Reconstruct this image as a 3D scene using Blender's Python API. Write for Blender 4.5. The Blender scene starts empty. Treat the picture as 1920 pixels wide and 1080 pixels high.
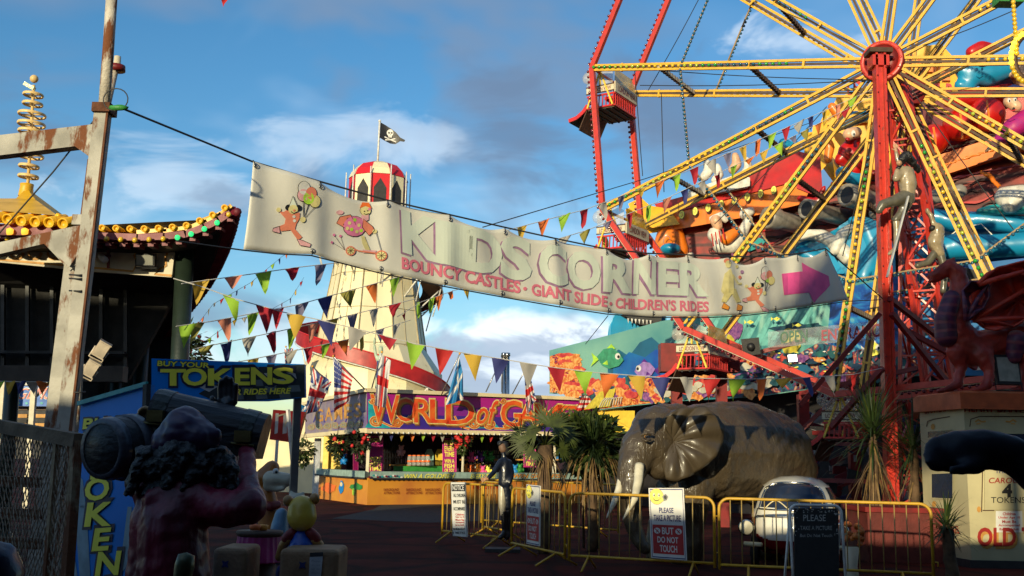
import bpy, bmesh, math, random
from math import sin, cos, pi, tan, radians as RD
from mathutils import Vector as V, Matrix, noise
random.seed(7)
sc = bpy.context.scene
COL = sc.collection
# ---------------------------------------------------------------- camera
F = 1950.0; PITCH = math.atan(318/F); ROLL = 0.02; CAMZ = 1.6
cd = bpy.data.cameras.new("camera"); cam = bpy.data.objects.new("camera", cd); COL.objects.link(cam)
cd.sensor_width = 36; cd.lens = 36*F/1920; cd.clip_start = .05; cd.clip_end = 3000
CR = Matrix.Rotation(pi/2+PITCH, 4, 'X') @ Matrix.Rotation(ROLL, 4, 'Z')
cam.matrix_world = Matrix.Translation((0, 0, CAMZ)) @ CR
sc.camera = cam
# ---------------------------------------------------------------- light
SUN_EL, SUN_AZ = RD(9), RD(22)          # sun low behind the camera's left shoulder
S2S = V((-sin(SUN_AZ)*cos(SUN_EL), -cos(SUN_AZ)*cos(SUN_EL), sin(SUN_EL)))
world = bpy.data.worlds.new("World"); sc.world = world; world.use_nodes = True
wt = world.node_tree; wn = wt.nodes; wl = wt.links; wn.clear()
def wnode(t, **k):
    n = wn.new(t)
    for a, b in k.items(): setattr(n, a, b)
    return n
wo = wnode('ShaderNodeOutputWorld'); bg = wnode('ShaderNodeBackground')
sky = wnode('ShaderNodeTexSky', sky_type='NISHITA', sun_disc=False, sun_elevation=SUN_EL,
            sun_rotation=math.atan2(S2S.x, S2S.y), air_density=1.0, dust_density=0.4, ozone_density=2.5)
bg.inputs[1].default_value = 0.15
tc = wnode('ShaderNodeTexCoord')
sep = wnode('ShaderNodeSeparateXYZ'); wl.new(tc.outputs['Generated'], sep.inputs[0])
def wmath(op, a, b=None, c=None):
    n = wnode('ShaderNodeMath', operation=op)
    for i, x in enumerate((a, b, c)):
        if x is None: continue
        if isinstance(x, (int, float)): n.inputs[i].default_value = x
        else: wl.new(x, n.inputs[i])
    return n.outputs[0]
zz = wmath('ADD', wmath('MAXIMUM', sep.outputs[2], 0.0), .16)      # clouds lie on a layer overhead
cmb = wnode('ShaderNodeCombineXYZ')
wl.new(wmath('DIVIDE', sep.outputs[0], zz), cmb.inputs[0]); wl.new(wmath('DIVIDE', sep.outputs[1], zz), cmb.inputs[1])
def cloud(scale, off, lo, hi, dist=.6, det=4, rough=.58, sx=1, sy=1):
    mp = wnode('ShaderNodeMapping'); wl.new(cmb.outputs[0], mp.inputs[0])
    mp.inputs['Location'].default_value = off; mp.inputs['Scale'].default_value = (sx, sy, 1)
    mp.inputs['Rotation'].default_value = (0, 0, .35)
    n = wnode('ShaderNodeTexNoise'); wl.new(mp.outputs[0], n.inputs[0])
    n.inputs['Scale'].default_value = scale; n.inputs['Detail'].default_value = det
    n.inputs['Roughness'].default_value = rough; n.inputs['Distortion'].default_value = dist
    r = wnode('ShaderNodeMapRange', interpolation_type='SMOOTHSTEP'); wl.new(n.outputs[0], r.inputs[0])
    r.inputs[1].default_value = lo; r.inputs[2].default_value = hi
    return r.outputs[0]
def wmix(fac, a, b):
    n = wnode('ShaderNodeMix', data_type='RGBA')
    for i, x in ((0, fac), (6, a), (7, b)):
        if isinstance(x, (int, float)): n.inputs[i].default_value = x
        elif isinstance(x, tuple): n.inputs[i].default_value = (*x, 1)
        else: wl.new(x, n.inputs[i])
    return n.outputs[2]
hs = wnode('ShaderNodeHueSaturation'); wl.new(sky.outputs[0], hs.inputs['Color'])
hs.inputs['Saturation'].default_value = 1.24; hs.inputs['Value'].default_value = 1.02
c0 = wmix(wmath('MULTIPLY', cloud(1.1, (3.1, 7.7, 0), .46, .72, sx=1, sy=1.3), .30), hs.outputs[0], (5.2, 5.9, 6.6))       # thin high veil
c0 = wmix(wmath('MULTIPLY', cloud(.85, (2.35, 2.9, 0), .46, .60), .75), c0, (1.15, 1.7, 2.6))          # grey-blue smoke-like cloud
low = wnode('ShaderNodeMapRange', interpolation_type='SMOOTHSTEP'); wl.new(sep.outputs[2], low.inputs[0])
low.inputs[1].default_value = .22; low.inputs[2].default_value = .04
c0 = c0 if True else wmix(wmath('MULTIPLY', wmath('MULTIPLY', cloud(.8, (5, 1, 0), .40, .58, sx=.6, sy=1.2), low.outputs[0]), .85), c0, (7.2, 7.6, 8.0))
c0 = c0 if True else wmix(wmath('MULTIPLY', wmath('MULTIPLY', cloud(1.3, (9, 4, 0), .50, .66), low.outputs[0]), .6), c0, (3.0, 3.6, 4.4))
CWs = cam.matrix_world.to_3x3()
def sky_cloud(c0, px, py, rx, ry, col, amt, seed, scale=5, lo=.44, hi=.62):   # a cloud bank at a fixed place in the sky dome
    d = (CWs @ V(((px-960)/F, (540-py)/F, -1))).normalized(); right = V((d.y, -d.x, 0)).normalized(); up = right.cross(d)
    s1 = wnode('ShaderNodeVectorMath', operation='SUBTRACT'); nrm = wnode('ShaderNodeVectorMath', operation='NORMALIZE'); wl.new(tc.outputs['Generated'], nrm.inputs[0]); wl.new(nrm.outputs[0], s1.inputs[0]); s1.inputs[1].default_value = d
    def dt(v, k):
        n = wnode('ShaderNodeVectorMath', operation='DOT_PRODUCT'); wl.new(s1.outputs[0], n.inputs[0]); n.inputs[1].default_value = v*k; return n.outputs['Value']
    a, b = dt(right, F/rx), dt(up, F/ry); r2 = wmath('SQRT', wmath('ADD', wmath('MULTIPLY', a, a), wmath('MULTIPLY', b, b)))
    q = wnode('ShaderNodeTexNoise'); mp = wnode('ShaderNodeMapping'); wl.new(nrm.outputs[0], mp.inputs[0]); mp.inputs['Location'].default_value = (seed, seed*.37, 0); mp.inputs['Scale'].default_value = (1, 1, 1.7); wl.new(mp.outputs[0], q.inputs[0])
    q.inputs['Scale'].default_value = scale; q.inputs['Detail'].default_value = 5; q.inputs['Roughness'].default_value = .6; q.inputs['Distortion'].default_value = .5
    m = wnode('ShaderNodeMapRange', interpolation_type='SMOOTHSTEP'); wl.new(wmath('SUBTRACT', q.outputs[0], wmath('MULTIPLY', r2, .16)), m.inputs[0]); m.inputs[1].default_value = lo-.12; m.inputs[2].default_value = hi-.12
    return wmix(wmath('MULTIPLY', m.outputs[0], amt), c0, col)
W_ = (5.0, 5.6, 6.2); G_ = (.90, 1.38, 2.2); LG = (2.6, 3.2, 4.1)
for a in ((760, 260, 170, 60, W_, .35, 3.1, 7), (960, 250, 130, 110, G_, .70, 1.7, 6), (1330, 230, 230, 110, G_, .75, 5.2, 5), (1490, 90, 90, 60, W_, .55, 9.9, 8), (60, 230, 150, 130, G_, .5, 4.4, 5), (290, 330, 150, 70, W_, .40, 6.6, 7),
          (430, 380, 110, 40, G_, .5, 7.5, 6), (920, 625, 190, 26, (6.2, 6.6, 7.0), .8, 1.1, 6, .36, .5), (940, 690, 210, 45, LG, .9, 2.9, 8, .36, .48), (1010, 705, 120, 26, W_, .9, 3.3, 9), (560, 640, 160, 60, W_, .5, 6.1, 7)): c0 = sky_cloud(c0, *a)
wl.new(c0, bg.inputs[0]); wl.new(bg.outputs[0], wo.inputs[0])
sl = bpy.data.lights.new("sun", 'SUN'); sl.energy = 4.1; sl.angle = RD(.5); sl.color = (1, .87, .56)
so = bpy.data.objects.new("sun", sl); COL.objects.link(so); so.rotation_euler = S2S.to_track_quat('Z', 'Y').to_euler()
so.location = (-20, -30, 20)
sc.view_settings.view_transform = 'Standard'; sc.view_settings.look = 'None'; sc.view_settings.exposure = .3; sc.view_settings.gamma = 1
# ---------------------------------------------------------------- helpers
CW = cam.matrix_world.copy().to_3x3()
CAMP = V((0, 0, CAMZ))
def ray(px, py): return (CW @ V(((px-960)/F, (540-py)/F, -1)))
def at(px, py, D):
    v = ray(px, py); return CAMP + v*(D/v.y)
def gnd(px, py, z=0):
    v = ray(px, py); return CAMP + v*((z-CAMZ)/v.z)
def mm(px, D): return px*D/F
def onz(px, D, z=0):                       # world point at depth D, height z, on the column through px
    p = at(px, 860, D); return V((p.x, D, z))
class Plane:
    def __init__(s, a, b, c, warp=None):   # three world points a,b,c ; normal towards the camera
        s.a = V(a); n = (V(b)-V(a)).cross(V(c)-V(a)).normalized()
        if n.dot(CAMP-s.a) < 0: n = -n
        s.n = n; s.warp = warp
    def __call__(s, px, py, h=0):
        v = ray(px, py); t = (s.a-CAMP).dot(s.n)/v.dot(s.n); p = CAMP+v*t
        if s.warp: h = h+s.warp(p)
        return p + s.n*h
def vplane(p, q):                          # vertical plane through (px,D) pairs
    A = at(p[0], 860, p[1]); B = at(q[0], 860, q[1]); return Plane(A, B, A+V((0, 0, 1)))
MATS = {}
def mat(name, col, rough=.6, metal=0, var=.18, scale=6, bump=.15, bscale=40, col2=None, rust=None, trans=0, coat=0, emit=0, spec=.5,
        stretch=None, alpha=1, wave=None, crack=None):
    if name in MATS: return MATS[name]
    m = bpy.data.materials.new(name); m.use_nodes = True; MATS[name] = m
    t = m.node_tree; n = t.nodes; l = t.links; n.clear()
    out = n.new('ShaderNodeOutputMaterial'); b = n.new('ShaderNodeBsdfPrincipled')
    tcn = n.new('ShaderNodeTexCoord'); mp = n.new('ShaderNodeMapping'); l.new(tcn.outputs['Object'], mp.inputs[0])
    if stretch: mp.inputs['Scale'].default_value = stretch
    b.inputs['Metallic'].default_value = metal
    b.inputs['Coat Weight'].default_value = coat; b.inputs['Coat Roughness'].default_value = .12
    b.inputs['Specular IOR Level'].default_value = spec
    ns = n.new('ShaderNodeTexNoise'); ns.inputs['Scale'].default_value = scale; ns.inputs['Detail'].default_value = 6; l.new(mp.outputs[0], ns.inputs[0])
    mx = n.new('ShaderNodeMix'); mx.data_type = 'RGBA'
    c2 = col2 or tuple(max(0, c*(1-var*2)) for c in col)
    mx.inputs[6].default_value = (*col, 1); mx.inputs[7].default_value = (*c2, 1)
    rp = n.new('ShaderNodeMapRange'); rp.inputs[1].default_value = .38; rp.inputs[2].default_value = .68; l.new(ns.outputs[0], rp.inputs[0])
    l.new(rp.outputs[0], mx.inputs[0]); cur = mx.outputs[2]
    rr = n.new('ShaderNodeMapRange'); rr.inputs[3].default_value = max(.02, rough-.1); rr.inputs[4].default_value = min(1, rough+.12); l.new(ns.outputs[0], rr.inputs[0])
    rcur = rr.outputs[0]
    if rust:
        rc, th, rs = rust
        n2 = n.new('ShaderNodeTexNoise'); n2.inputs['Scale'].default_value = rs; n2.inputs['Detail'].default_value = 9; n2.inputs['Roughness'].default_value = .65
        m2 = n.new('ShaderNodeMapping'); l.new(tcn.outputs['Object'], m2.inputs[0]); m2.inputs['Scale'].default_value = (1, 1, .35); l.new(m2.outputs[0], n2.inputs[0])
        r2 = n.new('ShaderNodeMapRange'); r2.inputs[1].default_value = th; r2.inputs[2].default_value = th+.07; l.new(n2.outputs[0], r2.inputs[0])
        x2 = n.new('ShaderNodeMix'); x2.data_type = 'RGBA'; l.new(r2.outputs[0], x2.inputs[0]); l.new(cur, x2.inputs[6]); x2.inputs[7].default_value = (*rc, 1)
        cur = x2.outputs[2]
        x3 = n.new('ShaderNodeMath'); x3.operation = 'MULTIPLY_ADD'; l.new(r2.outputs[0], x3.inputs[0]); x3.inputs[1].default_value = .35; l.new(rcur, x3.inputs[2]); rcur = x3.outputs[0]
    if wave:
        wcol, wsc, wdir = wave
        w = n.new('ShaderNodeTexWave'); w.bands_direction = wdir; w.inputs['Scale'].default_value = wsc; w.inputs['Distortion'].default_value = 3
        w.inputs['Detail'].default_value = 3; l.new(mp.outputs[0], w.inputs[0])
        x4 = n.new('ShaderNodeMix'); x4.data_type = 'RGBA'
        r4 = n.new('ShaderNodeMapRange'); r4.inputs[1].default_value = .55; r4.inputs[2].default_value = .95; l.new(w.outputs[0], r4.inputs[0])
        l.new(r4.outputs[0], x4.inputs[0]); l.new(cur, x4.inputs[6]); x4.inputs[7].default_value = (*wcol, 1); cur = x4.outputs[2]
    ck = None
    if crack:                               # (scale, depth, colour or None): network of creases
        cs, cdp, cc = crack; vo = n.new('ShaderNodeTexVoronoi'); vo.feature = 'DISTANCE_TO_EDGE'; vo.inputs['Scale'].default_value = cs
        nz = n.new('ShaderNodeTexNoise'); nz.inputs['Scale'].default_value = cs*.8; nz.inputs['Detail'].default_value = 3; l.new(mp.outputs[0], nz.inputs[0])
        vm = n.new('ShaderNodeVectorMath'); vm.operation = 'MULTIPLY_ADD'; l.new(nz.outputs['Color'], vm.inputs[0]); vm.inputs[1].default_value = (.8/cs,)*3; l.new(mp.outputs[0], vm.inputs[2]); l.new(vm.outputs[0], vo.inputs['Vector'])
        ck = n.new('ShaderNodeMapRange'); ck.inputs[2].default_value = .09; l.new(vo.outputs['Distance'], ck.inputs[0])
        if cc:
            x5 = n.new('ShaderNodeMix'); x5.data_type = 'RGBA'; l.new(ck.outputs[0], x5.inputs[0]); x5.inputs[6].default_value = (*cc, 1); l.new(cur, x5.inputs[7]); cur = x5.outputs[2]
    l.new(cur, b.inputs['Base Color']); l.new(rcur, b.inputs['Roughness'])
    if bump:
        nb = n.new('ShaderNodeTexNoise'); nb.inputs['Scale'].default_value = bscale; nb.inputs['Detail'].default_value = 5; l.new(mp.outputs[0], nb.inputs[0])
        bp = n.new('ShaderNodeBump'); bp.inputs['Strength'].default_value = bump; bp.inputs['Distance'].default_value = .02
        if ck:
            ad = n.new('ShaderNodeMath'); ad.operation = 'MULTIPLY_ADD'; l.new(ck.outputs[0], ad.inputs[0]); ad.inputs[1].default_value = crack[1]; l.new(nb.outputs[0], ad.inputs[2]); l.new(ad.outputs[0], bp.inputs['Height'])
        else: l.new(nb.outputs[0], bp.inputs['Height'])
        pass; l.new(bp.outputs[0], b.inputs['Normal'])
    if emit:
        b.inputs['Emission Color'].default_value = (*col, 1); b.inputs['Emission Strength'].default_value = emit
    b.inputs['Alpha'].default_value = alpha
    res = b.outputs[0]
    if trans:
        tr = n.new('ShaderNodeBsdfTranslucent'); l.new(cur, tr.inputs[0]); ms = n.new('ShaderNodeMixShader'); ms.inputs[0].default_value = trans
        l.new(res, ms.inputs[1]); l.new(tr.outputs[0], ms.inputs[2]); res = ms.outputs[0]
    l.new(res, out.inputs[0])
    return m
def ramp_mat(name, stops, scale, rough=.6, stretch=(1, 1, 1), dist=1.5, bump=.1):
    m = mat(name, stops[0][1], rough=rough, bump=bump); t = m.node_tree; n = t.nodes; l = t.links
    b = next(x for x in n if x.type == 'BSDF_PRINCIPLED'); tcn = next(x for x in n if x.type == 'TEX_COORD'); mp = n.new('ShaderNodeMapping'); l.new(tcn.outputs['Object'], mp.inputs[0]); mp.inputs['Scale'].default_value = stretch
    q = n.new('ShaderNodeTexNoise'); q.inputs['Scale'].default_value = scale; q.inputs['Detail'].default_value = 5; q.inputs['Distortion'].default_value = dist; l.new(mp.outputs[0], q.inputs[0])
    r = n.new('ShaderNodeValToRGB'); e = r.color_ramp.elements; l.new(q.outputs[0], r.inputs[0])
    while len(e) < len(stops): e.new(.5)
    for i, (p_, c_) in enumerate(stops): e[i].position = p_; e[i].color = (*c_, 1)
    l.new(r.outputs[0], b.inputs['Base Color']); return m
def MT(x): return MATS[x] if isinstance(x, str) else x
WORLD = {}                                  # object -> world position of its origin
def props(o, label=None, cat=None, group=None, kind=None):
    if label: o["label"] = label
    if cat: o["category"] = cat
    if group: o["group"] = group
    if kind: o["kind"] = kind
    return o
def thing(name, label, cat, loc, group=None):
    o = bpy.data.objects.new(name, None); COL.objects.link(o); o.location = loc; o.empty_display_size = .1
    WORLD[o] = V(loc); return props(o, label, cat, group)
def copy_tree(o, parent=None):
    c = o.copy(); COL.objects.link(c)
    if parent: c.parent = parent
    for ch in o.children: copy_tree(ch, c)
    return c
class MB:
    def __init__(s): s.v = []; s.f = []; s.m = []; s.sm = []; s.mats = []
    def mi(s, m):
        m = MT(m)
        if m not in s.mats: s.mats.append(m)
        return s.mats.index(m)
    def add(s, vs, fs, m, smooth=False):
        k = len(s.v); i = s.mi(m); s.v += [V(x) for x in vs]
        for f in fs: s.f.append(tuple(k+a for a in f)); s.m.append(i); s.sm.append(smooth)
    def box(s, c, size, m, rot=None):
        c = V(c); hx, hy, hz = size[0]/2, size[1]/2, size[2]/2
        vs = [V((x*hx, y*hy, z*hz)) for z in (-1, 1) for y in (-1, 1) for x in (-1, 1)]
        if rot: vs = [rot @ a for a in vs]
        s.add([c+a for a in vs], [(0, 2, 3, 1), (4, 5, 7, 6), (0, 1, 5, 4), (2, 6, 7, 3), (0, 4, 6, 2), (1, 3, 7, 5)], m)
    def beam(s, a, b, w, h, m, up=(0, 0, 1), ext=0):
        a, b = V(a), V(b); d = (b-a).normalized(); a = a-d*ext; b = b+d*ext; u = V(up); x = d.cross(u)
        if x.length < 1e-4: x = d.cross(V((1, 0, 0)))
        x.normalize(); y = x.cross(d).normalized(); x *= w/2; y *= h/2
        s.add([a-x-y, a+x-y, a+x+y, a-x+y, b-x-y, b+x-y, b+x+y, b-x+y], [(0, 1, 2, 3), (7, 6, 5, 4), (0, 4, 5, 1), (1, 5, 6, 2), (2, 6, 7, 3), (3, 7, 4, 0)], m)
    def tube(s, pts, r, m, n=8, cap=True, smooth=True, closed=False):
        pts = [V(p) for p in pts]; N = len(pts); rs = r if isinstance(r, (list, tuple)) else [r]*N
        prev = None; vs = []
        for i, p in enumerate(pts):
            if closed: d = (pts[(i+1) % N]-pts[i-1])
            else: d = (pts[min(i+1, N-1)]-pts[max(i-1, 0)])
            if d.length < 1e-7: d = V((0, 0, 1))
            d.normalize()
            if prev is None:
                x = d.cross(V((0, 0, 1)))
                if x.length < .05: x = d.cross(V((0, 1, 0)))
            else: x = prev-d*prev.dot(d)
            x.normalize(); prev = x; y = d.cross(x)
            for k in range(n):
                a = 2*pi*k/n; vs.append(p+x*cos(a)*rs[i]+y*sin(a)*rs[i])
        fs = []
        for i in range(N if closed else N-1):
            for k in range(n):
                j = (i+1) % N; fs.append((i*n+k, i*n+(k+1) % n, j*n+(k+1) % n, j*n+k))
        if cap and not closed: fs.append(tuple(range(n))[::-1]); fs.append(tuple((N-1)*n+k for k in range(n)))
        s.add(vs, fs, m, smooth)
    def ball(s, c, r, m, seg=10, ring=7, rot=None, warp=0, seed=0, smooth=True):
        if isinstance(r, (int, float)): r = (r, r, r)
        c = V(c); vs = []; fs = []
        for i in range(ring+1):
            ph = pi*i/ring
            for j in range(seg):
                th = 2*pi*j/seg; d = V((sin(ph)*cos(th), sin(ph)*sin(th), cos(ph)))
                k = 1+(warp*noise.noise(d*2.2+V((seed, seed*.7, 0))) if warp else 0)
                p = V((d.x*r[0]*k, d.y*r[1]*k, d.z*r[2]*k))
                if rot: p = rot @ p
                vs.append(c+p)
        for i in range(ring):
            for j in range(seg): fs.append((i*seg+j, (i+1)*seg+j, (i+1)*seg+(j+1) % seg, i*seg+(j+1) % seg))
        s.add(vs, fs, m, smooth)
    def lathe(s, prof, c, m, n=24, axis=None, smooth=True, a0=0, a1=2*pi, ph=0):
        c = V(c); q = (V(axis).to_track_quat('Z', 'Y').to_matrix() if axis else Matrix.Identity(3)); vs = []; fs = []; full = abs(a1-a0-2*pi) < 1e-6
        K = n if full else n+1
        for r, z in prof:
            for k in range(K):
                a = ph+a0+(a1-a0)*k/n; vs.append(c+q @ V((r*cos(a), r*sin(a), z)))
        for i in range(len(prof)-1):
            for k in range(n):
                j = (k+1) % K; fs.append((i*K+k, i*K+j, (i+1)*K+j, (i+1)*K+k))
        s.add(vs, fs, m, smooth)
    def slab(s, pts, t, m):                 # polygon (world pts) extruded backwards by vector t
        pts = [V(p) for p in pts]; n = len(pts); t = V(t)
        s.add(pts+[p+t for p in pts], [tuple(range(n)), tuple(range(2*n-1, n-1, -1))]+[(i, (i+1) % n, n+(i+1) % n, n+i) for i in range(n)], m)
    def flat(s, pts, S, m, h=.004, cut=0):  # 2D pixel polygon laid on surface S(px,py,h)
        if cut:
            bm = bmesh.new(); bm.faces.new([bm.verts.new((x, y, 0)) for x, y in pts]); grid_cut(bm, cut)
            vs = [S(v.co.x, v.co.y, h) for v in bm.verts]; bm.verts.index_update()
            fs = [[v.index for v in f.verts] for f in bm.faces]; bm.free(); s.add(vs, fs, m); return
        s.add([S(x, y, h) for x, y in pts], [tuple(range(len(pts)))], m)
    def disc(s, x, y, rx, ry, S, m, h=.004, n=14, cut=0, rot=0):
        c_, s_ = cos(rot), sin(rot)
        s.flat([(x+rx*cos(2*pi*k/n)*c_-ry*sin(2*pi*k/n)*s_, y+rx*cos(2*pi*k/n)*s_+ry*sin(2*pi*k/n)*c_) for k in range(n)], S, m, h, cut)
    def line(s, pts, w, S, m, h=.004, closed=False):
        P = list(pts)+([pts[0]] if closed else [])
        L = []; Rr = []
        for i, (x, y) in enumerate(P):
            x0, y0 = P[max(i-1, 0)]; x1, y1 = P[min(i+1, len(P)-1)]
            if closed and i in (0, len(P)-1): x0, y0 = P[-2]; x1, y1 = P[1]
            dx, dy = x1-x0, y1-y0; d = math.hypot(dx, dy) or 1; ww = w(i/(len(P)-1)) if callable(w) else w
            L.append((x-dy/d*ww/2, y+dx/d*ww/2)); Rr.append((x+dy/d*ww/2, y-dx/d*ww/2))
        vs = [S(*p, h) for p in L+Rr]; k = len(P)
        s.add(vs, [(i, i+1, k+i+1, k+i) for i in range(k-1)], m)
    def text(s, string, W, S, m, h=.006, cut=0, **k):
        tv, tf = text_mesh(string, **k)
        if cut:
            bm = bmesh.new(); bv = [bm.verts.new((*W(u, v), 0)) for u, v in tv]
            for f in tf:
                try: bm.faces.new([bv[i] for i in f])
                except ValueError: pass
            grid_cut(bm, cut); bm.verts.index_update()
            s.add([S(v.co.x, v.co.y, h) for v in bm.verts], [[v.index for v in f.verts] for f in bm.faces], m); bm.free(); return
        s.add([S(*W(u, v), h) for u, v in tv], tf, m)
    def build(s, name, parent=None, label=None, org=None):
        if not s.v: return None
        me = bpy.data.meshes.new(name)
        if org is None:
            lo = V([min(v[i] for v in s.v) for i in range(3)]); hi = V([max(v[i] for v in s.v) for i in range(3)])
            org = V(((lo.x+hi.x)/2, (lo.y+hi.y)/2, lo.z if parent is None else (lo.z+hi.z)/2))
        org = V(org)
        me.from_pydata([v-org for v in s.v], [], s.f); me.materials.clear()
        for m in s.mats: me.materials.append(m)
        me.polygons.foreach_set('material_index', s.m); me.polygons.foreach_set('use_smooth', s.sm); me.update()
        o = bpy.data.objects.new(name, me); COL.objects.link(o); WORLD[o] = org
        if parent: o.parent = parent; o.location = org-WORLD[parent]
        else: o.location = org
        if label: o["label"] = label
        return o
def grid_cut(bm, st):
    xs = [v.co.x for v in bm.verts]; ys = [v.co.y for v in bm.verts]
    for lo, hi, ax in ((min(xs), max(xs), (1, 0, 0)), (min(ys), max(ys), (0, 1, 0))):
        q = math.ceil((lo+.01)/st)*st
        while q < hi:
            bmesh.ops.bisect_plane(bm, geom=bm.verts[:]+bm.edges[:]+bm.faces[:], plane_co=V(ax)*q, plane_no=ax); q += st
_TX = {}
def text_mesh(string, off=0, shear=0, space=1, res=3):   # normalised to the unit square, y down
    key = (string, off, shear, space)
    if key in _TX: return _TX[key]
    cu = bpy.data.curves.new('t', 'FONT'); cu.body = string; cu.offset = off*.5; cu.shear = shear; cu.space_character = space; cu.resolution_u = res
    ob = bpy.data.objects.new('t', cu); COL.objects.link(ob); dg = bpy.context.evaluated_depsgraph_get(); me = bpy.data.meshes.new_from_object(ob.evaluated_get(dg))
    vs = [(v.co.x, v.co.y) for v in me.vertices]; fs = [tuple(p.vertices) for p in me.polygons]
    bpy.data.objects.remove(ob); bpy.data.curves.remove(cu); bpy.data.meshes.remove(me)
    x0 = min(v[0] for v in vs)+off*.5; x1 = max(v[0] for v in vs)-off*.5; y0 = min(v[1] for v in vs)+off*.5; y1 = max(v[1] for v in vs)-off
    r = ([((x-x0)/(x1-x0), 1-(y-y0)/(y1-y0)) for x, y in vs], fs); _TX[key] = r; return r
def Q(tl, tr, br, bl):                      # bilinear pixel warp
    return lambda u, v: (tl[0]*(1-u)*(1-v)+tr[0]*u*(1-v)+br[0]*u*v+bl[0]*(1-u)*v, tl[1]*(1-u)*(1-v)+tr[1]*u*(1-v)+br[1]*u*v+bl[1]*(1-u)*v)
def R4(x0, y0, x1, y1): return Q((x0, y0), (x1, y0), (x1, y1), (x0, y1))
def organic(name, chains, m, parent=None, voxel=.03, it=6, extra=None, disp=None, label=None, px=True, sub=0):
    """one continuous skin grown over tapered limbs; chains of (px,py,D,r px) or world (V,r)"""
    b = MB()
    for ch in chains:
        pts = []; rs = []
        for c in ch:
            if px: pts.append(at(c[0], c[1], c[2])); rs.append(mm(c[3], c[2]))
            else: pts.append(V(c[0])); rs.append(c[1])
        for p, r in zip(pts, rs): b.ball(p, r, m, 12, 8)
        if len(pts) > 1:
            for i in range(len(pts)-1): b.tube([pts[i], pts[i+1]], [rs[i], rs[i+1]], m, 12)
    if extra: extra(b)
    o = b.build(name, parent, label)
    r = o.modifiers.new('r', 'REMESH'); r.mode = 'VOXEL'; r.voxel_size = voxel; r.use_smooth_shade = True
    q = o.modifiers.new('s', 'SMOOTH'); q.factor = .5; q.iterations = it
    if disp:
        tx = bpy.data.textures.new(name, 'CLOUDS'); tx.noise_scale = disp[1]; d = o.modifiers.new('d', 'DISPLACE'); d.texture = tx; d.strength = disp[0]; d.mid_level = .5
    return o
def blob(x, y, rx, ry, n=16, j=.2, seed=0):
    rnd = random.Random(seed); return [(x+rx*(1+rnd.uniform(-j, j))*cos(2*pi*k/n), y+ry*(1+rnd.uniform(-j, j))*sin(2*pi*k/n)) for k in range(n)]
def lerp(a, b, t): return a+(b-a)*t
def along(pts, t):                          # point on a polyline of tuples, t in 0..1 by length in first two coords
    d = [0]
    for a, b in zip(pts, pts[1:]): d.append(d[-1]+math.hypot(b[0]-a[0], b[1]-a[1]))
    q = t*d[-1]
    for i in range(len(pts)-1):
        if q <= d[i+1] or i == len(pts)-2:
            f = (q-d[i])/((d[i+1]-d[i]) or 1); return tuple(lerp(a, b, f) for a, b in zip(pts[i], pts[i+1]))
# ---------------------------------------------------------------- palette
rustc = (.16, .055, .02)
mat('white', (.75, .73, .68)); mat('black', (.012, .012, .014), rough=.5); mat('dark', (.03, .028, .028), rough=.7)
mat('cream', (.78, .66, .40), rough=.55, var=.06, scale=1.5, col2=(.66, .55, .33), bump=.05)
mat('cream2', (.62, .55, .40), rough=.6, var=.08)
mat('tan_bar', (.34, .22, .10)); mat('ferrow_yellow', (.74, .41, .022), rough=.4, var=.1, rust=(rustc, .66, 9), coat=.2)
mat('yellow', (.82, .56, .06), rough=.45, var=.08); mat('lemon', (.85, .78, .12), rough=.5, var=.05)
mat('orange', (.80, .30, .03), rough=.5, var=.08); mat('deep_orange', (.85, .17, .03), rough=.5, var=.08)
mat('wheel_red', (.56, .035, .018), rough=.4, var=.12, rust=((.2, .03, .02), .62, 7), coat=.2)
mat('red', (.60, .02, .018), rough=.4, var=.1, coat=.15); mat('dark_red', (.22, .012, .012), rough=.5)
mat('maroon', (.16, .01, .02), rough=.6); mat('pink', (.85, .10, .36), rough=.6, var=.08); mat('pale_pink', (.8, .42, .45), rough=.6)
mat('magenta', (.42, .01, .14), rough=.5, var=.1, col2=(.30, .008, .18)); mat('purple', (.10, .015, .22), rough=.5); mat('navy', (.015, .02, .12), rough=.6)
mat('blue', (.01, .13, .50), rough=.5, var=.12); mat('sky_blue', (.01, .22, .62), rough=.5, var=.1); mat('teal', (.03, .34, .36), rough=.5)
mat('pale_teal', (.32, .55, .50), rough=.5); mat('green', (.04, .28, .05), rough=.5); mat('lime', (.42, .70, .05), rough=.5)
mat('grey', (.28, .28, .29), rough=.6); mat('light_grey', (.5, .5, .5), rough=.6); mat('steel', (.35, .35, .36), rough=.35, metal=.8)
mat('wire', (.03, .03, .03), rough=.6, bump=0); mat('skin', (.55, .30, .17), rough=.45); mat('brown', (.085, .04, .018), rough=.6)
mat('glass_dark', (.02, .03, .06), rough=.08, bump=.0, var=.1); mat('gold', (.75, .36, .05), rough=.4)
mat('purple_ink', (.40, .22, .38), rough=.7); mat('pink_ink', (.72, .18, .26), rough=.7, var=.05)
# ================================================================ SETTING
mat('tarmac', (.085, .014, .011), rough=.95, spec=.08, var=.25, scale=.9, col2=(.036, .010, .009), bump=.35, bscale=60, rust=((.03, .016, .015), .58, .7), crack=(.45, .6, (.02, .008, .008)))
mat('dark_ground', (.018, .018, .02), rough=.85, bump=.4, bscale=70)
g = MB(); N = 60
for i in range(1): g.add([(-1500, -300, 0), (1500, -300, 0), (1500, 2500, 0), (-1500, 2500, 0)], [(0, 1, 2, 3)], 'tarmac')
props(g.build('ground'), kind='structure')
p = MB(); p.add([gnd(*q, .004) for q in ((622, 972), (700, 955), (745, 930), (840, 926), (985, 925), (1000, 950), (960, 975), (800, 980))], [tuple(range(8))], 'dark_ground')  # near-black patch laid on the red ground
props(p.build('dark_patch'), kind='structure')
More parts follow.
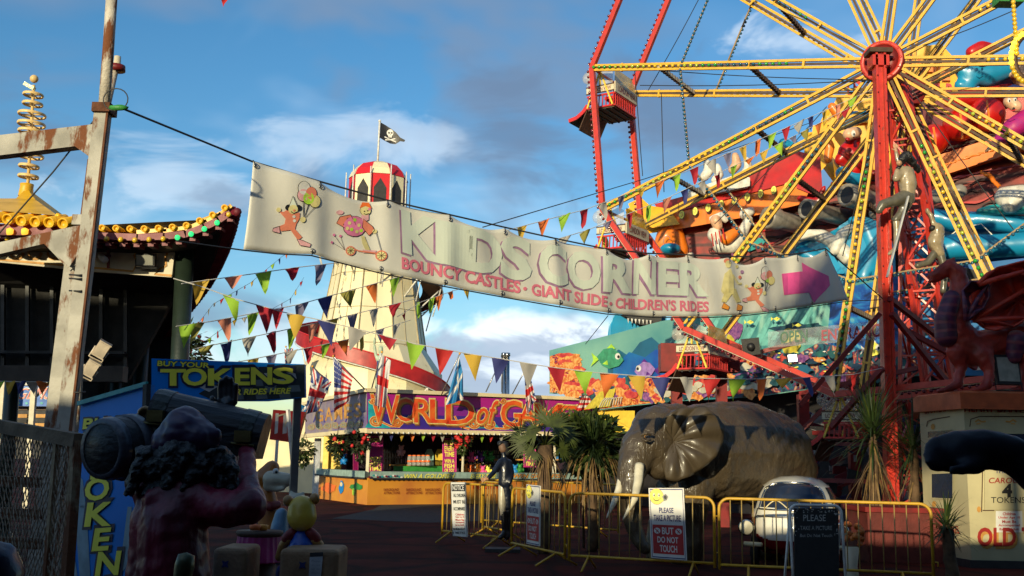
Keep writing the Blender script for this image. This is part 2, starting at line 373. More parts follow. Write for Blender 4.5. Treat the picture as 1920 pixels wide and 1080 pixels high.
# unseen blocks added around the camera, shaped to shade parts of the scene
PP = V((cos(SUN_AZ), -sin(SUN_AZ), 0)); QQ = V((sin(SUN_AZ), cos(SUN_AZ), 0)); TE = tan(SUN_EL)
def sunpt(a, al, b): return PP*a+QQ*al+V((0, 0, b-al*TE))
def solid(pts, depth): return pts, QQ*-depth
mat('render_wall', (.10, .09, .08), rough=.8)
bb = MB()
zt = 3.2+9*TE
bb.slab([PP*-26+QQ*-9, PP*22+QQ*-9, PP*22+QQ*-9+V((0, 0, zt)), PP*-26+QQ*-9+V((0, 0, zt))], QQ*-7, 'render_wall')
for k in range(11):
    c = PP*(-24+k*4.2)+QQ*-8.97
    bb.slab([c, c+PP*2.2, c+PP*2.2+V((0, 0, 2.5)), c+V((0, 0, 2.5))], QQ*-.05, 'glass_dark')
bb.slab([PP*-15.2+QQ*-9.3, PP*-9.8+QQ*-9.3, PP*-9.8+QQ*-9.3+V((0, 0, 5.6+9.3*TE)), PP*-15.2+QQ*-9.3+V((0, 0, 5.6+9.3*TE))], QQ*-3, 'render_wall')  # taller step shaped to keep sun out of the pavilion
bb.slab([PP*-7+QQ*-9.2+V((0, 0, zt)), PP*-4.3+QQ*-9.2+V((0, 0, zt)), PP*-4.3+QQ*-9.2+V((0, 0, zt+.3)), PP*-7+QQ*-9.2+V((0, 0, zt+.3))], QQ*-3, 'render_wall')  # raised strip shaped to shade the wide tokens sign
cnp = MB(); cnp.slab([V((-7, -8.6, 2.95)), V((8, -8.6, 2.95)), V((8, 2.3, 2.9)), V((-7, 2.3, 2.9))], (0, 0, .06), 'dark')  # unseen sheet added overhead to cut sky light on the foreground
for x_ in (-6.8, 7.8):
    for y_ in (2.1, -4): cnp.beam((x_, y_, 0), (x_, y_, 2.9), .1, .1, 'dark', up=(0, 1, 0))
props(cnp.build('shade_canopy'), 'unseen flat dark canopy added overhead to darken the foreground', 'canopy')
tb_ = MB(); q0 = PP*3.4+QQ*-9
tb_.slab([V((q0.x, q0.y, 0)), V((9.5, 9, 0)), V((24, 9, 0)), V((24, -26, 0)), V((q0.x, -26, 0))], (0, 0, 13), 'render_wall')  # unseen tall block added to cut sky light from the right
props(tb_.build('shade_block'), 'unseen tall plain block added right of the viewer to cut sky light', 'building')
bo = bb.build('shade_hall'); props(bo, 'unseen low hall added behind the viewer, stepped to shade the foreground', 'building')
hb = thing('shade_board', 'unseen raised billboard on posts behind the viewer', 'blocker', PP*1+QQ*-18)
b2 = MB(); al = -18
b2.slab([sunpt(a, al, b) for a, b in ((-2.35, 4.8), (-1.5, 5.0), (-1.3, 6.0), (-.55, 6.1), (-.3, 4.75), (4.5, 4.7), (4.5, 8.6), (.5, 9.0), (-1.5, 8.8), (-2.2, 7.3), (-3.35, 5.6))], QQ*-.4, 'render_wall')  # added board, outline cut to shade elephant rear, tower and kiosk
b2.build('board', hb)
for a in (-1.8, 1.2, 4):
    b3 = MB(); b3.beam(sunpt(a, al-.2, 0) * 1 - V((0, 0, sunpt(a, al-.2, 0).z)), sunpt(a, al-.2, 4.8), .25, .25, 'steel'); b3.build('post', hb)
# ================================================================ HELTER SKELTER
HD = 48
def hp(px, py): return at(px, py, HD)
ax = hp(703, 500); hcx = ax.x; hcy = HD
def hz(py): return hp(703, py).z
hs_ = thing('helter_skelter', 'tall cream helter skelter tower with red spiral slide and striped dome top', 'helter skelter', (hcx, hcy, 0))
mat('tower_cream', (.80, .71, .46), rough=.5, var=.08, scale=1.5, bump=.05, rust=((.52, .43, .25), .60, 2.2), stretch=(1, 1, .3))
mat('dome_red', (.62, .012, .015), rough=.4, var=.06); mat('dome_cream', (.82, .72, .45), rough=.4, var=.05)
OC = 10
def ring(r, z, n=OC, ph=.2): return [V((hcx+r*cos(2*pi*k/n+ph), hcy+r*sin(2*pi*k/n+ph), z)) for k in range(n)]
t = MB()
zb, zt_ = 0, hz(395)
r1, r0 = 1.45, 3.55
A = ring(r0+.5, zb); B = ring(r1, zt_)
def band(mb, A, B, ms, sm=False):
    n = len(A)
    for k in range(n): mb.add([A[k], A[(k+1) % n], B[(k+1) % n], B[k]], [(0, 1, 2, 3)], ms[k % len(ms)], sm)
zq = [zb+(zt_-zb)*i/8 for i in range(9)]
rr_ = [lerp(r0+.35, r1, (i/8)**.82) for i in range(9)]
for i in range(8): band(t, ring(rr_[i], zq[i]), ring(rr_[i+1], zq[i+1]), ['tower_cream'])
tw = t.build('tower', hs_)
t = MB()                                     # panel seams and corner battens
for k in range(OC):
    t.tube([ring(rr_[i]+.015, zq[i])[k] for i in range(9)], .03, mat('seam', (.34, .27, .15)), 4); n2 = (k+1) % OC; t.tube([lerp(ring(rr_[i]+.01, zq[i])[k], ring(rr_[i]+.01, zq[i])[n2], .5) for i in range(9)], .012, 'seam', 4)
for i in range(1, 8):
    t.tube(ring(rr_[i]+.008, zq[i]), .014, 'seam', 4, closed=True)
t.build('batten', tw)
t = MB()
zd0, zd1 = hz(392), hz(338)
n = OC; rA = 1.38
A = ring(rA, zd0); B = ring(rA, zd1); band(t, A, B, ['dome_cream', 'dome_red'])
cup = t.build('cupola', hs_)
for k in range(n):
    a, b_ = A[k], A[(k+1) % n]; H = B[k].z-a.z; nn = ((a+b_)/2-V((hcx, hcy, a.z))).normalized()*.012
    w = MB(); w.add([lerp(a, b_, .16)+nn, lerp(a, b_, .84)+nn, lerp(a, b_, .84)+nn+V((0, 0, H*.52)), lerp(a, b_, .5)+nn+V((0, 0, H*.84)), lerp(a, b_, .16)+nn+V((0, 0, H*.52))], [(0, 1, 2, 3, 4)], 'dark')
    w.build('window', cup)
t = MB()
prof = [(1.42, zd1), (1.28, hz(326)), (.98, hz(314)), (.42, hz(306)), (.05, hz(304))]
for (ra, za), (rb, zb_) in zip(prof, prof[1:]): band(t, ring(ra, za), ring(rb, zb_), ['dome_red', 'dome_cream'])
t.build('dome', hs_)
for k in range(n):
    t = MB(); q = ring(1.52, zd0)[k]; t.tube([q-V((0, 0, 1)), q+V((0, 0, hz(322)-zd0-.15*(k % 2)))], .03, 'white', 6); t.build('rod', hs_)
# slide
t = MB(); u_ = MB(); rl = MB()
zL, zR = hz(634), hz(750)
def hx(th):                                   # th=pi at left, front is 3pi/2, right is 2pi
    z = lerp(zL, zR, (th-pi)/pi) if th > pi else zL+(pi-th)/pi*2.4
    r = 3.72-(max(0, z-zR))*.10; return r, z
TH = [2*pi+.25-(i*.07) for i in range(int((2*pi+.25+3.2*pi)/.07))]
TH = [th for th in TH if hx(th)[1] < zt_-1.2]
def hpnt(r, z, th): return V((hcx+r*cos(th), hcy+r*sin(th), z))
for mb, prof, m in ((t, ((0, .5), (0, -.12)), mat('slide_red', (.42, .015, .015), rough=.45, var=.2, scale=2)), (t, ((-.02, .5), (-.02, -.12)), 'slide_red'), (u_, ((0, -.05), (-.95, -.0)), 'brown')):
    vs = []; fs = []
    for th in TH:
        r, z = hx(th)
        for dr, dz in prof: vs.append(hpnt(r+dr, z+dz, th))
    for i in range(len(TH)-1): fs.append((2*i, 2*i+1, 2*i+3, 2*i+2))
    mb.add(vs, fs, m, True)
sl_ = t.build('slide', hs_); u_.build('slide_floor', sl_)
t = MB()
t.tube([hpnt(hx(th)[0]+.03, hx(th)[1]-.16, th) for th in TH], .022, 'white', 5); t.tube([hpnt(hx(th)[0]+.01, hx(th)[1]+.52, th) for th in TH], .03, 'red', 5); t.build('slide_rail', sl_)
for i in range(4, len(TH), 9):
    th = TH[i]; r, z = hx(th); t = MB(); a = hpnt(r-.05, z-.1, th); t.tube([a, hpnt(r-1.3, z-1.3, th)], .04, 'white', 5); t.tube([a, hpnt(r-.4, z-1.4, th)], .03, 'white', 5); t.build('strut', hs_)
# flat lower skirt
t = MB(); band(t, ring(3.4, 0, 12, .1), ring(3.3, hz(700), 12, .1), ['tower_cream']); band(t, ring(3.3, hz(700), 12, .1), ring(2.5, hz(655), 12, .1), ['tower_cream'])
t.build('skirt', hs_)
t = MB(); t.tube([at(708, 306, HD), at(712, 228, HD)], .05, 'white', 6); t.ball(at(712, 227, HD), .07, 'white'); t.build('flag_pole', hs_)
# pirate flag flying from it
def cloth_flag(name, label, fn, S, cutm, grp='flags flying at the fairground'):
    pass
FP = Plane(hp(712, 228), hp(760, 228), hp(712, 290), warp=lambda p: .12*sin(p.x*3.1+p.z))
f = MB(); f.flat([(712, 228), (722, 233), (733, 240), (742, 247), (750, 257), (760, 263), (758, 266), (750, 264), (741, 269), (731, 268), (720, 263), (711, 258)], FP, 'black', 0, cut=4)
pf = f.build('pirate_flag'); props(pf, 'black flag with white skull and crossbones above the striped dome', 'flag')
f = MB(); f.disc(731, 248, 6.3, 6.8, FP, 'white', .02, cut=4); f.flat([(727, 252), (735, 252), (734, 257), (728, 257)], FP, 'white', .025)
f.line([(721, 256), (730, 260), (742, 265)], 2.2, FP, 'white', .022); f.line([(741, 259), (731, 261), (722, 262)], 2.2, FP, 'white', .024)
for x in (729, 734): f.disc(x, 248, 1.7, 1.8, FP, 'black', .03)
f.disc(731.5, 252, .9, 1.1, FP, 'black', .03); f.build('skull_emblem', pf)
# ================================================================ FERRIS WHEEL
WD = 22.0; hub = at(1655, 117, WD); YAW = RD(33); RAD = .339*WD; WID = .1*WD*1.02
ux = V((cos(YAW), -sin(YAW), 0)); ua = V((sin(YAW), cos(YAW), 0)); uz = V((0, 0, 1))
fw = thing('ferris_wheel', 'big ferris wheel with yellow spokes, red rim beams and red lattice tower', 'ferris wheel', (hub.x, hub.y, 0))
bulbcols = [mat('bulb_yellow', (.75, .48, .03), rough=.15, var=.05, bump=0, coat=.5), mat('bulb_lime', (.40, .48, .04), rough=.15, var=.05, bump=0, coat=.5),
            mat('bulb_green', (.02, .30, .04), rough=.15, var=.05, bump=0, coat=.5), mat('bulb_blue', (.01, .09, .16), rough=.15, var=.05, bump=0, coat=.5)]
mat('bulb_red', (.16, .008, .02), rough=.15, bump=0, coat=.5)
def wv(k, side, r=RAD): 
    a = pi-RD(10)+RD(30)*k; return hub+ua*(side*WID)+ux*(cos(a)*r)+uz*(sin(a)*r)
def inview(p, mx=500):
    q = CW.transposed() @ (p-CAMP)
    if q.z > -1: return False
    x = 960+F*q.x/-q.z; y = 540-F*q.y/-q.z; return -mx < x < 1920+mx and -mx < y < 1080+mx
for side in (0, 1):
    out = ua*(-1 if side == 0 else 1)
    for k in range(12):
        p1 = wv(k, side); c = hub+ua*(side*WID); d = (p1-c).normalized(); pn = d.cross(ua).normalized()
        s_ = MB()
        for q in (-1, 1):                     # ladder-like twin rails with a web
            s_.beam(c+d*.45+pn*(.092*q), p1-d*.05+pn*(.058*q), .060, .06, 'ferrow_yellow', up=pn)
        s_.beam(c+d*.45+out*-.01, p1-d*.05+out*-.01, .02, .055, 'brown', up=pn)
        for j in (1.2, 2.1, 3.3, 4.4):
            q = c+d*(RAD*j/5); s_.beam(q-pn*.105, q+pn*.105, .05, .085, 'ferrow_yellow', up=ua)
        sp = s_.build('spoke', fw)
        L = MB(); nb = 46
        for j in range(nb):
            if j < 13: continue
            if not inview(p1, 900): continue
            m = bulbcols[[0, 0, 1, 1, 2, 2, 3, 3, 2, 1][(j//3+k) % 10]]
            L.ball(c+d*(RAD*(j+.5)/nb)+out*.06-pn*.0, .045, m, 7, 5)
        L.build('bulb_row', sp)
for side in (0, 1):
    out = ua*(-1 if side == 0 else 1)
    for k in range(12):
        a, b_ = wv(k, side), wv(k+1, side); d = (b_-a).normalized(); o_ = d.cross(ua); mid = (a+b_)/2
        if (mid-hub).dot(o_) < 0: o_ = -o_
        s_ = MB(); s_.beam(a, b_, .13, .12, 'wheel_red', up=ua); s_.beam(a+o_*.075, b_+o_*.075, .05, .02, 'cream2', up=o_)
        rb = s_.build('rim_beam', fw); L = MB()
        for j in range(26): L.ball(lerp(a, b_, (j+.5)/26)+o_*.125, .04, 'bulb_red', 7, 5)
        L.build('bulb_row', rb)
        if side == 0:                         # cross ties between the two wheels
            s_ = MB(); s_.tube([a, wv(k, 1)], .035, 'wheel_red', 6); s_.build('gondola_axle', fw)
            for rr in (.42, .74):
                a2, b2_ = wv(k, 0, RAD*rr), wv(k, 1, RAD*rr)
                s_ = MB(); s_.beam(a2, b2_, .09, .09, 'brown' if rr < .5 else 'cream2', up=uz)
                for j in range(14): s_.beam(lerp(a2, b2_, (j+.5)/14)-uz*.06, lerp(a2, b2_, (j+.5)/14)+uz*.06, .03, .11, 'brown')
                s_.build('tie_bar', fw)
        # inner bracing star with blue bulbs
        c1, c2 = wv(k, side, RAD*.66), wv(k+1, side, RAD*.66)
        if side == 0 or k % 2:
            mid = lerp(wv(k, side, RAD*.98), wv(k+1, side, RAD*.98), .5)*1
            s_ = MB(); s_.beam(c1, c2, .035, .035, 'tan_bar', up=ua); ib = s_.build('brace_bar', fw); L = MB()
            for j in range(24): L.ball(lerp(c1, c2, (j+.5)/24)+out*.03+uz*-.05, .04, bulbcols[3], 6, 4)
            L.build('bulb_row', ib)
for side in (0, 1):
    c = hub+ua*(side*WID); out = ua*(-1 if side == 0 else 1); h_ = MB()
    h_.lathe([(0, .16), (.12, .16), (.13, .10), (.36, .10), (.37, .13), (.46, .13), (.48, .0), (.46, -.1), (0, -.1)], c, 'dark_red', 28, axis=out)
    h_.lathe([(.37, .135), (.40, .16), (.46, .135)], c, 'wheel_red', 28, axis=out)
    for j in range(12): h_.ball(c+out*.14+(ux*cos(j*pi/6)+uz*sin(j*pi/6))*.42, .03, 'wheel_red', 6, 4)
    for j in range(8): h_.ball(c+out*.12+(ux*cos(j*pi/4)+uz*sin(j*pi/4))*.25, .045, 'dark_red', 6, 4)
    h_.build('hub', fw)
h_ = MB(); h_.tube([hub-ua*.55, hub+ua*(WID+.5)], .13, 'dark_red', 12); h_.build('axle', fw)
# front post
fz = hub-ua*.42
def front(px, py): return at(px, py, WD-.45)
post = MB(); top = V((fz.x, fz.y, hub.z+.05)); bot = V((fz.x, fz.y, 0)); bot.x = onz(1668, WD-.4).x; bot.y = fz.y
post.beam(bot, top, .12, .2, 'wheel_red', up=(0, 1, 0)); 
for q in (-1, 1): post.beam(bot+V((q*.092, -.06, 0)), top+V((q*.088, -.06, 0)), .05, .24, 'wheel_red', up=(0, 1, 0))
for j in range(60):
    z = j*.19
    if z < hub.z: post.ball(lerp(bot, top, z/hub.z)+V((.092*(1 if j % 2 else -1), -.22, 0)), .018, 'dark_red', 5, 3)
post.build('tower_post', fw)
cap_ = MB(); cap_.box(top+V((0, -.02, .02)), (.50, .4, .10), 'brown'); cap_.box(top+V((0, 0, -.2)), (.36, .36, .24), 'wheel_red'); cap_.build('bearing_box', fw)
def lattice(parent, foot, head, w0, w1, m, n=12, name='tower_leg', th=.085):
    q = MB(); foot, head = V(foot), V(head)
    cs = [(ux*sx+ua*sy) for sx, sy in ((-1, -1), (1, -1), (1, 1), (-1, 1))]
    def cr(i, t): return lerp(foot, head, t)+cs[i % 4]*(lerp(w0, w1, t)/2)
    for i in range(4): q.beam(cr(i, 0), cr(i, 1), th, th, m)
    for j in range(n):
        for i in range(4):
            a, b_ = (i, i+1) if (j+i) % 2 else (i+1, i)
            q.beam(cr(a, j/n), cr(b_, (j+1)/n), th*.6, th*.5, m); q.beam(cr(i, (j+1)/n), cr(i+1, (j+1)/n), th*.5, th*.5, m)
    return q.build(name, parent)
rh = hub+ua*(WID+.45)
lattice(fw, onz(1745, 24.6), rh+V((0, 0, -.1)), 1.25, .35, 'wheel_red', 15)
lattice(fw, onz(1800, 23.2), lerp(hub, rh, .2)+V((.15, 0, -.3)), .7, .42, 'wheel_red', 15)
for a, b_ in (((1650, 588, 21.4), (1500, 760, 21.6)), ((1672, 588, 21.4), (1810, 760, 22.5)), ((1668, 560, 21.5), (1770, 640, 23)), ((1655, 690, 21.4), (1560, 800, 22.5)), ((1765, 535, 23.5), (1830, 530, 22.8)), ((1700, 620, 22.2), (1830, 690, 22.6))):
    q = MB(); q.beam(at(*a), at(*b_), .11, .10, 'dark_red'); q.build('tower_brace', fw)  # darker red on the braces stands for shade low on the tower
br = MB()
for k in range(30):
    a_ = 2*pi*k/30; P_ = at(1926+30*cos(a_), 108+46*sin(a_), 17.6); br.ball(P_, .05, mat('bulb_lit', (.95, .75, .05), emit=1.6, bump=0) if 2.2 < a_ < 4.6 and sin(a_) < .3 else 'bulb_yellow', 8, 5)
for k in range(16): br.ball(at(1898+k*.6, -20+k*8, 17.6), .045, 'bulb_yellow', 7, 5)
br.tube([at(1926+24*cos(2*pi*k/24), 108+40*sin(2*pi*k/24), 17.65) for k in range(24)], .05, 'brown', 6, closed=True); br.build('bulb_ring', fw)
br = MB(); br.box(at(1890, 2, 18), (.45, .3, .14), 'green'); br.build('green_canopy', fw)
# thin stay cables from the hub
for a, b_ in (((1640, 150, 22), (1190, 128, 25.6)), ((1640, 150, 22), (1200, 160, 25.6)), ((1215, 170, 25.5), (1330, -40, 25)), ((1240, 175, 25.6), (1245, 360, 25.5)), ((1190, 130, 25.6), (1205, 330, 25.5)), ((1550, 200, 22), (1340, 420, 24)), ((1680, 100, 22), (1900, 20, 20)), ((1620, 90, 22.5), (1420, -20, 23)), ((1690, 140, 21.7), (1900, 430, 20)), ((1660, 150, 22), (1580, 480, 22.3))):
    q = MB(); A_, B_ = at(*a), at(*b_); q.tube([lerp(A_, B_, i/8)-V((0, 0, .06*sin(pi*i/8))) for i in range(9)], .011, 'wire', 4, smooth=False); q.build('stay_cable', fw)
# gondolas -----------------------------------------------------------
mat('perspex', (.75, .70, .62), rough=.15, bump=0, alpha=.28); mat('perspex_yellow', (.85, .55, .02), rough=.15, bump=0, alpha=.6)
def make_gondola():
    g_ = thing('gondola', '', 'gondola', (0, 0, 0), 'gondolas hanging from the ferris wheel')
    # local frame: x along wheel, y across (between wheels), z up ; pivot at 0
    b = MB(); b.box((0, 0, -1.15), (.95, 1.5, .07), 'brown')
    for x in (-.35, -.1, .15, .38): b.box((x, 0, -1.19), (.05, 1.5, .05), 'black')
    b.build('floor', g_)
    for sgn, y in ((-1, -.77), (1, .77)):
        r_ = MB(); r_.beam((-.5, y, -1.12), (.5, y, -1.12), .05, .05, 'red'); r_.beam((-.5, y, -.72), (.5, y, -.72), .05, .05, 'red')
        for i in range(8): x = -.46+i*.13; r_.beam((x, y, -1.12), (x+.02, y, -.72), .03, .03, 'red')
        r_.build('side_railing', g_)
    r_ = MB()
    for z in (-1.12, -.72): r_.beam((.5, -.77, z), (.5, .77, z), .05, .05, 'red')
    for i in range(12): y = -.7+i*.127; r_.beam((.5, y, -1.12), (.5, y, -.72), .03, .03, 'red')
    r_.build('back_railing', g_)
    b = MB()
    b.box((.53, 0, -.52), (.04, 1.6, .36), 'cream2'); b.box((.0, -.80, -.53), (1.0, .035, .24), 'cream2'); b.box((.0, .80, -.55), (1.0, .035, .34), 'cream')
    for z in (-.64, -.42): b.box((0, -.825, z), (1.02, .02, .03), 'brown')
    pnl = b.build('sign_panel', g_)
    b = MB(); S = lambda x, y, h: V((x, -.82-h, y)); b.text('LONDON VIEW', lambda u, v: (-.40+.8*u, -.475-.12*v), S, 'dark_red', .004, off=.02)
    S2_ = lambda x, y, h: V((.552+h, x, y)); b.text('LONDON VIEW', lambda u, v: (-.6+1.2*u, -.42-.2*v), S2_, 'dark_red', .004, off=.02); b.build('lettering', pnl)
    b = MB()
    b.lathe([(.5, 0), (.5, .02)], (0, 0, 0), 'perspex', 4)
    b = MB(); b.slab([(-.5, -.8, -.38), (.45, -.8, -.38), (.45, -.8, .05), (.1, -.8, .22), (-.5, -.8, .14)], (0, .01, 0), 'perspex'); b.slab([(-.5, .8, -.38), (.45, .8, -.38), (.45, .8, .05), (.1, .8, .22), (-.5, .8, .14)], (0, .01, 0), 'perspex')
    b.slab([(.5, -.75, -.3), (.5, .75, -.3), (.44, .6, .16), (.44, -.6, .16)], (-.01, 0, 0), 'perspex_yellow'); b.build('screen', g_)
    for y in (-.82, .82):
        b = MB(); b.beam((0, y, .08), (-.46, y, -1.12), .05, .05, 'yellow'); b.beam((0, y, .08), (.46, y, -1.12), .05, .05, 'yellow'); b.beam((0, y, .12), (0, y, -.4), .05, .05, 'yellow'); b.build('hanger', g_)
    b = MB(); b.box((.28, 0, -.82), (.4, 1.35, .09), 'red'); b.box((.45, 0, -.6), (.08, 1.35, .5), 'red'); b.build('seat', g_)
    # footrest apron in front
    b = MB(); pr = [(-.5, -1.0), (-.66, -1.2), (-.9, -1.36), (-1.2, -1.42)]
    vs = [V((x, y, z)) for x, z in pr for y in (-.72, .72)]; b.add(vs, [(2*i, 2*i+1, 2*i+3, 2*i+2) for i in range(3)], 'brown', True); b.add([v-V((0, 0, .03)) for v in vs], [(2*i, 2*i+1, 2*i+3, 2*i+2) for i in range(3)], 'dark', True)
    for y in (-.73, .73):
        for (x0, z0), (x1, z1) in zip(pr, pr[1:]): b.beam((x0, y, z0+.03), (x1, y, z1+.03), .045, .12, 'red')
    b.slab([(-.55, -.7, -1.1), (-.55, .7, -1.1), (-.85, .7, -1.75), (-.85, -.7, -1.75)], (.03, 0, 0), 'brown')
    b.build('footrest', g_)
    b = MB(); b.lathe([(0, .02), (.2, .02), (.2, -.02), (0, -.02)], (-.42, -.86, -.1), 'perspex', 20, axis=(0, 1, 0)); b.build('wind_shield', g_)
    b = MB(); b.lathe([(0, .02), (.2, .02), (.2, -.02)], (-.62, 0, -.75), 'lemon', 16, axis=(1, 0, 0)); b.build('knee_pad', g_)
    return g_
gon = make_gondola(); gon.scale = (.82,)*3
glabels = {0: 'cream and red gondola hanging at the left tip of the ferris wheel against the sky', 1: 'cream and red gondola hanging above the middle of the white banner',
           2: 'gondola hanging below the banner in front of the reef mural', 3: 'dark gondola hanging at the bottom of the ferris wheel behind the elephant'}
first = True
for k in range(4):
    g_ = gon if first else copy_tree(gon); first = False
    pz = (wv(k, 0)+wv(k, 1))/2; g_.location = pz; g_.rotation_euler = (0, 0, -YAW); g_["label"] = glabels[k]
# ================================================================ LEFT: STEEL POST FRAME
mat('post_paint', (.36, .34, .29), rough=.55, var=.2, scale=4, rust=(rustc, .54, 6), bump=.3, bscale=20)
mat('rust', rustc, rough=.85, var=.3, bump=.5)
PD = 9.6
def L(px, py, D=PD): return at(px, py, D)
sp_ = thing('steel_post', 'rusty white painted steel post with two bracket arms holding the banner rope', 'post', onz(118, PD))
b = MB(); b.beam(onz(107, PD)*1, L(194, 205), .125, .125, 'post_paint', up=(0, 1, 0)); b.beam(onz(107, PD)+V((.068, -.055, 0)), L(207, 205)-V((0, .055, 0)), .02, .03, 'rust', up=(0, 1, 0)); b.build('column', sp_)
b = MB(); b.tube([L(195, 205), L(204, 80), L(213, -60)], .055, mat('pole_rust', (.55, .50, .42), rust=(rustc, .48, 5), bump=.4), 10); b.build('pole', sp_)
b = MB(); b.box(L(196, 206), (.17, .2, .09), 'rust'); b.build('collar', sp_)
def plate(pts, D0, D1, th, m, name, parent):
    q = MB(); q.slab([L(x, y, lerp(D0, D1, (195-x)/195)) for x, y in pts], (0, th, 0), m); return q.build(name, parent)
plate([(180, 232), (0, 253), (-90, 263), (-90, 300), (0, 291), (140, 274), (176, 300), (181, 300)], PD, PD, .13, 'post_paint', 'bracket_arm', sp_)
plate([(164, 421), (140, 424), (0, 454), (-90, 474), (-90, 500), (0, 476), (82, 457), (130, 500), (150, 470), (162, 470)], PD+.1, PD+.1, .12, 'post_paint', 'bracket_arm', sp_)
plate([(84, 458), (164, 440), (160, 475), (131, 508)], PD+.14, PD+.14, .03, 'post_paint', 'gusset', sp_)
plate([(162, 425), (124, 432), (100, 1080), (60, 1300), (110, 1300), (132, 860)], PD+.15, PD+.15, .1, 'post_paint', 'rear_column', sp_) if False else None
b = MB(); b.beam(L(147, 430, PD+.3), onz(84, PD+.3), .14, .12, 'post_paint', up=(0, 1, 0)); b.build('rear_column', sp_)
b = MB(); b.beam(L(172, 300, PD+.25), L(158, 410, PD+.25), .06, .06, 'rust', up=(0, 1, 0)); b.box(L(156, 414, PD+.25), (.17, .12, .1), 'post_paint'); b.build('stub_pipe', sp_)
for y in (515, 522, 545, 735): 
    b = MB(); b.tube([L(130, y, PD-.02), L(148, y+1, PD-.1), L(160, y, PD-.02)], .008, 'wire', 5); b.build('tie_wire', sp_)
# leaning lamp pole with red disc behind
lp = thing('lamp_pole', 'thin leaning rusty pole with a red disc cap beside the steel post', 'pole', onz(150, 10.6))
b = MB(); b.tube([onz(150, 10.6), at(163, 400, 10.6), at(196, 215, 10.6), at(217, 120, 10.6)], .045, 'pole_rust', 8); b.build('pole', lp)
b = MB(); b.lathe([(0, .03), (.085, .03), (.09, -.03), (0, -.03)], at(219, 128, 10.6), 'dark_red', 16); b.build('disc', lp)
b = MB(); b.lathe([(0, .12), (.035, .12), (.04, 0)], at(219, 126, 10.6), 'cream2', 10); b.build('cap', lp)
b = MB(); q0 = at(212, 198, 9.5); b.tube([q0+V((.13*sin(a)*.9+.02, 0, .11*cos(a)+.06)) for a in [i*pi/9 for i in range(18)]], .006, 'wire', 5, closed=True); b.ball(at(222, 202, 9.5), (.09, .04, .03), 'green', 8, 5, warp=.4)
props(b.build('rope_coil'), 'coiled dark wire and green knot tied to the post collar', 'rope')
# banner ropes
TOP = [(473, 303, 0), (540, 322, 0), (598, 342, 0), (720, 380, 0), (840, 407, 0), (945, 430, 0), (1040, 453, 0), (1132, 470, 0), (1215, 478, 0), (1290, 481, 0), (1362, 484, 0), (1428, 484, 0), (1490, 478, 0), (1550, 468, 0)]
BOT = [(455, 468), (520, 474), (583, 477), (712, 510), (832, 535), (942, 555), (1045, 573), (1138, 587), (1225, 593), (1308, 594), (1385, 591), (1455, 583), (1520, 573), (1587, 563)]
BD0, BD1 = 11.6, 18.6
def bwarp(p):
    u = (p.x-BX0)/(BX1-BX0); s = p.x*1.28
    w = .016*sin(s*5.1+p.z*1.2)+.022*sin(s*2.3-p.z*2.2+1)+.010*sin(s*9.7+p.z*3.1)
    fold = 0
    for gx in BGX:                         # small pleats falling from every eyelet
        d = abs(p.x-gx)
        if d < .45: fold += .028*math.exp(-(d/.11)**2)*max(0, min(1, (p.z-2.9)/1.2))
    return w+fold
BP = vplane((473, BD0), (1587, BD1)); BX0 = BP(473, 303).x; BX1 = BP(1587, 563).x
EY = [(473, 303), (598, 342), (724, 377), (840, 404), (945, 428), (1040, 449), (1132, 468), (1213, 477), (1291, 480), (1363, 483), (1429, 483), (1492, 478), (1548, 468)]
BGX = [BP(x, y).x for x, y in EY]; BP.warp = bwarp
def ylin(pts, x):
    for a, b_ in zip(pts, pts[1:]):
        if x <= b_[0]: return lerp(a[1], b_[1], (x-a[0])/(b_[0]-a[0]))
    return pts[-1][1]
mat('vinyl', (.76, .74, .67), rough=.55, var=.07, scale=1.6, bump=.08, bscale=14, trans=.12, rust=((.62, .58, .50), .60, 1.3))
bn = MB(); NU, NV = 220, 16; vs = []; fs = []
for j in range(NV+1):
    v = j/NV
    for i in range(NU+1):
        u = i/NU; xt = lerp(473, 1550, u); xb = lerp(455, 1587, u)
        yt = ylin(EY+[(1550, 468)], xt); k = min(range(len(EY)), key=lambda q: abs(EY[q][0]-xt)); 
        seg = [q for q in range(len(EY)-1) if EY[q][0] <= xt <= EY[q+1][0]]
        if seg: a_ = (xt-EY[seg[0]][0])/(EY[seg[0]+1][0]-EY[seg[0]][0]); yt += 13*sin(pi*a_)**.8*(.6+.5*sin(seg[0]*2.3)) if seg[0] > 0 else 0
        yb = ylin(BOT, xb); vs.append(BP(lerp(xt, xb, v), lerp(yt, yb, v)))
for j in range(NV):
    for i in range(NU): fs.append((j*(NU+1)+i, j*(NU+1)+i+1, (j+1)*(NU+1)+i+1, (j+1)*(NU+1)+i))
bn.add(vs, fs, 'vinyl', True)
ban = thing('advertising_banner', 'long white vinyl banner with faded kids lettering and pink arrow hung across the lane', 'banner', BP(1020, 520))
vin = bn.build('vinyl_sheet', ban)
md = vin.modifiers.new('t', 'SOLIDIFY'); md.thickness = .003; md.offset = -1
def U(xa, ya, x): return ya
# eyelets and hems
for i, (x, y) in enumerate(EY):
    b = MB(); c = BP(x+(4 if i == 0 else 0), y+9, .012); b.lathe([(.02, 0), (.03, .004), (.02, .008)], c, 'steel', 10, axis=BP.n); b.tube([c, BP(x, y-2, .0)], .007, 'black', 5); b.build('eyelet', ban)
for x, y in BOT[2:-1]:
    b = MB(); c = BP(x, y-6, .012); b.lathe([(.02, 0), (.03, .004), (.02, .008)], c, 'steel', 10, axis=BP.n); b.tube([c, BP(x, y+3)], .006, 'black', 5); b.build('eyelet', ban)
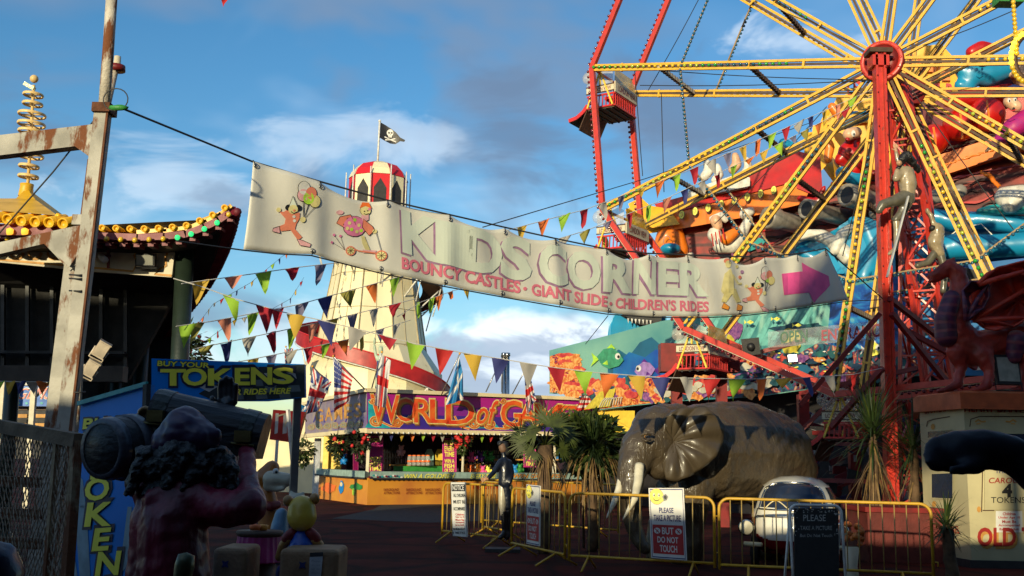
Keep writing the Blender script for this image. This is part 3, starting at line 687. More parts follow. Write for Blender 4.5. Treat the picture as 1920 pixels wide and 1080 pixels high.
# print: KIDS CORNER : letters faded to pale green, only the mauve drop-shadow is left
mat('faded', (.64, .70, .60), rough=.6, var=.03, bump=.05); mat('skinp', (.75, .66, .30), bump=0)
TT = [(748, 402), (840, 432), (1000, 462), (1130, 490), (1330, 506)]; TB = [(748, 470), (850, 500), (1000, 528), (1130, 546), (1330, 555)]
def band_w(x0, x1, T, B):
    return lambda u, v: (lerp(x0, x1, u), lerp(ylin(T, lerp(x0, x1, u)), ylin(B, lerp(x0, x1, u)), v))
letters = [('K', 754, 820), ('I', 830, 868), ('D', 874, 935), ('S', 942, 990), ('C', 1012, 1058), ('O', 1066, 1116), ('R', 1128, 1180), ('N', 1190, 1224), ('E', 1236, 1268), ('R', 1276, 1320)]
prt = MB()
for ch, x0, x1 in letters:
    prt.text(ch, band_w(x0-2, x1-.5, [(a, y+.5) for a, y in TT], [(a, y+1.8) for a, y in TB]), BP, 'purple_ink', .010, cut=6, off=.085)
    prt.text(ch, band_w(x0+1, x1+2, [(a, y-3) for a, y in TT], [(a, y-1.5) for a, y in TB]), BP, 'faded', .017, cut=6, off=.085)
prt.build('faded_lettering', vin)
prt = MB()
T2 = [(748, 484), (980, 530), (1140, 559), (1330, 567)]; B2 = [(748, 504), (980, 550), (1140, 577), (1330, 585)]
for s_, x0, x1 in (('BOUNCY CASTLES', 750, 976), ('•', 981, 988), ('GIANT SLIDE', 997, 1134), ('•', 1139, 1146), ("CHILDREN'S RIDES", 1153, 1325)):
    if s_ == '•': prt.disc((x0+x1)/2, ylin(T2, x0)+11, 3.4, 3.4, BP, 'pink_ink', .012, cut=6)
    else: prt.text(s_, band_w(x0, x1, T2, B2), BP, 'pink_ink', .012, cut=6, off=.07)
prt.build('slogan_lettering', vin)
prt = MB(); prt.flat([(1468, 513), (1503, 509), (1502, 492), (1551, 518), (1553, 535), (1523, 569), (1515, 549), (1472, 553)], BP, 'pink', .012, cut=8); prt.build('printed_arrow', vin)
# clown cartoons
mat('print_orange', (.72, .22, .13), rough=.6, var=.1, bump=0); mat('print_yellow', (.72, .62, .25), rough=.6, bump=0); mat('print_pink', (.72, .2, .38), rough=.6, bump=0)
def clown_balloons(x, y, s, name='printed_clown'):
    c = MB(); X = lambda a, b_: (x+a*s, y+b_*s); fl = lambda pts, m, h=.014: c.flat([X(*q) for q in pts], BP, m, h, cut=10)
    ds = lambda a, b_, r, m, h=.014, r2=None: c.disc(*X(a, b_), r*s, (r2 or r)*s, BP, m, h, cut=10)
    for a, b_, r, m in ((16, -62, 12, 'white'), (14, -48, 11, 'pale_pink'), (30, -52, 11, 'print_orange'), (25, -42, 11, 'lime'), (38, -36, 11, 'print_yellow')):
        ds(a, b_, r+1, 'black', .012, r*1.1+1); ds(a, b_, r, m, .016, r*1.1); c.line([X(a, b_+r), X(16, 0)], .9*s, BP, 'black', .013)
    fl([(-22, -16), (-12, -22), (-6, -12), (8, -14), (8, -3), (2, 8), (0, 18), (14, 34), (6, 40), (-8, 20), (-26, 22), (-30, 12), (-20, 8), (-18, -2), (-30, -16)], 'print_orange')
    fl([(-6, -44), (-12, -26), (2, -26)], 'faded', .017); c.line([X(-6, -46), X(-13, -26)], 1*s, BP, 'black', .018); c.line([X(-6, -46), X(3, -26)], 1*s, BP, 'black', .018)
    ds(-5, -20, 9, 'skinp', .018, 9); ds(-14, -24, 6, 'black', .016); ds(5, -23, 6, 'black', .016); ds(-3, -18, 2.2, 'print_orange', .021); c.line([X(-9, -16), X(-4, -12), X(2, -15)], 1.6*s, BP, 'black', .02)
    ds(-32, -20, 4.5, 'skinp', .017); ds(14, 0, 5.5, 'skinp', .018); ds(-2, 2, 3, 'white', .019); ds(-3, -6, 3, 'white', .019)
    for pts in ([(-30, 12), (-42, 16), (-44, 22), (-28, 26)], [(4, 38), (10, 50), (28, 54), (30, 48), (14, 40)]): fl(pts, 'pale_pink', .016); c.line([X(*q) for q in pts], 1.1*s, BP, 'black', .018, closed=True)
    return c.build(name, vin)
clown_balloons(551, 413, .95); clown_balloons(1420, 550, .66)
c = MB(); x, y, s = 678, 420, 1.0                     # round clown riding a scooter
fl = lambda pts, m, h=.014: c.flat([(x+a*s, y+b_*s) for a, b_ in pts], BP, m, h, cut=10); ds = lambda a, b_, r, m, h=.014, r2=None: c.disc(x+a*s, y+b_*s, r*s, (r2 or r)*s, BP, m, h, cut=10)
fl([(-40, -14), (-20, -18), (-10, 0), (-22, 12), (-46, -2)], 'print_orange', .013); ds(-40, -22, 7, 'pale_pink', .015, 4)
ds(-12, 4, 22, 'black', .013, 20); ds(-12, 4, 21, 'print_pink', .016, 19)
for a, b_, m in ((-22, -2, 'print_yellow'), (-12, -8, 'lime'), (-4, 2, 'print_yellow'), (-18, 10, 'lime'), (-8, 14, 'print_yellow'), (-26, 8, 'print_yellow'), (0, 12, 'lime')): ds(a, b_, 3.3, m, .019)
fl([(4, -10), (20, 4), (24, 12), (14, 22), (2, 6)], 'print_orange', .019); fl([(0, -14), (4, -22), (14, -20), (14, -8), (4, -4)], 'pale_pink', .0185); ds(8, -26, 10.5, 'black', .018); ds(8, -26, 9.8, 'skinp', .0195); fl([(-3, -30), (2, -41), (14, -40), (19, -29), (8, -34)], 'deep_orange', .022); ds(6, -24, 1.3, 'black', .0225); ds(12, -25, 1.3, 'black', .0225); c.line([(x+5, y-20), (x+9, y-18), (x+14, y-20)], 1.2, BP, 'black', .023); c.line([(x-40, y-14), (x-20, y-18), (x-10, y+0), (x-22, y+12), (x-46, y-2)], 1, BP, 'black', .016, True); c.line([(x+4, y-10), (x+20, y+4), (x+24, y+12), (x+14, y+22), (x+2, y+6)], 1, BP, 'black', .022, True); ds(15, -28, 2.5, 'print_pink', .022); ds(24, 14, 4, 'skinp', .02)
fl([(0, 22), (6, 22), (16, 48), (8, 50), (2, 36)], 'skinp', .015); fl([(2, 48), (26, 50), (24, 55), (2, 54)], 'pale_pink', .018)
c.line([(x+26, y+14), (x+34, y+50)], 2, BP, 'grey', .016); c.line([(x-22, y+42), (x-6, y+50), (x+30, y+56)], 2.5, BP, 'print_orange', .016)
for a, b_, r in ((-20, 50, 9), (34, 60, 10)): ds(a, b_, r, 'print_orange', .019); ds(a, b_, r-2.5, 'skinp', .021); [c.line([(x+a-(r-2)*cos(t), y+b_-(r-2)*sin(t)), (x+a+(r-2)*cos(t), y+b_+(r-2)*sin(t))], .8, BP, 'brown', .023) for t in (0, .8, 1.6, 2.4)]
for a, b_ in ((-50, 20), (-38, 22), (-54, 34)): ds(a, b_, 2.6, 'print_pink', .014); c.line([(x+a, y+b_), (x-30, y+48)], .6, BP, 'brown', .013)
c.build('printed_clown', vin)
c = MB(); x, y, s = 1368, 540, 1.0                    # tall juggling clown
fl([(-14, -26), (-4, -36), (2, -20), (4, 2), (-16, 12), (-20, 6)], 'skinp'); ds(-8, -44, 5, 'skinp', .016, 7); ds(-10, -50, 5, 'print_orange', .015)
fl([(-12, 2), (8, 2), (20, 26), (10, 28), (-2, 12), (-12, 28), (-20, 26)], 'print_yellow', .017); c.line([(x, y-24), (x+14, y-8), (x+22, y-8)], 4, BP, 'skinp', .018)
for a, b_, m in ((2, -62, 'print_pink'), (14, -52, 'lime'), (12, -40, 'print_yellow'), (22, -30, 'purple_ink'), (18, -20, 'print_orange')): ds(a, b_, 3.4, m, .018)
for pts in ([(-16, 28), (-20, 38), (-8, 42), (-6, 36)], [(12, 30), (10, 42), (22, 42), (24, 34)]): fl(pts, 'orange', .018); c.line([(x+a, y+b_) for a, b_ in pts], 1, BP, 'brown', .02, closed=True)
c.build('printed_clown', vin)
def rope(name, label, pts, r=.010, m='wire', cat='rope', sag=0, parent=None):
    b = MB(); P = [at(*q) for q in pts]; out_ = []
    for a, b_ in zip(P, P[1:]):
        n_ = 10; out_ += [lerp(a, b_, i/n_)-V((0, 0, sag*4*(i/n_)*(1-i/n_))) for i in range(n_)]
    b.tube(out_+[P[-1]], r, m, 5); o = b.build(name, parent)
    if not parent: props(o, label, cat)
    return o
def bd(x): return BP(x, 500).y
rope('banner_rope', 'dark rope from the post collar along the banner top edge', [(226, 202, 9.5), (380, 265, 10.8), (473, 303, bd(473))]+[(x, y-2, bd(x)-.02) for x, y in EY[1:]]+[(1655, 560, 21.2)], .012)
rope('banner_rope', 'dark rope along the bottom edge of the banner', [(330, 452, 10.4), (455, 469, bd(455))]+[(x, y+2, bd(x)-.02) for x, y in BOT[1:]]+[(1652, 562, 21.2)], .009)
rope('stay_rope', 'thin cord falling from the collar past the pagoda spire', [(200, 196, 9.6), (100, 322, 9.8), (0, 436, 10.0), (-60, 500, 10.2)], .008)
rope('stay_rope', 'thin cord from the banner top edge rising across the sky to the wheel', [(905, 426, 14), (1210, 335, 19), (1520, 230, 22)], .008)
rope('stay_rope', 'short thin line from the banner bottom edge down to the stall roof', [(1140, 592, 17.5), (1098, 645, 24)], .008)
# ================================================================ PAGODA RIDE
GD = 13.2
pg = thing('pagoda_ride', 'dark open pavilion with yellow tiled pagoda roof and upswept eave', 'pavilion', onz(345, GD))
mat('tile_yellow', (.92, .50, .015), rough=.4, var=.14, scale=3, bump=.1, rust=((.45, .22, .03), .62, 3)); mat('eave_red', (.20, .010, .022), rough=.5, var=.15)
def G(x, y, D=GD): return at(x, y, D)
# main eave running left-right, sweeping up at its right corner
EV = [(-80, 436, GD), (0, 437, GD), (180, 437, GD), (260, 440, GD), (310, 438, GD), (350, 434, GD), (385, 421, GD), (412, 408, GD), (432, 394, GD)]
evp = [G(*q) for q in EV]
b = MB()
for a, b_ in zip(evp, evp[1:]): b.beam(a-V((0, 0, .045)), b_-V((0, 0, .045)), .10, .09, 'eave_red', up=(0, 0, 1), ext=.01)
for a, b_ in zip(evp, evp[1:]): b.beam(a-V((0, -.08, .10)), b_-V((0, -.08, .10)), .06, .03, 'maroon', up=(0, 0, 1), ext=.01)
b.build('eave_board', pg)
RI = [at(60, 330, 17.5), at(60, 330, 17.5)]
b = MB()                                  # roof sheet rising from the eave to the ridge behind
ridge = V((evp[4].x-3.2, GD+3.5, evp[4].z+.1))
for a, b_ in zip(evp, evp[1:]): b.add([a+V((0, 0, .03)), b_+V((0, 0, .03)), lerp(b_, ridge, .55)+V((0, 0, -.05)), lerp(a, ridge, .55)+V((0, 0, -.05))], [(0, 1, 2, 3)], 'tile_yellow')
b.build('main_roof', pg)
for k in range(20):
    q = along(EV, .02+k*.0505); P = G(*q); b = MB(); b.lathe([(.0, -.03), (.03, -.03), (.03, 0), (.044, 0), (.048, -.4)], P+V((0, -.08, .06)), 'tile_yellow', 12, axis=(0, -1, .0)); b.build('roof_tile', pg)
for k in range(20):
    q = along(EV, .045+k*.0505); P = G(*q)-V((0, .06, .095)); gr = k in (15, 16, 17, 18); b = MB()
    m = mat('bulb_green_lit', (.03, .75, .20), emit=.9, bump=0) if gr else 'bulb_yellow'
    b.ball(P-V((0, .05, 0)), .036, m, 8, 6); b.build('eave_bulb', pg)
    b = MB(); b.box(P+V((0, .12, -.055)), (.075, .2, .04), 'eave_red'); b.build('rafter_end', pg)
# receding eave on the right, edge toothed with dark red tiles
b = MB()
for a, b_ in zip(evp[3:], evp[4:]): b.beam(a+V((0, .02, .03)), b_+V((0, .02, .045)), .10, .05, 'tile_yellow', ext=.02)
b.build('ridge_strip', pg); b = MB(); RE = [(432, 396, GD), (424, 430, 13.5), (412, 468, 13.9), (398, 500, 14.3), (380, 532, 14.8), (360, 560, 15.3), (340, 585, 15.8), (300, 640, 17)]
rp_ = [G(*q) for q in RE]
for a, b_ in zip(rp_, rp_[1:]): b.beam(a, b_, .14, .16, 'eave_red', ext=.01)
for k in range(40): q = along(RE, k/40); b.ball(G(*q)+V((.09, 0, -.01)), .06, 'maroon', 6, 4)
b.build('side_eave', pg)
b = MB()                                  # soffit
q0 = [evp[i] for i in range(4, 9)]
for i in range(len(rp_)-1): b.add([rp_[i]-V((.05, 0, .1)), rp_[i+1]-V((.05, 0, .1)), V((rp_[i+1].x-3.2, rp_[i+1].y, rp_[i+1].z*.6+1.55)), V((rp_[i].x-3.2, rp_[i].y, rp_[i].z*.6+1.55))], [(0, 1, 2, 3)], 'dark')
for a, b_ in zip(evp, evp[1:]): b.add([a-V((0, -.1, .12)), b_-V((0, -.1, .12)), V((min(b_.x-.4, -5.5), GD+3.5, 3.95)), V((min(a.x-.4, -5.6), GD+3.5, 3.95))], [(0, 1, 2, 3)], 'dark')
b.build('soffit', pg)
# upper tier at left with spire
UP = 12.4
b = MB()
for pts in ([(93, 352), (104, 352), (148, 402), (280/2+8, 424), (60, 403), (-20, 400), (-60, 404), (40, 368), (80, 360)],):
    pass
ap = at(50, 352, UP+1.3); e0, e1, hp_ = at(-90, 388, UP), at(108, 404, UP), at(146, 424, UP+1.2); mid_ = at(66, 374, UP+1.0); ml = at(30, 372, UP+1.0)
b.add([e0, e1, mid_, ml, ap], [(0, 1, 2, 3), (3, 2, 4)], 'tile_yellow'); b.add([e1, hp_, mid_, ap], [(0, 1, 2), (2, 1, 3)], 'tile_yellow'); b.add([e0, at(-90, 372, UP+1), ml], [(0, 1, 2)], 'tile_yellow')
b.lathe([(.10, -.12), (.085, 0), (.09, .05), (.0, .06)], ap, 'tile_yellow', 10)
b.add([e0-V((0, -.04, .02)), e1-V((0, -.04, .02)), at(146, 428, UP+.6), at(112, 424, UP+.1), at(-90, 414, UP+.1)], [(0, 1, 2, 3, 4)], 'tile_yellow')
b.tube([e1, at(126, 413, UP+.4), hp_], .03, 'tile_yellow', 6)
b.build('upper_roof', pg)
for x, y in ((14, 411), (40, 414), (66, 416), (92, 417), (118, 419), (-12, 409)):
    b = MB(); c = at(x, y, UP-.15); b.lathe([(0, -.02), (.05, -.02), (.05, .01), (.068, .01), (.06, -.40)], c, 'tile_yellow', 14, axis=(-.05, -1, -.35)); b.build('roof_tile', pg)
b = MB(); b.beam(at(-80, 432, UP), at(130, 432, UP), .1, .14, 'eave_red'); b.build('upper_eave_board', pg)
for x in (18, 46): b = MB(); b.ball(at(x, 434, UP-.1), .045, mat('bulb_amber_lit', (.95, .45, .04), emit=1.3, bump=0), 8, 6, warp=.5); b.build('eave_bulb', pg)
# spire of rings
sp2 = thing('roof_spire', 'yellow spire of stacked rings topped by a ball on the pagoda roof', 'finial', at(97/2+2, 350, UP+1))
SX = lambda y: lerp(52, 64, (350-y)/200)
def SPt(y, dx=0): return at(SX(y)+dx, y, UP+1.3)
apex = SPt(352)
b = MB(); b.tube([SPt(356), SPt(160)], .022, mat('spire_yellow', (.80, .55, .22), rough=.45, var=.1), 8); b.build('rod', sp2)
b = MB(); b.ball(SPt(148), .056, 'spire_yellow', 14, 10); b.build('ball', sp2)
for y, r in ((178, 19), (195, 19), (215, 26), (233, 26), (247, 24), (292, 26), (312, 19), (331, 19), (262, 25)):
    b = MB(); c = SPt(y); R_ = mm(r, UP+1)
    b.lathe([(R_, -.018), (R_+.008, 0), (R_, .018), (R_-.01, .018), (R_-.01, -.018), (R_, -.018)], c, 'spire_yellow', 26, axis=(.05, .0, 1))
    b.tube([c-V((R_, 0, 0)), c+V((R_, 0, 0))], .012, 'spire_yellow', 5); b.tube([c-V((0, R_, 0)), c+V((0, R_, 0))], .012, 'spire_yellow', 5); b.build('ring', sp2)
b = MB(); b.box(SPt(162, -8), (.16, .06, .05), mat('lamp_glass', (.5, .6, .3), rough=.2), rot=Matrix.Rotation(.5, 3, 'Y')); b.build('lamp', sp2)
# fascia panels with scrollwork
FPn = Plane(at(0, 480, GD+.5), at(320, 490, GD+.5), at(0, 530, GD+.5))
fa = MB(); fa.slab([FPn(x, y) for x, y in ((-80, 448), (330, 448), (322, 520), (184, 510), (0, 492), (-80, 486))], (0, .06, 0), 'cream2'); fas = fa.build('fascia_board', pg)
fa = MB(); mat('ochre', (.62, .30, .06), rough=.6)
fa.line([(-80, 481), (0, 487), (184, 503), (250, 509), (258, 492), (252, 480), (258, 470)], 4, FPn, 'ochre', .01); fa.line([(322, 517), (290, 514), (300, 505), (312, 498), (310, 485), (316, 470)], 4, FPn, 'ochre', .01)
for x0 in (-30, 30, 64, 100):
    fa.line([(x0+14*cos(a)*(1-.1*a), 474+14*sin(a)*(1-.1*a)) for a in [i*.35 for i in range(16)]], lambda t: 6*(1-.6*t), FPn, 'ochre', .01)
fa.build('scrollwork', fas)
# columns and dark interior
for x, w, D in ((345, 17, GD+.6), (268, 13, 16), (225, 12, 16.3), (30, 13, 16.2)):
    b = MB(); b.tube([onz(x-12, D), at(x+2, 470 if D < 15 else 600, D)], mm(w, D), mat('column_dark', (.018, .03, .02), rough=.4), 14); b.lathe([(mm(w+5, D), 0), (mm(w+5, D), .3), (mm(w, D), .34)], onz(x-12, D), 'column_dark', 14); b.build('column', pg)
b = MB(); b.slab([at(-80, 470, 15), at(335, 490, 15), at(325, 560, 15), at(240, 712, 15), at(-80, 715, 15)], (0, .1, 0), mat('interior_shade', (.010, .009, .008), rough=.8))  # near-black sheet stands for the shaded canopy interior
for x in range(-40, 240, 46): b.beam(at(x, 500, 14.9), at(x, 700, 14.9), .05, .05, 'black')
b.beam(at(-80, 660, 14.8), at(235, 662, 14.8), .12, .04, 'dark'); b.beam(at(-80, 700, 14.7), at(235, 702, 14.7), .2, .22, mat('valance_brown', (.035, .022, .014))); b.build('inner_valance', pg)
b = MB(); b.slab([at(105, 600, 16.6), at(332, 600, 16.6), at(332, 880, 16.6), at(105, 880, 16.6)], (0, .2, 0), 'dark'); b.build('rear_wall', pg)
for i in range(7): b = MB(); b.beam(at(205+i*16, 560+i*3, 16+i), at(190+i*15, 760, 16+i), .12, .1, 'black'); b.build('frame_strut', pg)
# lights hung below the roof
def floodlight(name, label, c, w, h, rot, body='black', glass='steel', grp=None):
    t_ = thing(name, label, 'floodlight', c, grp); c = V(c); R3 = Matrix.Rotation(rot[2], 3, 'Z') @ Matrix.Rotation(rot[0], 3, 'X') @ Matrix.Rotation(rot[1], 3, 'Y')
    b = MB(); b.box(c, (w, .10, h), body, R3); b.lathe([(w*.25, 0), (w*.2, .1), (0, .1)], c+R3 @ V((0, .05, 0)), body, 8, axis=R3 @ V((0, 1, 0))); b.build('housing', t_)
    b = MB(); b.box(c+R3 @ V((0, -.055, 0)), (w*.86, .012, h*.82), glass, R3); b.build('glass', t_)
    b = MB(); b.tube([c+R3 @ V((-w*.55, 0, 0)), c+R3 @ V((-w*.55, 0, -h*.7)), c+R3 @ V((w*.55, 0, -h*.7)), c+R3 @ V((w*.55, 0, 0))], .012, body, 5); b.build('bracket', t_); return t_
mat('lens', (.30, .30, .26), rough=.15, bump=0)
floodlight('floodlight', 'square black floodlight mounted on the cream pagoda fascia', at(274, 487, GD+.35), .25, .16, (.25, 0, 0), 'black', 'lens')
mat('pale_box', (.62, .52, .40), rough=.4)
for x, y, lb in ((191, 655, 'upper pale floodlight tilted under the dark pagoda canopy'), (171, 690, 'lower pale floodlight tilted under the dark pagoda canopy')):
    floodlight('floodlight', lb, at(x, y, 12.5), .15, .2, (.3, .5, .3), 'pale_box', 'pale_box', 'pale lights under the pagoda canopy')
cc = thing('security_camera', 'small white security camera on the cream pagoda fascia', 'camera', at(193, 484, GD+.3))
b = MB(); b.lathe([(0, -.1), (.04, -.1), (.045, .1), (0, .1)], at(193, 484, GD+.3), 'white', 12, axis=(.6, -.7, -.4)); b.build('housing', cc)
b = MB(); b.beam(at(203, 470, GD+.4), at(203, 503, GD+.4), .03, .03, 'eave_red'); b.beam(at(190, 480, GD+.4), at(208, 480, GD+.4), .03, .03, 'eave_red'); b.build('bracket', cc)
# dodgems sign and pale arcade beyond
ds_ = thing('dodgem_track', 'bright dodgems ride front glimpsed beyond the pavilion', 'ride', onz(40, 26))
P_ = Plane(at(0, 740, 26), at(110, 740, 26), at(0, 770, 26))
b = MB(); b.slab([P_(x, y) for x, y in ((-80, 724), (108, 724), (100, 762), (-80, 760))], (0, .1, 0), 'blue'); sg = b.build('sign_board', ds_)
b = MB(); b.text('DODGEMS', Q((-28, 730), (102, 727), (98, 748), (-30, 748)), P_, 'white', .01, off=.06, shear=.4); b.text('DODGEMS', Q((-28, 730), (102, 727), (98, 748), (-30, 748)), P_, 'wheel_red', .02, off=.0, shear=.4)
for i in range(9): b.disc(-20+i*14, 756, 3, 2.4, P_, 'teal', .01, 8)
b.build('lettering', sg)
b = MB(); b.slab([at(x, y, 30) for x, y in ((-80, 716), (160, 716), (160, 860), (-80, 860))], (0, .1, 0), 'dark'); b.build('rear_wall', ds_)
b = MB(); b.beam(at(-80, 719, 27), at(108, 719, 27), .1, .1, 'white'); b.build('light_strip', ds_)
for y, m in ((766, 'brown'), (780, 'ochre'), (790, 'dark'), (797, 'ochre')): b = MB(); b.beam(at(-80, y, 26.4), at(92, y, 26.4), .12, .09, m); b.build('rail', ds_)
for x, m in ((3, 'cream2'), (62, 'cream2'), (103, 'dark_red'), (-30, 'cream2')): b = MB(); b.beam(onz(x-5, 25.5), at(x+3, 716, 25.5), .12, .12, m); b.build('pillar', ds_)
# ================================================================ LEFT FOREGROUND
# mesh gate
mg = thing('mesh_gate', 'rusty wire mesh gate with timber top rail at the left edge', 'gate', onz(60, 5.6))
A0, A1 = (-60, 6.2), (145, 5.4)
GP = vplane(A0, A1)
tl, tr, bl, br = GP(-60, 795), GP(145, 825), GP(-60, 1300), GP(115, 1300)
b = MB(); b.beam(GP(-60, 788), GP(148, 826), .06, .07, mat('old_timber', (.22, .15, .09), rough=.8, var=.25, bump=.4)); b.build('top_rail', mg)
b = MB(); b.beam(GP(144, 826), GP(112, 1290), .045, .05, mat('gate_rust', (.32, .22, .12), rust=(rustc, .45, 6), bump=.4)); b.beam(GP(108, 822), GP(70, 1290), .03, .03, 'gate_rust'); b.build('stile', mg)
mw = MB(); mat('mesh_wire', (.30, .22, .14), rough=.6, bump=0)
def gpt(u, v): return GP(lerp(lerp(-60, -100, v), lerp(145, 108, v), u), lerp(lerp(795, 826, u), 1290, v))
for fam in (0, 1):
    for i in range(-34, 46):
        pts = []
        for j in range(34):
            v = j/33; u = (i+(v*20 if fam else -v*20)+ (20 if not fam else 0)*0)/34+(.0 if fam else .5)
            if 0 <= u <= 1: pts.append(gpt(u, v)+GP.n*(.006*((i+j) % 2)))
        if len(pts) > 2: mw.tube(pts, .0035, 'mesh_wire', 4, cap=False, smooth=False)
mw.build('wire_mesh', mg)
for y in (905, 965, 1020): b = MB(); b.beam(at(-60, y-6, 6.4), at(75, y, 6.3), .05, .06, 'gate_rust'); b.build('cross_bar', mg)
# tall vertical tokens sign ------------------------------------------------
mat('sign_blue', (.004, .21, .70), rough=.45, var=.06, scale=2, bump=.03, spec=.15); mat('tok_yellow', (.88, .80, .06), rough=.5, var=.05, bump=0); mat('ink_blue', (.006, .01, .05), rough=.5, bump=0)
VP = vplane((150, 7.3), (285, 6.6))
vt = thing('tokens_sign', 'tall blue sign with yellow tokens lettering running down it beside the pirate statue', 'sign', onz(200, 7.0))
b = MB(); b.slab([VP(x, y) for x, y in ((152, 758), (281, 721), (282, 900), (262, 1300), (110, 1300), (124, 1060))], (.02, .04, 0), 'sign_blue'); vb = b.build('board', vt)
b = MB(); b.beam(VP(281, 721, .02), VP(262, 1300, .02), .03, .05, 'dark'); b.beam(VP(152, 757, .02), VP(281, 720, .02), .02, .03, 'teal'); b.build('edge_trim', vb)
b = MB()
for pts in ([(142, 880), (150, 950), (162, 955), (156, 900)], [(140, 950), (163, 946), (170, 1080), (150, 1080)], [(240, 950), (248, 950), (240, 1060), (224, 1080)], [(128, 1000), (136, 1010), (146, 1080), (130, 1080)]): b.flat(pts, VP, mat('sign_streak', (.22, .36, .45), rough=.5, bump=0), .003)
b.build('printed_streaks', vb)
def toktext(mb, s_, W, P, off=.05, o2=.13, h=.006): 
    mb.text(s_, W, P, 'ink_blue', h, off=o2); mb.text(s_, W, P, 'tok_yellow', h+.006, off=off)
def jig(W, d=.0): return W
b = MB()
def lt(ch, x0, y0, x1, y1, sk=0, big=1):
    W = Q((x0+sk, y0), (x1+sk, y0-2), (x1-sk, y1), (x0-sk, y1+2)); e = .055*big*(x1-x0)
    We = Q((x0+sk-e, y0-e), (x1+sk+e, y0-2-e), (x1-sk+e, y1+e), (x0-sk-e, y1+2+e))
    b.text(ch, We, VP, 'ink_blue', .006, off=.13); b.text(ch, W, VP, 'tok_yellow', .012, off=.06)
for ch, a in (('B', (160, 787, 178, 802)), ('U', (181, 786, 199, 801)), ('Y', (204, 785, 222, 800)), ('Y', (158, 814, 176, 829)), ('O', (180, 812, 200, 828)), ('T', (158, 854, 206, 896)), ('O', (164, 900, 206, 936)), ('K', (166, 946, 212, 984)), ('E', (180, 994, 207, 1030)), ('N', (186, 1038, 226, 1076)), ('S', (190, 1086, 220, 1120))):
    lt(ch, *a, sk=3 if a[3] > 840 else 1)
b.build('lettering', vb)
# horizontal tokens sign ---------------------------------------------------
HP = vplane((283, 8.2), (572, 8.6))
ht = thing('tokens_sign', 'wide blue and chequered sign with yellow tokens lettering above the pirate statue', 'sign', onz(430, 8.4))
b = MB(); b.slab([HP(x, y) for x, y in ((284, 672), (571, 683), (572, 745), (500, 752), (284, 752))], (0, .06, 0), 'sign_blue'); hb_ = b.build('board', ht)
for x in (300, 556): b = MB(); b.beam(V((HP(x, 750).x, HP(x, 750).y+.1, 0)), HP(x, 690)+V((0, .1, 0)), .06, .06, 'steel'); b.build('post', ht)
b = MB(); rnd = random.Random(3); mat('check_dark', (.02, .03, .035)); mat('check_grey', (.13, .16, .18)); mat('check_white', (.5, .5, .5))
def hq(x, y): return (x, y)
b.flat([(452, 690), (571, 683.5), (571.5, 744), (470, 751), (400, 751), (372, 738), (400, 722), (430, 712)], HP, 'check_dark', .003)
for i in range(7):
    for j in range(5):
        if (i+j) % 2: continue
        x0 = 418+i*22+j*4; y0 = 690+j*12-i*.6
        if x0 > 548 or (x0 < 430 and j < 2): continue
        b.flat([(x0, y0), (x0+21, y0-1), (x0+24, y0+11), (x0+3, y0+12)], HP, 'check_grey' if rnd.random() < .75 else 'check_white', .006)
b.flat([(372, 725), (390, 717), (408, 725), (392, 735)], HP, 'check_white', .006); b.flat([(455, 688), (470, 684), (486, 690), (472, 694)], HP, 'check_white', .007); b.build('chequer_print', hb_)
b = MB(); toktext(b, 'BUY YOUR', Q((296, 677), (393, 681), (392, 690), (295, 686)), HP, .05, .16)
for ch, x0, x1, y0, y1 in (('T', 303, 346, 695, 722), ('O', 344, 386, 693, 722), ('K', 392, 436, 694, 722), ('E', 442, 466, 693, 721), ('N', 472, 508, 692, 720), ('S', 514, 548, 692, 719)):
    b.text(ch, R4(x0-2.5, y0-2.5, x1+2.5, y1+2.5), HP, 'ink_blue', .009, off=.12); b.text(ch, R4(x0, y0, x1, y1), HP, 'tok_yellow', .014, off=.07)
b.text('FOR RIDES HERE', Q((420, 731), (545, 728), (545, 738), (420, 741)), HP, 'tok_yellow', .012, off=.06, shear=.2); b.build('lettering', hb_)
# ================================================================ PIRATE STATUE
mat('pirate_shirt', (.24, .012, .040), rough=.5, var=.35, bump=1, bscale=11, stretch=(1, 1, .5), coat=.12); mat('pirate_scarf', (.040, .010, .055), rough=.42, bump=.4, bscale=8, coat=.2)
mat('pirate_hair', (.010, .010, .012), rough=.4, bump=1, bscale=40, coat=.12); mat('pirate_hand', (.50, .30, .14), rough=.4, bump=.1); mat('dark_wood', (.012, .014, .02), rough=.5, bump=.5, bscale=12, stretch=(.3, 3, 3), coat=.15)
mat('chest_band', (.045, .055, .05), rough=.4, metal=.3, bump=.4); mat('keg_grey', (.09, .10, .13), rough=.4, var=.2, bump=.3, coat=.2)
ps = thing('pirate_statue', 'painted pirate statue in a red shirt and purple headscarf seen from behind', 'statue', onz(330, 4.4))
PZ = 4.4
organic('body', [[(325, 985, PZ, 62), (325, 1080, PZ, 66), (322, 1200, PZ, 68), (318, 1290, PZ, 62)], [(305, 940, PZ, 38), (372, 935, PZ, 40)], [(285, 970, PZ+.05, 38), (268, 1080, PZ+.05, 30), (262, 1190, PZ, 26)],
    [(385, 945, PZ, 40), (430, 955, PZ-.06, 34), (468, 950, PZ-.1, 32)], [(285, 930, PZ+.1, 36), (272, 870, PZ+.25, 24), (262, 805, PZ+.4, 17)],
    [(468, 945, PZ-.08, 30), (462, 900, PZ+.1, 20), (462, 850, PZ+.25, 17)], [(300, 1280, PZ, 44), (295, 1500, PZ, 34), (292, 1590, PZ, 30)], [(350, 1280, PZ, 44), (356, 1500, PZ, 34), (358, 1590, PZ, 30)], [(340, 930, PZ+.02, 26), (345, 890, PZ+.05, 24)]],
    'pirate_shirt', ps, voxel=.011, it=3, disp=(.022, .07))
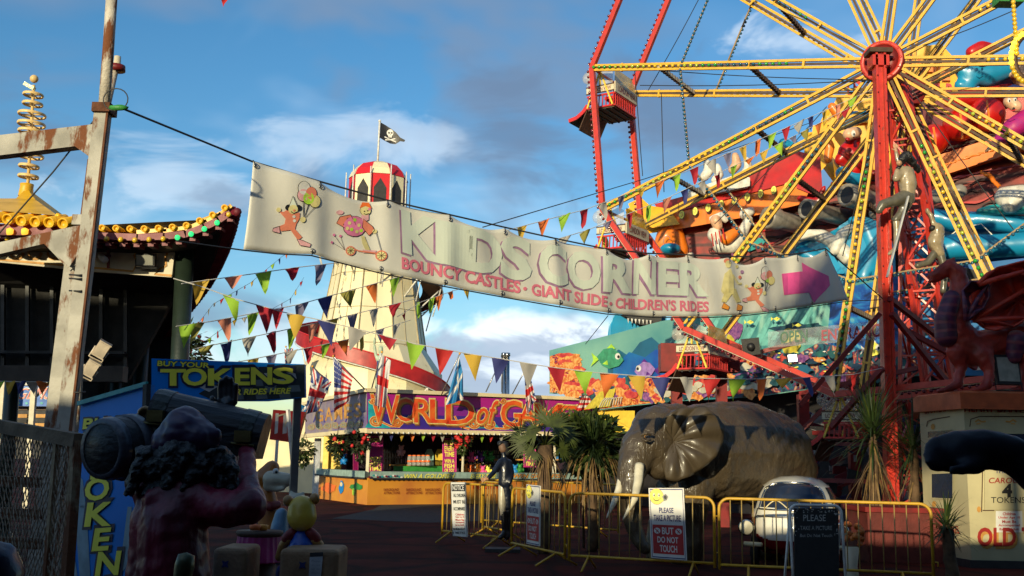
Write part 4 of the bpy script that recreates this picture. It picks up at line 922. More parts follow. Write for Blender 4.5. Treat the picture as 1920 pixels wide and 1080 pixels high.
organic('head', [[(348, 870, PZ+.08, 44), (346, 850, PZ+.08, 46)], [(348, 905, PZ+.05, 22)], [(318, 868, PZ+.2, 12)]], 'pirate_hand', ps, voxel=.014)
hr = []
rnd = random.Random(5)
for i in range(34):
    a = rnd.uniform(-1, 1); x = 348+a*66; y = 855; q_ = rnd.uniform(0, 6); hr.append([(x+a*(10+i_*6)+6*sin(i_*1.5+q_), y-6+i_*13, PZ-.05+abs(a)*.05+.03*cos(i_*1.5+q_), 12-i_*1.2) for i_ in range(7)])
organic('hair', hr+[[(345, 862, PZ+.02, 50)]], 'pirate_hair', ps, voxel=.009, it=1, disp=(.035, .035))
organic('headscarf', [[(345, 812, PZ+.05, 46), (372, 826, PZ+.03, 40)], [(318, 830, PZ+.05, 34)], [(300, 845, PZ+.02, 14), (288, 880, PZ, 12), (284, 905, PZ, 5)], [(345, 800, PZ+.05, 38)], [(400, 818, PZ+.02, 16)]], 'pirate_scarf', ps, voxel=.012, it=3, disp=(.035, .09))
# near hand: raised dark glove over the chest, five fingers
def hand(name, parent, m, base, fingers, thumb, vox=.006):
    return organic(name, [base]+fingers+[thumb], m, parent, voxel=vox, it=2)
hand('left_hand', ps, 'pirate_hand', [(262, 800, PZ+.4, 12), (266, 785, PZ+.4, 11)], [[(262, 782, PZ+.38, 5), (262, 771, PZ+.36, 4.5), (267, 766, PZ+.33, 4)], [(268, 780, PZ+.38, 5), (268, 769, PZ+.36, 4.5), (273, 764, PZ+.33, 4)], [(274, 781, PZ+.38, 5), (275, 770, PZ+.36, 4.5), (279, 766, PZ+.33, 4)], [(279, 784, PZ+.38, 4.5), (281, 776, PZ+.36, 4), (284, 772, PZ+.33, 3.5)]], [(256, 795, PZ+.38, 5), (252, 786, PZ+.36, 4.5), (256, 779, PZ+.34, 4)])
mat('dark_glove', (.02, .018, .022), rough=.35, coat=.2)
hand('right_hand', ps, 'dark_glove', [(425, 790, PZ+.42, 15), (427, 758, PZ+.42, 13)], [[(414, 752, PZ+.42, 6), (413, 728, PZ+.42, 5.5), (415, 714, PZ+.41, 5)], [(423, 750, PZ+.42, 6), (423, 722, PZ+.42, 5.5), (424, 708, PZ+.41, 5)], [(432, 751, PZ+.42, 6), (433, 724, PZ+.42, 5.5), (433, 711, PZ+.41, 5)], [(440, 755, PZ+.42, 5.5), (442, 734, PZ+.42, 5), (443, 722, PZ+.41, 4.5)]], [(412, 775, PZ+.4, 7), (402, 758, PZ+.4, 6), (398, 746, PZ+.4, 5)])
organic('forearm', [[(462, 860, PZ+.3, 18), (452, 820, PZ+.38, 16), (428, 785, PZ+.42, 14)]], 'pirate_shirt', ps, voxel=.012)
# treasure chest on the shoulders
tcst = thing('treasure_chest', 'dark wooden treasure chest with metal bands carried on the statue shoulders', 'chest', at(395, 800, PZ+.28))
CA, CB = at(288, 778, PZ+.34), at(494, 826, PZ+.38); cdir = (CB-CA).normalized(); cup_ = V((0, 0, 1)); cup_ = (cup_-cdir*cup_.dot(cdir)).normalized(); cy = cup_.cross(cdir)
def chestshape(b, t0, t1, s, m):
    prof = []
    for k in range(9): a = pi*k/8; prof.append((cos(a)*.105*s, .03+sin(a)*.075*s))
    prof = [(.105*s, -.07*s)]+prof+[(-.105*s, -.07*s)]
    ra = [lerp(CA, CB, t0)+cy*x+cup_*z for x, z in prof]; rb = [lerp(CA, CB, t1)+cy*x+cup_*z for x, z in prof]; n_ = len(prof)
    b.add(ra+rb, [tuple(range(n_)), tuple(range(2*n_-1, n_-1, -1))]+[(i, (i+1) % n_, n_+(i+1) % n_, n_+i) for i in range(n_)], m)
b = MB(); chestshape(b, 0, 1, 1.22, 'dark_wood'); b.build('body', tcst)
for t0 in (.03, .80): b = MB(); chestshape(b, t0, t0+.12, 1.27, 'chest_band'); b.build('metal_band', tcst)
for t0 in (.09, .86): b = MB(); c = lerp(CA, CB, t0)-cy*.145-cup_*.0; b.box(c, (.07, .03, .05), mat('brass', (.30, .22, .08), rough=.35, metal=.7)); b.tube([c+V((-.05, 0, -.03)), c+V((.05, 0, -.04))], .006, 'brass', 6); b.build('hasp', tcst)
# keg held at its left side
kg = thing('wooden_keg', 'dark wooden keg with grey metal hoops at the left of the pirate statue', 'keg', at(222, 838, PZ+.1))
KA, KB = at(190, 842, PZ+.12), at(278, 836, PZ+.35); ka = (KB-KA).normalized(); Lk = (KB-KA).length
kp = [(0, 0), (.118, 0), (.125, .01), (.140, Lk*.5), (.125, Lk*.95), (0, Lk*.95)]
b = MB(); b.lathe(kp, KA, 'dark_wood', 28, axis=ka); b.build('barrel', kg)
for z0, z1 in ((.0, .045), (.115, .165)): b = MB(); rr0 = .128+.018*sin(pi*z0/Lk*.9); rr1 = .130+.018*sin(pi*z1/Lk*.9); b.lathe([(rr0-.02, z0-.002), (rr0, z0-.002), (rr1, z1), (rr1-.01, z1)], KA, 'keg_grey', 28, axis=ka); b.build('hoop', kg)
# small cast post head by the statue
b = MB(); b.lathe([(0, .0), (.03, -.01), (.036, -.05), (.03, -.12), (.026, -1.1)], at(350, 1046, 3.9)+V((0, 0, .02)), mat('olive_metal', (.10, .10, .05), rough=.35, metal=.4), 16, axis=(.12, 0, 1)); props(b.build('bollard'), 'small olive metal post with rounded top at the pirate statue', 'post')
b = MB(); b.ball(at(-12, 1090, 3.0), (.075, .08, .11), mat('dark_glaze', (.02, .02, .05), rough=.3, coat=.12), 20, 14, warp=.1); b.tube([at(-12, 1110, 3.0), onz(-12, 3.0)], .06, 'dark_glaze', 12); props(b.build('glazed_bollard'), 'dark blue glazed rounded bollard at the bottom left corner', 'bollard')
# ================================================================ PICNIC FIGURES
def G2(x, D): return onz(x, D)
mat('bear_yellow', (.62, .42, .05), rough=.3, var=.1, coat=.12, bump=.1); mat('bear_ear', (.50, .26, .08), rough=.35); mat('denim', (.01, .06, .35), rough=.35, coat=.12); mat('stone_seat', (.30, .17, .08), rough=.7, var=.2, bump=.4); mat('cow_cream', (.55, .48, .34), rough=.35, coat=.12); mat('dog_orange', (.50, .17, .03), rough=.35, coat=.12)
BD = 7.6
be = thing('bear_figure', 'glossy yellow bear figure in blue dungarees seated with its back turned', 'figure', onz(562, BD))
organic('body', [[(565, 1050, BD, 26), (565, 1028, BD, 24), (564, 1008, BD, 15)], [(545, 1060, BD-.05, 15), (530, 1072, BD+.15, 13), (524, 1120, BD+.1, 10)], [(585, 1060, BD-.05, 15), (598, 1072, BD+.15, 13), (600, 1120, BD+.1, 10)]], 'denim', be, voxel=.015)
organic('head', [[(566, 968, BD, 28), (566, 955, BD, 26)], [(566, 962, BD+.12, 16)]], 'bear_yellow', be, voxel=.013, it=8)
for x, y in ((540, 938), (590, 934)): organic('ear', [[(x, y, BD, 10), (x+1, y+3, BD+.02, 9)]], 'bear_ear', be, voxel=.01)
for sx in (-1, 1): organic('arm', [[(565+sx*24, 1010, BD, 9), (565+sx*34, 1022, BD+.03, 9), (565+sx*(42 if sx < 0 else 36), 1045, BD+.06, 8)]], 'bear_ear', be, voxel=.011); organic('sleeve', [[(565+sx*17, 1000, BD, 11), (565+sx*27, 1010, BD+.01, 11)]], 'dark_red', be, voxel=.011)
def stone_seat(label, x0, x1, y0, D, sign=False, cutout=False):
    t_ = thing('stone_seat', label, 'seat', onz((x0+x1)/2, D), 'square tan seats round the picnic table'); P = at((x0+x1)/2, y0, D); w = mm(x1-x0, D)
    b = MB(); b.box((P.x, P.y+.22, P.z/2), (w, .44, P.z), 'stone_seat'); o = b.build('block', t_); bv = o.modifiers.new('b', 'BEVEL'); bv.width = .035; bv.segments = 3
    S = lambda x, y, h=0: V((P.x+(x-(x0+x1)/2)*D/F, P.y-.005-h, P.z-(y-y0)*D/F)); b = MB(); cx = lerp(x0, x1, .4)
    b.flat([(cx+9*cos(k*pi/4)*(1 if k % 2 else .45), y0+28+9*sin(k*pi/4)*(1 if k % 2 else .45)) for k in range(8)], S, 'navy', .004); b.build('star_emblem', o)
    return t_, S
s1, S1 = stone_seat('tan stone seat with a blue star in front of the pirate statue', 400, 462, 1028, 7.3)
s2, S2b = stone_seat('tan stone seat under the yellow bear figure with a paper notice', 526, 634, 1030, 7.2)
b = MB(); b.flat([(582, 1036), (606, 1034), (604, 1080), (582, 1082)], S2b, 'light_grey', .006); b.flat([(582, 1036), (606, 1034), (606, 1041), (582, 1043)], S2b, 'dark', .009)
for i in range(4): b.text(['Please', 'do not', 'sit on', 'display'][i], R4(586, 1048+i*7, 602, 1052+i*7), S2b, 'grey', .009)
b.build('paper_notice', s2)
tb = thing('picnic_table', 'round toadstool table with a ribbed pink skirt beside the bear figure', 'table', onz(487, 8.0))
tp = at(487, 1000, 8.0); b = MB(); b.lathe([(.0, .02), (.17, .02), (.175, 0), (.16, -.02)], tp, 'brown', 24); b.build('table_top', tb)
b = MB(); prof = [(.155, -.02), (.175, -.20), (.16, -.21)]; vs = []; fs = []; n_ = 44
for r_, z_ in prof:
    for k in range(n_): a = 2*pi*k/n_; rr1 = r_*(1+.04*(k % 2)); vs.append(tp+V((rr1*cos(a), rr1*sin(a), z_)))
for i in range(2):
    for k in range(n_): fs.append((i*n_+k, i*n_+(k+1) % n_, (i+1)*n_+(k+1) % n_, (i+1)*n_+k))
b.add(vs, fs, mat('pink_skirt', (.45, .03, .16), rough=.5)); b.build('skirt', tb)
b = MB(); b.tube([V((tp.x, tp.y, 0)), tp-V((0, 0, .1))], .13, 'brown', 16); b.build('pedestal', tb)
for i, (x, m) in enumerate(((478, 'deep_orange'), (492, 'orange'))): b = MB(); b.lathe([(0, .0), (.035, 0), (.045, .035), (.0, .045)], at(x, 994, 7.95+.05*i), m, 14); props(b.build('toy_bowl'), ['small red bowl on the toadstool table', 'small orange bowl on the toadstool table'][i], 'bowl')
cw = thing('cow_figure', 'small cream animal figure in a pale blue smock behind the bear figure', 'figure', onz(526, 8.5))
organic('body', [[(522, 1040, 8.5, 20), (524, 990, 8.5, 17), (528, 965, 8.5, 13)]], mat('smock_blue', (.16, .30, .42), rough=.4, coat=.2), cw, voxel=.016)
organic('head', [[(552, 938, 8.5, 14), (540, 940, 8.4, 10)], [(545, 922, 8.5, 4)], [(568, 925, 8.5, 4)], [(562, 935, 8.5, 11)]], 'cow_cream', cw, voxel=.012)
organic('leg', [[(515, 1040, 8.5, 9), (512, 1110, 8.5, 9)], [(532, 1040, 8.5, 9), (534, 1110, 8.5, 9)]], 'cow_cream', cw, voxel=.016)
dg_ = thing('dog_figure', 'orange and cream dog figure with an open mouth beyond the pirate statue', 'figure', onz(510, 9.2))
organic('body', [[(500, 925, 9.2, 17), (505, 960, 9.2, 20), (505, 1000, 9.2, 22)], [(495, 1000, 9.2, 12), (494, 1050, 9.2, 12)], [(520, 1000, 9.2, 12), (520, 1050, 9.2, 12)], [(498, 895, 9.2, 20), (510, 878, 9.2, 15)]], 'dog_orange', dg_, voxel=.018)
organic('muzzle', [[(508, 898, 9.1, 16), (528, 898, 9.05, 13), (543, 900, 9.0, 12)], [(505, 910, 9.1, 12), (520, 917, 9.05, 6), (532, 916, 9.0, 4)]], 'cow_cream', dg_, voxel=.012)
b = MB(); b.ball(at(517, 884, 9.05), mm(6, 9.1), 'white', 12, 8); b.ball(at(518, 885, 9.02), mm(2.6, 9), 'black', 8, 6); b.build('eye', dg_)
organic('collar', [[(492, 946, 9.15, 9), (508, 950, 9.1, 9), (520, 946, 9.15, 8)]], 'dark_red', dg_, voxel=.012)
# ================================================================ GAME STALL
st = thing('game_stall', 'fairground game stall with purple fascia, ornate lettering and orange counter', 'stall', onz(900, 36))
K0, K1, K2 = (572, 41), (688, 34), (1175, 40.3)
FF = vplane(K1, K2); FL = vplane(K0, K1)
mat('fascia_purple', (.13, .02, .28), rough=.45, var=.05, scale=.5, bump=0, col2=(.36, .01, .22)); mat('fascia_magenta', (.40, .012, .24), rough=.45, var=.05, scale=.6, bump=0); mat('fascia_indigo', (.045, .02, .26), rough=.45, var=.05, bump=0)
mat('turquoise', (.02, .42, .50), rough=.45, bump=0); mat('letter_red', (.68, .05, .015), rough=.45, bump=0, scale=3, col2=(.75, .16, .02)); mat('letter_gold', (.50, .24, .03), rough=.45, bump=0, var=.1); mat('letter_cream', (.82, .66, .25), rough=.5, bump=0); mat('letter_brown', (.14, .05, .06), rough=.5, bump=0)
def ftop(x): return lerp(733, 753, (x-690)/480)
def fbot(x): return lerp(806, 814, (x-690)/480)
def FW(x0, x1, v0, v1): return lambda u, v: (lerp(x0, x1, u), lerp(ftop(lerp(x0, x1, u)), fbot(lerp(x0, x1, u)), lerp(v0, v1, v)))
b = MB(); b.slab([FF(x, y) for x, y in ((688, 733), (1175, 753), (1175, 814), (688, 806))], (0, .15, 0), 'fascia_purple'); fb = b.build('front_fascia', st)
b = MB()
for v0, v1, m in ((0.06, .34, 'fascia_magenta'), (.34, .42, 'fascia_purple'), (.58, .95, 'fascia_indigo')):
    b.flat([(694, lerp(ftop(694), fbot(694), v0)), (1170, lerp(ftop(1170), fbot(1170), v0)), (1170, lerp(ftop(1170), fbot(1170), v1)), (694, lerp(ftop(694), fbot(694), v1))], FF, m, .004)
for x in (700, 880, 905, 1150): b.flat([(x-8, 789), (x+20, 790), (x+32, 803), (x-16, 802)], FF, 'turquoise', .008)
b.flat([(690, 750), (700, 745), (706, 760), (702, 790), (690, 795)], FF, 'turquoise', .008)
def scroll(b, x, y, r, S, sgn=1, turns=2.2, h=.012, cols=('letter_cream', 'letter_red', 'letter_gold'), ws=(4.6, 2.6, 1.0)):
    pts = []
    for i in range(int(turns*12)+1):
        a = i/12*2*pi; rr_ = r*(1-.86*i/(turns*12)); pts.append((x+sgn*rr_*cos(a), y+rr_*sin(a)*.85))
    for c_, w_, k in zip(cols, ws, range(3)): b.line(pts, w_, S, c_, h+.004*k)
for x, y, r, s_ in ((704, 789, 12, 1), (745, 792, 9, -1), (866, 793, 8, 1), (888, 794, 11, 1), (918, 795, 11, -1), (952, 797, 8, -1), (1105, 797, 9, 1), (1150, 797, 12, -1), (702, 748, 7, -1)): scroll(b, x, y, r, FF, s_)
for pts in ([(716, 792), (732, 799), (748, 800), (768, 780)], [(852, 780), (862, 800), (880, 804)], [(926, 803), (948, 804), (966, 788)], [(1080, 785), (1096, 803), (1140, 806)]):
    b.line(pts, 4, FF, 'letter_cream', .012); b.line(pts, 2, FF, 'letter_red', .016)
b.build('painted_panel', fb)
b = MB()
for s_, x0, x1, v0, v1, sh in (('W', 694, 748, .10, .80, 0), ('O', 742, 779, .17, .76, 0), ('R', 776, 810, .17, .78, 0), ('L', 806, 840, .17, .78, 0), ('D', 836, 888, .15, .80, 0), ('of', 893, 934, .14, .78, .35), ('G', 939, 978, .12, .84, 0), ('A', 970, 1006, .22, .78, 0), ('M', 1002, 1052, .18, .76, 0), ('E', 1046, 1078, .20, .74, 0), ('S', 1076, 1098, .17, .84, 0)):
    for dx, dy, g_, m, h, o_ in ((4, .07, .6, 'letter_brown', .014, .05), (2.2, .04, .2, 'letter_gold', .018, .035), (0, 0, .5, 'letter_cream', .022, .05), (0, 0, -.1, 'letter_red', .027, .018)):
        b.text(s_, FW(x0-g_+dx, x1+g_+dx, v0+dy-g_*.012, v1+dy+g_*.012), FF, m, h, off=o_, shear=sh)
for x0 in (694, 939): scroll(b, x0+4, 752, 6, FF, -1, 1.3, .03)
b.build('lettering', fb)
for y0, y1, hh in ((731.5, 751.5, .12), (808, 815.5, .14)):
    b = MB(); b.beam(FF(684, y0, .06), FF(1178, y1, .06), .16, hh, 'cream'); b.build('trim_rail', fb)
b = MB()
for i in range(48): x = 692+i*10; b.ball(FF(x, 811+(x-690)*.015, .17), .035, 'white', 6, 4)
b.build('bulb_row', fb)
# left side fascia
b = MB(); b.slab([FL(x, y) for x, y in ((572, 758), (688, 733), (688, 806), (572, 815))], (.1, .12, 0), mat('fascia_grey_purple', (.16, .12, .26), rough=.5, col2=(.34, .28, .22), scale=1.5)); lf = b.build('side_fascia', st)
b = MB()
for i in range(7):
    x = 584+i*15; yb = 800-i*1; scroll(b, x, yb, 7, FL, 1 if i % 2 else -1, 2, .01, ('ochre', 'letter_gold', 'turquoise'), (3, 1.6, .8))
for i, ch in enumerate('GAMES'): b.text(ch, R4(592+i*18, 768-i*3, 606+i*18, 790-i*2), FL, 'ochre', .01, off=.04)
for i in range(5): b.line([(588+i*20, 792), (594+i*20, 775), (606+i*20, 770)], 2.5, FL, 'fascia_indigo', .008)
b.build('painted_panel', lf)
b = MB(); b.beam(FL(572, 757, .06), FL(690, 731.5, .06), .14, .12, 'cream'); b.beam(FL(568, 818, .06), FL(690, 807, .06), .14, .14, 'cream'); b.build('trim_rail', lf)
# roof, interior box
def fw_(x, D, y): return at(x, y, D)
b = MB()
P0 = FF(690, 735); P1 = FF(1178, 753); P0b = FL(572, 757); z_ = P0.z-.02
Bk = V((P1.x-.5, 46, 0)); Bl = V((P0b.x+1.2, 46, 0))
b.add([V((P0.x, P0.y, z_)), V((P1.x, P1.y, z_)), V((Bk.x, Bk.y, z_)), V((Bl.x, Bl.y, z_)), V((P0b.x, P0b.y, z_))], [(0, 1, 2, 3, 4)], 'cream2'); b.build('roof', st)
b = MB(); zc = FF(690, 812).z
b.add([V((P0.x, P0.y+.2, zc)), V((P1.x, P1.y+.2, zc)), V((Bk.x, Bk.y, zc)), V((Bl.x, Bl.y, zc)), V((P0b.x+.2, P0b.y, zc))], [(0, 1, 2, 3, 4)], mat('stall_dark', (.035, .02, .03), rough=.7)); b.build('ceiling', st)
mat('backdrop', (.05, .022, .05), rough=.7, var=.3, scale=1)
b = MB(); D_b = 39.4
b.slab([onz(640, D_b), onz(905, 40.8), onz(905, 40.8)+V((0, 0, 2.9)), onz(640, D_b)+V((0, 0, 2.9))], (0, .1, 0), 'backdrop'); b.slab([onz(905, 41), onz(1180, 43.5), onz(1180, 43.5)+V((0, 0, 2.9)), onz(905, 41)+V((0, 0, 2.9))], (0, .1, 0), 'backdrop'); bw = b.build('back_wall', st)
# lattice racks
for x0, x1, y0, y1, D, nx, ny, lit in ((716, 757, 815, 880, 38.6, 8, 6, 0), (882, 948, 815, 880, 39.9, 9, 7, 1)):
    b = MB(); PL = vplane((x0, D), (x1, D+.5))
    for i in range(nx+1): x = lerp(x0, x1, i/nx); b.beam(PL(x, y0), PL(x, y1), .035, .035, 'black')
    for j in range(ny+1): y = lerp(y0, y1, j/ny); b.beam(PL(x0, y), PL(x1, y), .035, .035, 'black')
    lo_ = b.build('lattice_rack', st); b = MB(); rnd = random.Random(8)
    for i in range(nx):
        for j in range(ny):
            x = lerp(x0, x1, (i+.5)/nx); y = lerp(y0, y1, (j+.5)/ny); w_ = (x1-x0)/nx*.32; hh = (y1-y0)/ny*.36
            b.flat([(x-w_, y-hh), (x+w_, y-hh), (x+w_, y+hh), (x-w_, y+hh)], PL, (['white', 'cream', 'light_grey'][rnd.randrange(3)] if (lit and j > 2) else 'brown'), -.2)
    b.build('prize_cards', lo_)
# counter: grey-green band over orange panels
mat('counter_orange', (.62, .26, .03), rough=.5, var=.15, scale=1.2, col2=(.50, .17, .03)); mat('counter_band', (.30, .42, .38), rough=.5, var=.15)
CF = vplane((690, 34.3), (1178, 40.3)); CL = vplane((598, 38.6), (690, 34.3))
def cz(S, x, z): 
    p = S(x, 900); return V((p.x, p.y, z))
b = MB(); a, c_, d_ = cz(CL, 598, 0), cz(CF, 690, 0), cz(CF, 1178, 0)
up = V((0, 0, .86))
for p, q in ((a, c_), (c_, d_)): b.slab([p, q, q+up, p+up], (.0, .12, 0), 'counter_orange')
cnt = b.build('counter_front', st)
b = MB()
for p, q in ((a, c_), (c_, d_)): n_ = (q-p).cross(V((0, 0, 1))).normalized()*(1); n_ = n_ if n_.y < 0 else -n_; b.slab([p+n_*.12+V((0, 0, .86)), q+n_*.12+V((0, 0, .86)), q+n_*.12+V((0, 0, 1.07)), p+n_*.12+V((0, 0, 1.07))], (0, .9, 0), 'counter_band'); b.beam(p+n_*.14+V((0, 0, .845)), q+n_*.14+V((0, 0, .845)), .05, .05, 'dark')
cb = b.build('counter_top', st)
CFs = Plane(c_+V((0, -.14, 0)), d_+V((0, -.14, 0)), c_+V((0, -.14, 1)))
b = MB()
b.text('WIN A GOLDFISH', Q((758, 889), (852, 888.5), (851, 896.5), (757, 898)), CFs, 'lemon', .03, off=.03, shear=.25)
b.text('EVERY TIME', Q((882, 889), (930, 889), (929, 896.5), (881, 897)), CFs, 'lemon', .03, off=.03, shear=.25); b.text('WIN GOLDFISH', Q((962, 889), (1060, 889), (1060, 896), (962, 896)), CFs, 'orange', .03, off=.03, shear=.25); b.build('lettering', cb)
b = MB(); rnd = random.Random(2)
for i in range(16): b.flat(blob(692+i*4, 893+rnd.uniform(-2, 2), 2.2, 2, 7, .3, i), CFs, ['dark_red', 'navy', 'teal', 'white'][i % 4], .025+.001*i)
b.build('printed_pattern', cb)
CFo = Plane(c_+V((0, -.01, 0)), d_+V((0, -.01, 0)), c_+V((0, -.01, 1))); CLo = Plane(a+V((0, -.01, 0)), c_+V((0, -.01, 0)), a+V((0, -.01, 1)))
b = MB()
for x in (719, 761, 797, 1000): b.text('FAIRGROUND', Q((x, 916), (x+28, 915.5), (x+28, 920.5), (x, 921)), CFo, 'dark_red', .02, off=.01); b.text('ATTRACTIONS', Q((x, 922), (x+30, 921.5), (x+30, 926.5), (x, 927)), CFo, 'dark_red', .02, off=.01)
b.text('THE FUN FAIR', Q((884, 906), (940, 905), (940, 916), (884, 917)), CFo, 'letter_red', .02, off=.03); b.build('lettering', cnt)
b = MB(); b.flat(blob(618, 915, 13, 9, 12, .3, 3), CLo, 'deep_orange', .015); b.flat(blob(641, 914, 5, 11, 10, .3, 4), CLo, 'sky_blue', .02); b.disc(641, 908, 2.5, 4, CLo, 'cream', .025); b.flat(blob(668, 912, 11, 6, 12, .4, 5), CLo, 'green', .015); b.flat(blob(664, 922, 3, 7, 8, .3, 6), CLo, 'lime', .02); b.build('painted_splashes', cnt)
b = MB()
for i in range(30): x = 698+i*9; b.flat([(x, 898.5), (x+9, 898.5), (x+4.5, 902.5)], CFo, 'brown', .02)
b.build('zigzag_trim', cnt)  # row of brown triangles below the counter band
# posts
for x, D, m, w_ in ((611, 38.4, 'yellow', .2), (628, 38.6, 'yellow', .5), (690, 34.6, 'cream2', .1), (868, 37, 'cream2', .08), (1040, 39, 'cream2', .1), (1165, 40, 'cream2', .12)):
    b = MB(); b.beam(onz(x, D), V((onz(x, D).x, D, zc)), w_, .15, m, up=(0, 1, 0)); b.build('post', st)
b = MB(); b.slab([onz(634, 39)+V((0, 0, 1.0)), onz(650, 38.8)+V((0, 0, 1.0)), onz(650, 38.8)+V((0, 0, 2.4)), onz(634, 39)+V((0, 0, 2.4))], (0, .05, 0), 'maroon'); b.build('side_panel', st)
# posters
def poster(label, x0, x1, y0, y1, D, lines):
    P = vplane((x0, D), (x1, D+.15)); t_ = MB(); t_.slab([P(x0, y0), P(x1, y0), P(x1, y1), P(x0, y1)], (0, .04, 0), 'magenta'); o = t_.build('poster'); props(o, label, 'poster', 'magenta prize posters in the game stall')
    t_ = MB()
    for i in (0, 1): x = x0 if i == 0 else x1; t_.line([(x, y0), (x, y1)], 1, P, 'pink', .01)
    t_.line([(x0, y0), (x1, y0)], 1, P, 'pink', .01)
    for s_, ya, yb in lines: t_.text(s_, R4(x0+3.5, ya, x1-3.5, yb), P, 'lemon', .012, off=.05)
    t_.build('lettering', o)
poster('magenta prize poster at the left of the stall front', 688, 718, 818, 887, 35.5, [('PICK', 822, 829), ('PRIZE', 857, 864), ('EVERY', 866, 873), ('TIME', 875, 882)])
poster('tall magenta poster in the middle promising a fish or toy', 830, 855, 822, 887, 36.6, [('PRIZE', 826, 834), ('EVERY', 837, 846), ('TIME', 848, 856), ('WIN A', 861, 868), ('FISH', 870, 877), ('OR TOY', 879, 885)])
poster('short magenta poster behind the fan palm', 982, 1004, 843, 876, 38.2, [('PRIZE', 846, 852), ('EVERY', 855, 862), ('TIME', 866, 873)])
poster('narrow red poster hanging inside the stall left end', 662, 671, 838, 886, 36.2, [('WIN', 842, 848), ('A', 850, 856), ('TOY', 858, 864)])
# things on the counter and shelves
mat('shelf_orange', (.62, .28, .05), rough=.5)
for x0, x1, D, y in ((866, 945, 38.4, 862), (968, 1150, 39.6, 862), (735, 800, 37, 872)):
    b = MB(); b.beam(at(x0, y, D), at(x1, y, D+.6), .5, .05, 'shelf_orange', up=(0, 0, 1)); b.build('shelf', st)
b = MB(); b.slab([at(738, 874, 36.6), at(830, 874, 37.4), at(830, 889, 37.4), at(738, 889, 36.6)], (0, .06, 0), 'green'); b.build('shelf_front', st)
cols_ = ['pink', 'green', 'orange', 'purple', 'sky_blue', 'lemon', 'brown', 'pale_pink', 'white', 'deep_orange', 'lime', 'teal']
cn_ = ['pink', 'green', 'orange', 'purple', 'blue', 'yellow', 'brown', 'pale pink', 'white', 'red-orange', 'lime', 'teal']
spots = [(884, 858, 38.3, 0, 'left end of the orange shelf'), (901, 857, 38.4, 3, 'orange shelf beside the lattice'), (908, 856, 38.5, 1, 'middle of the orange shelf'), (920, 857, 38.5, 1, 'right half of the orange shelf'), (872, 880, 37.8, 2, 'floor under the orange shelf'), (884, 882, 37.9, 9, 'counter behind the goldfish lettering'), (896, 880, 38, 2, 'counter under the purple toy'), (905, 884, 38, 0, 'counter left of the dark statue'), (915, 882, 38.1, 5, 'counter just left of the dark statue'),
         (966, 882, 39, 4, 'counter right of the dark statue'), (975, 880, 39, 1, 'counter under the short poster'), (1048, 858, 40, 4, 'shelf behind the fan palm'), (1066, 856, 40, 8, 'shelf behind the palm crown'), (1085, 858, 40.2, 0, 'shelf between the two palms'), (1035, 882, 39.4, 8, 'counter behind the palm trunk'), (752, 846, 36.9, 7, 'top of the green game counter'), (645, 862, 37.4, 4, 'post at the left end of the stall'), (1105, 858, 40.3, 6, 'shelf behind the bushy palm'), (1120, 880, 40.2, 2, 'counter behind the bushy palm'), (990, 858, 39.6, 5, 'shelf beside the short poster')]
for i, (x, y, D, c_, where) in enumerate(spots):
    t_ = thing('plush_toy', f'{cn_[c_]} plush toy on the {where}', 'toy', at(x, y+5, D), 'prize toys in the game stall'); b = MB(); P = at(x, y, D); b.ball(P-V((0, 0, .04)), (.12, .1, .12), cols_[c_], 10, 7, warp=.2, seed=i); b.ball(P+V((0, 0, .11)), .085, cols_[c_], 10, 7)
    for s_ in (-1, 1): b.ball(P+V((s_*.07, 0, .19)), .035, cols_[c_], 6, 4); b.ball(P+V((s_*.12, -.03, -.02)), (.04, .04, .07), cols_[c_], 6, 4); b.ball(P+V((s_*.07, -.08, -.13)), (.045, .07, .04), cols_[c_], 6, 4)
    b.build('body', t_)
for i in range(5):
    t_ = thing('glass_jar', 'clear glass jar with orange rim, one of the row on the green game counter', 'jar', at(768+i*8.5, 873, 36.8), 'glass jars on the green game counter')
    P = at(768+i*8.5, 873, 36.8); b = MB(); b.lathe([(.0, 0), (.075, 0), (.085, .04), (.085, .3), (.06, .34)], P, mat('jar_glass', (.5, .5, .48), rough=.08, bump=0, alpha=.55), 12); b.build('glass', t_); b = MB(); b.lathe([(.088, .12), (.1, .15), (.088, .18)], P, 'deep_orange', 12); b.lathe([(.07, .33), (.08, .36), (.0, .37)], P, 'deep_orange', 12); b.build('rim', t_)
for x, m, lb in ((805, 'pale_teal', 'pale green gravestone-shaped board inside the stall'), (824, 'yellow', 'yellow round-topped board beside the tall poster')):
    b = MB(); P = vplane((x-9, 37.8), (x+9, 37.9)); b.slab([P(*q) for q in ((x-8, 888), (x-8, 850), (x-4, 842), (x+4, 842), (x+8, 850), (x+8, 888))], (0, .06, 0), m); props(b.build('prize_board'), lb, 'board')
# hanging baskets
mat('leaf_basket', (.07, .11, .02), rough=.6, var=.4, bump=0, trans=.2); mat('leaf_dark', (.03, .05, .012), rough=.6, var=.4, bump=0, trans=.15); mat('petal', (.60, .02, .02), rough=.6, bump=0); mat('basket_wire', (.05, .035, .02), rough=.8)
def leaves(b, c, r, n, m, ln=.09, seed=0, droop=.3):
    rnd = random.Random(seed); c = V(c)
    for i in range(n):
        d = V((rnd.gauss(0, 1), rnd.gauss(0, 1), rnd.gauss(0, 1))).normalized(); p = c+V((d.x*r[0], d.y*r[1], d.z*r[2]))*rnd.uniform(.45, 1.1); t_ = (d+V((rnd.uniform(-.7, .7), rnd.uniform(-.7, .7), -droop))).normalized(); s_ = t_.cross(V((rnd.uniform(-1, 1), rnd.uniform(-1, 1), 1))).normalized()*ln*.28; l_ = ln*rnd.uniform(.6, 1.4)
        b.add([p, p+t_*l_*.5+s_, p+t_*l_, p+t_*l_*.5-s_], [(0, 1, 2, 3)], m)
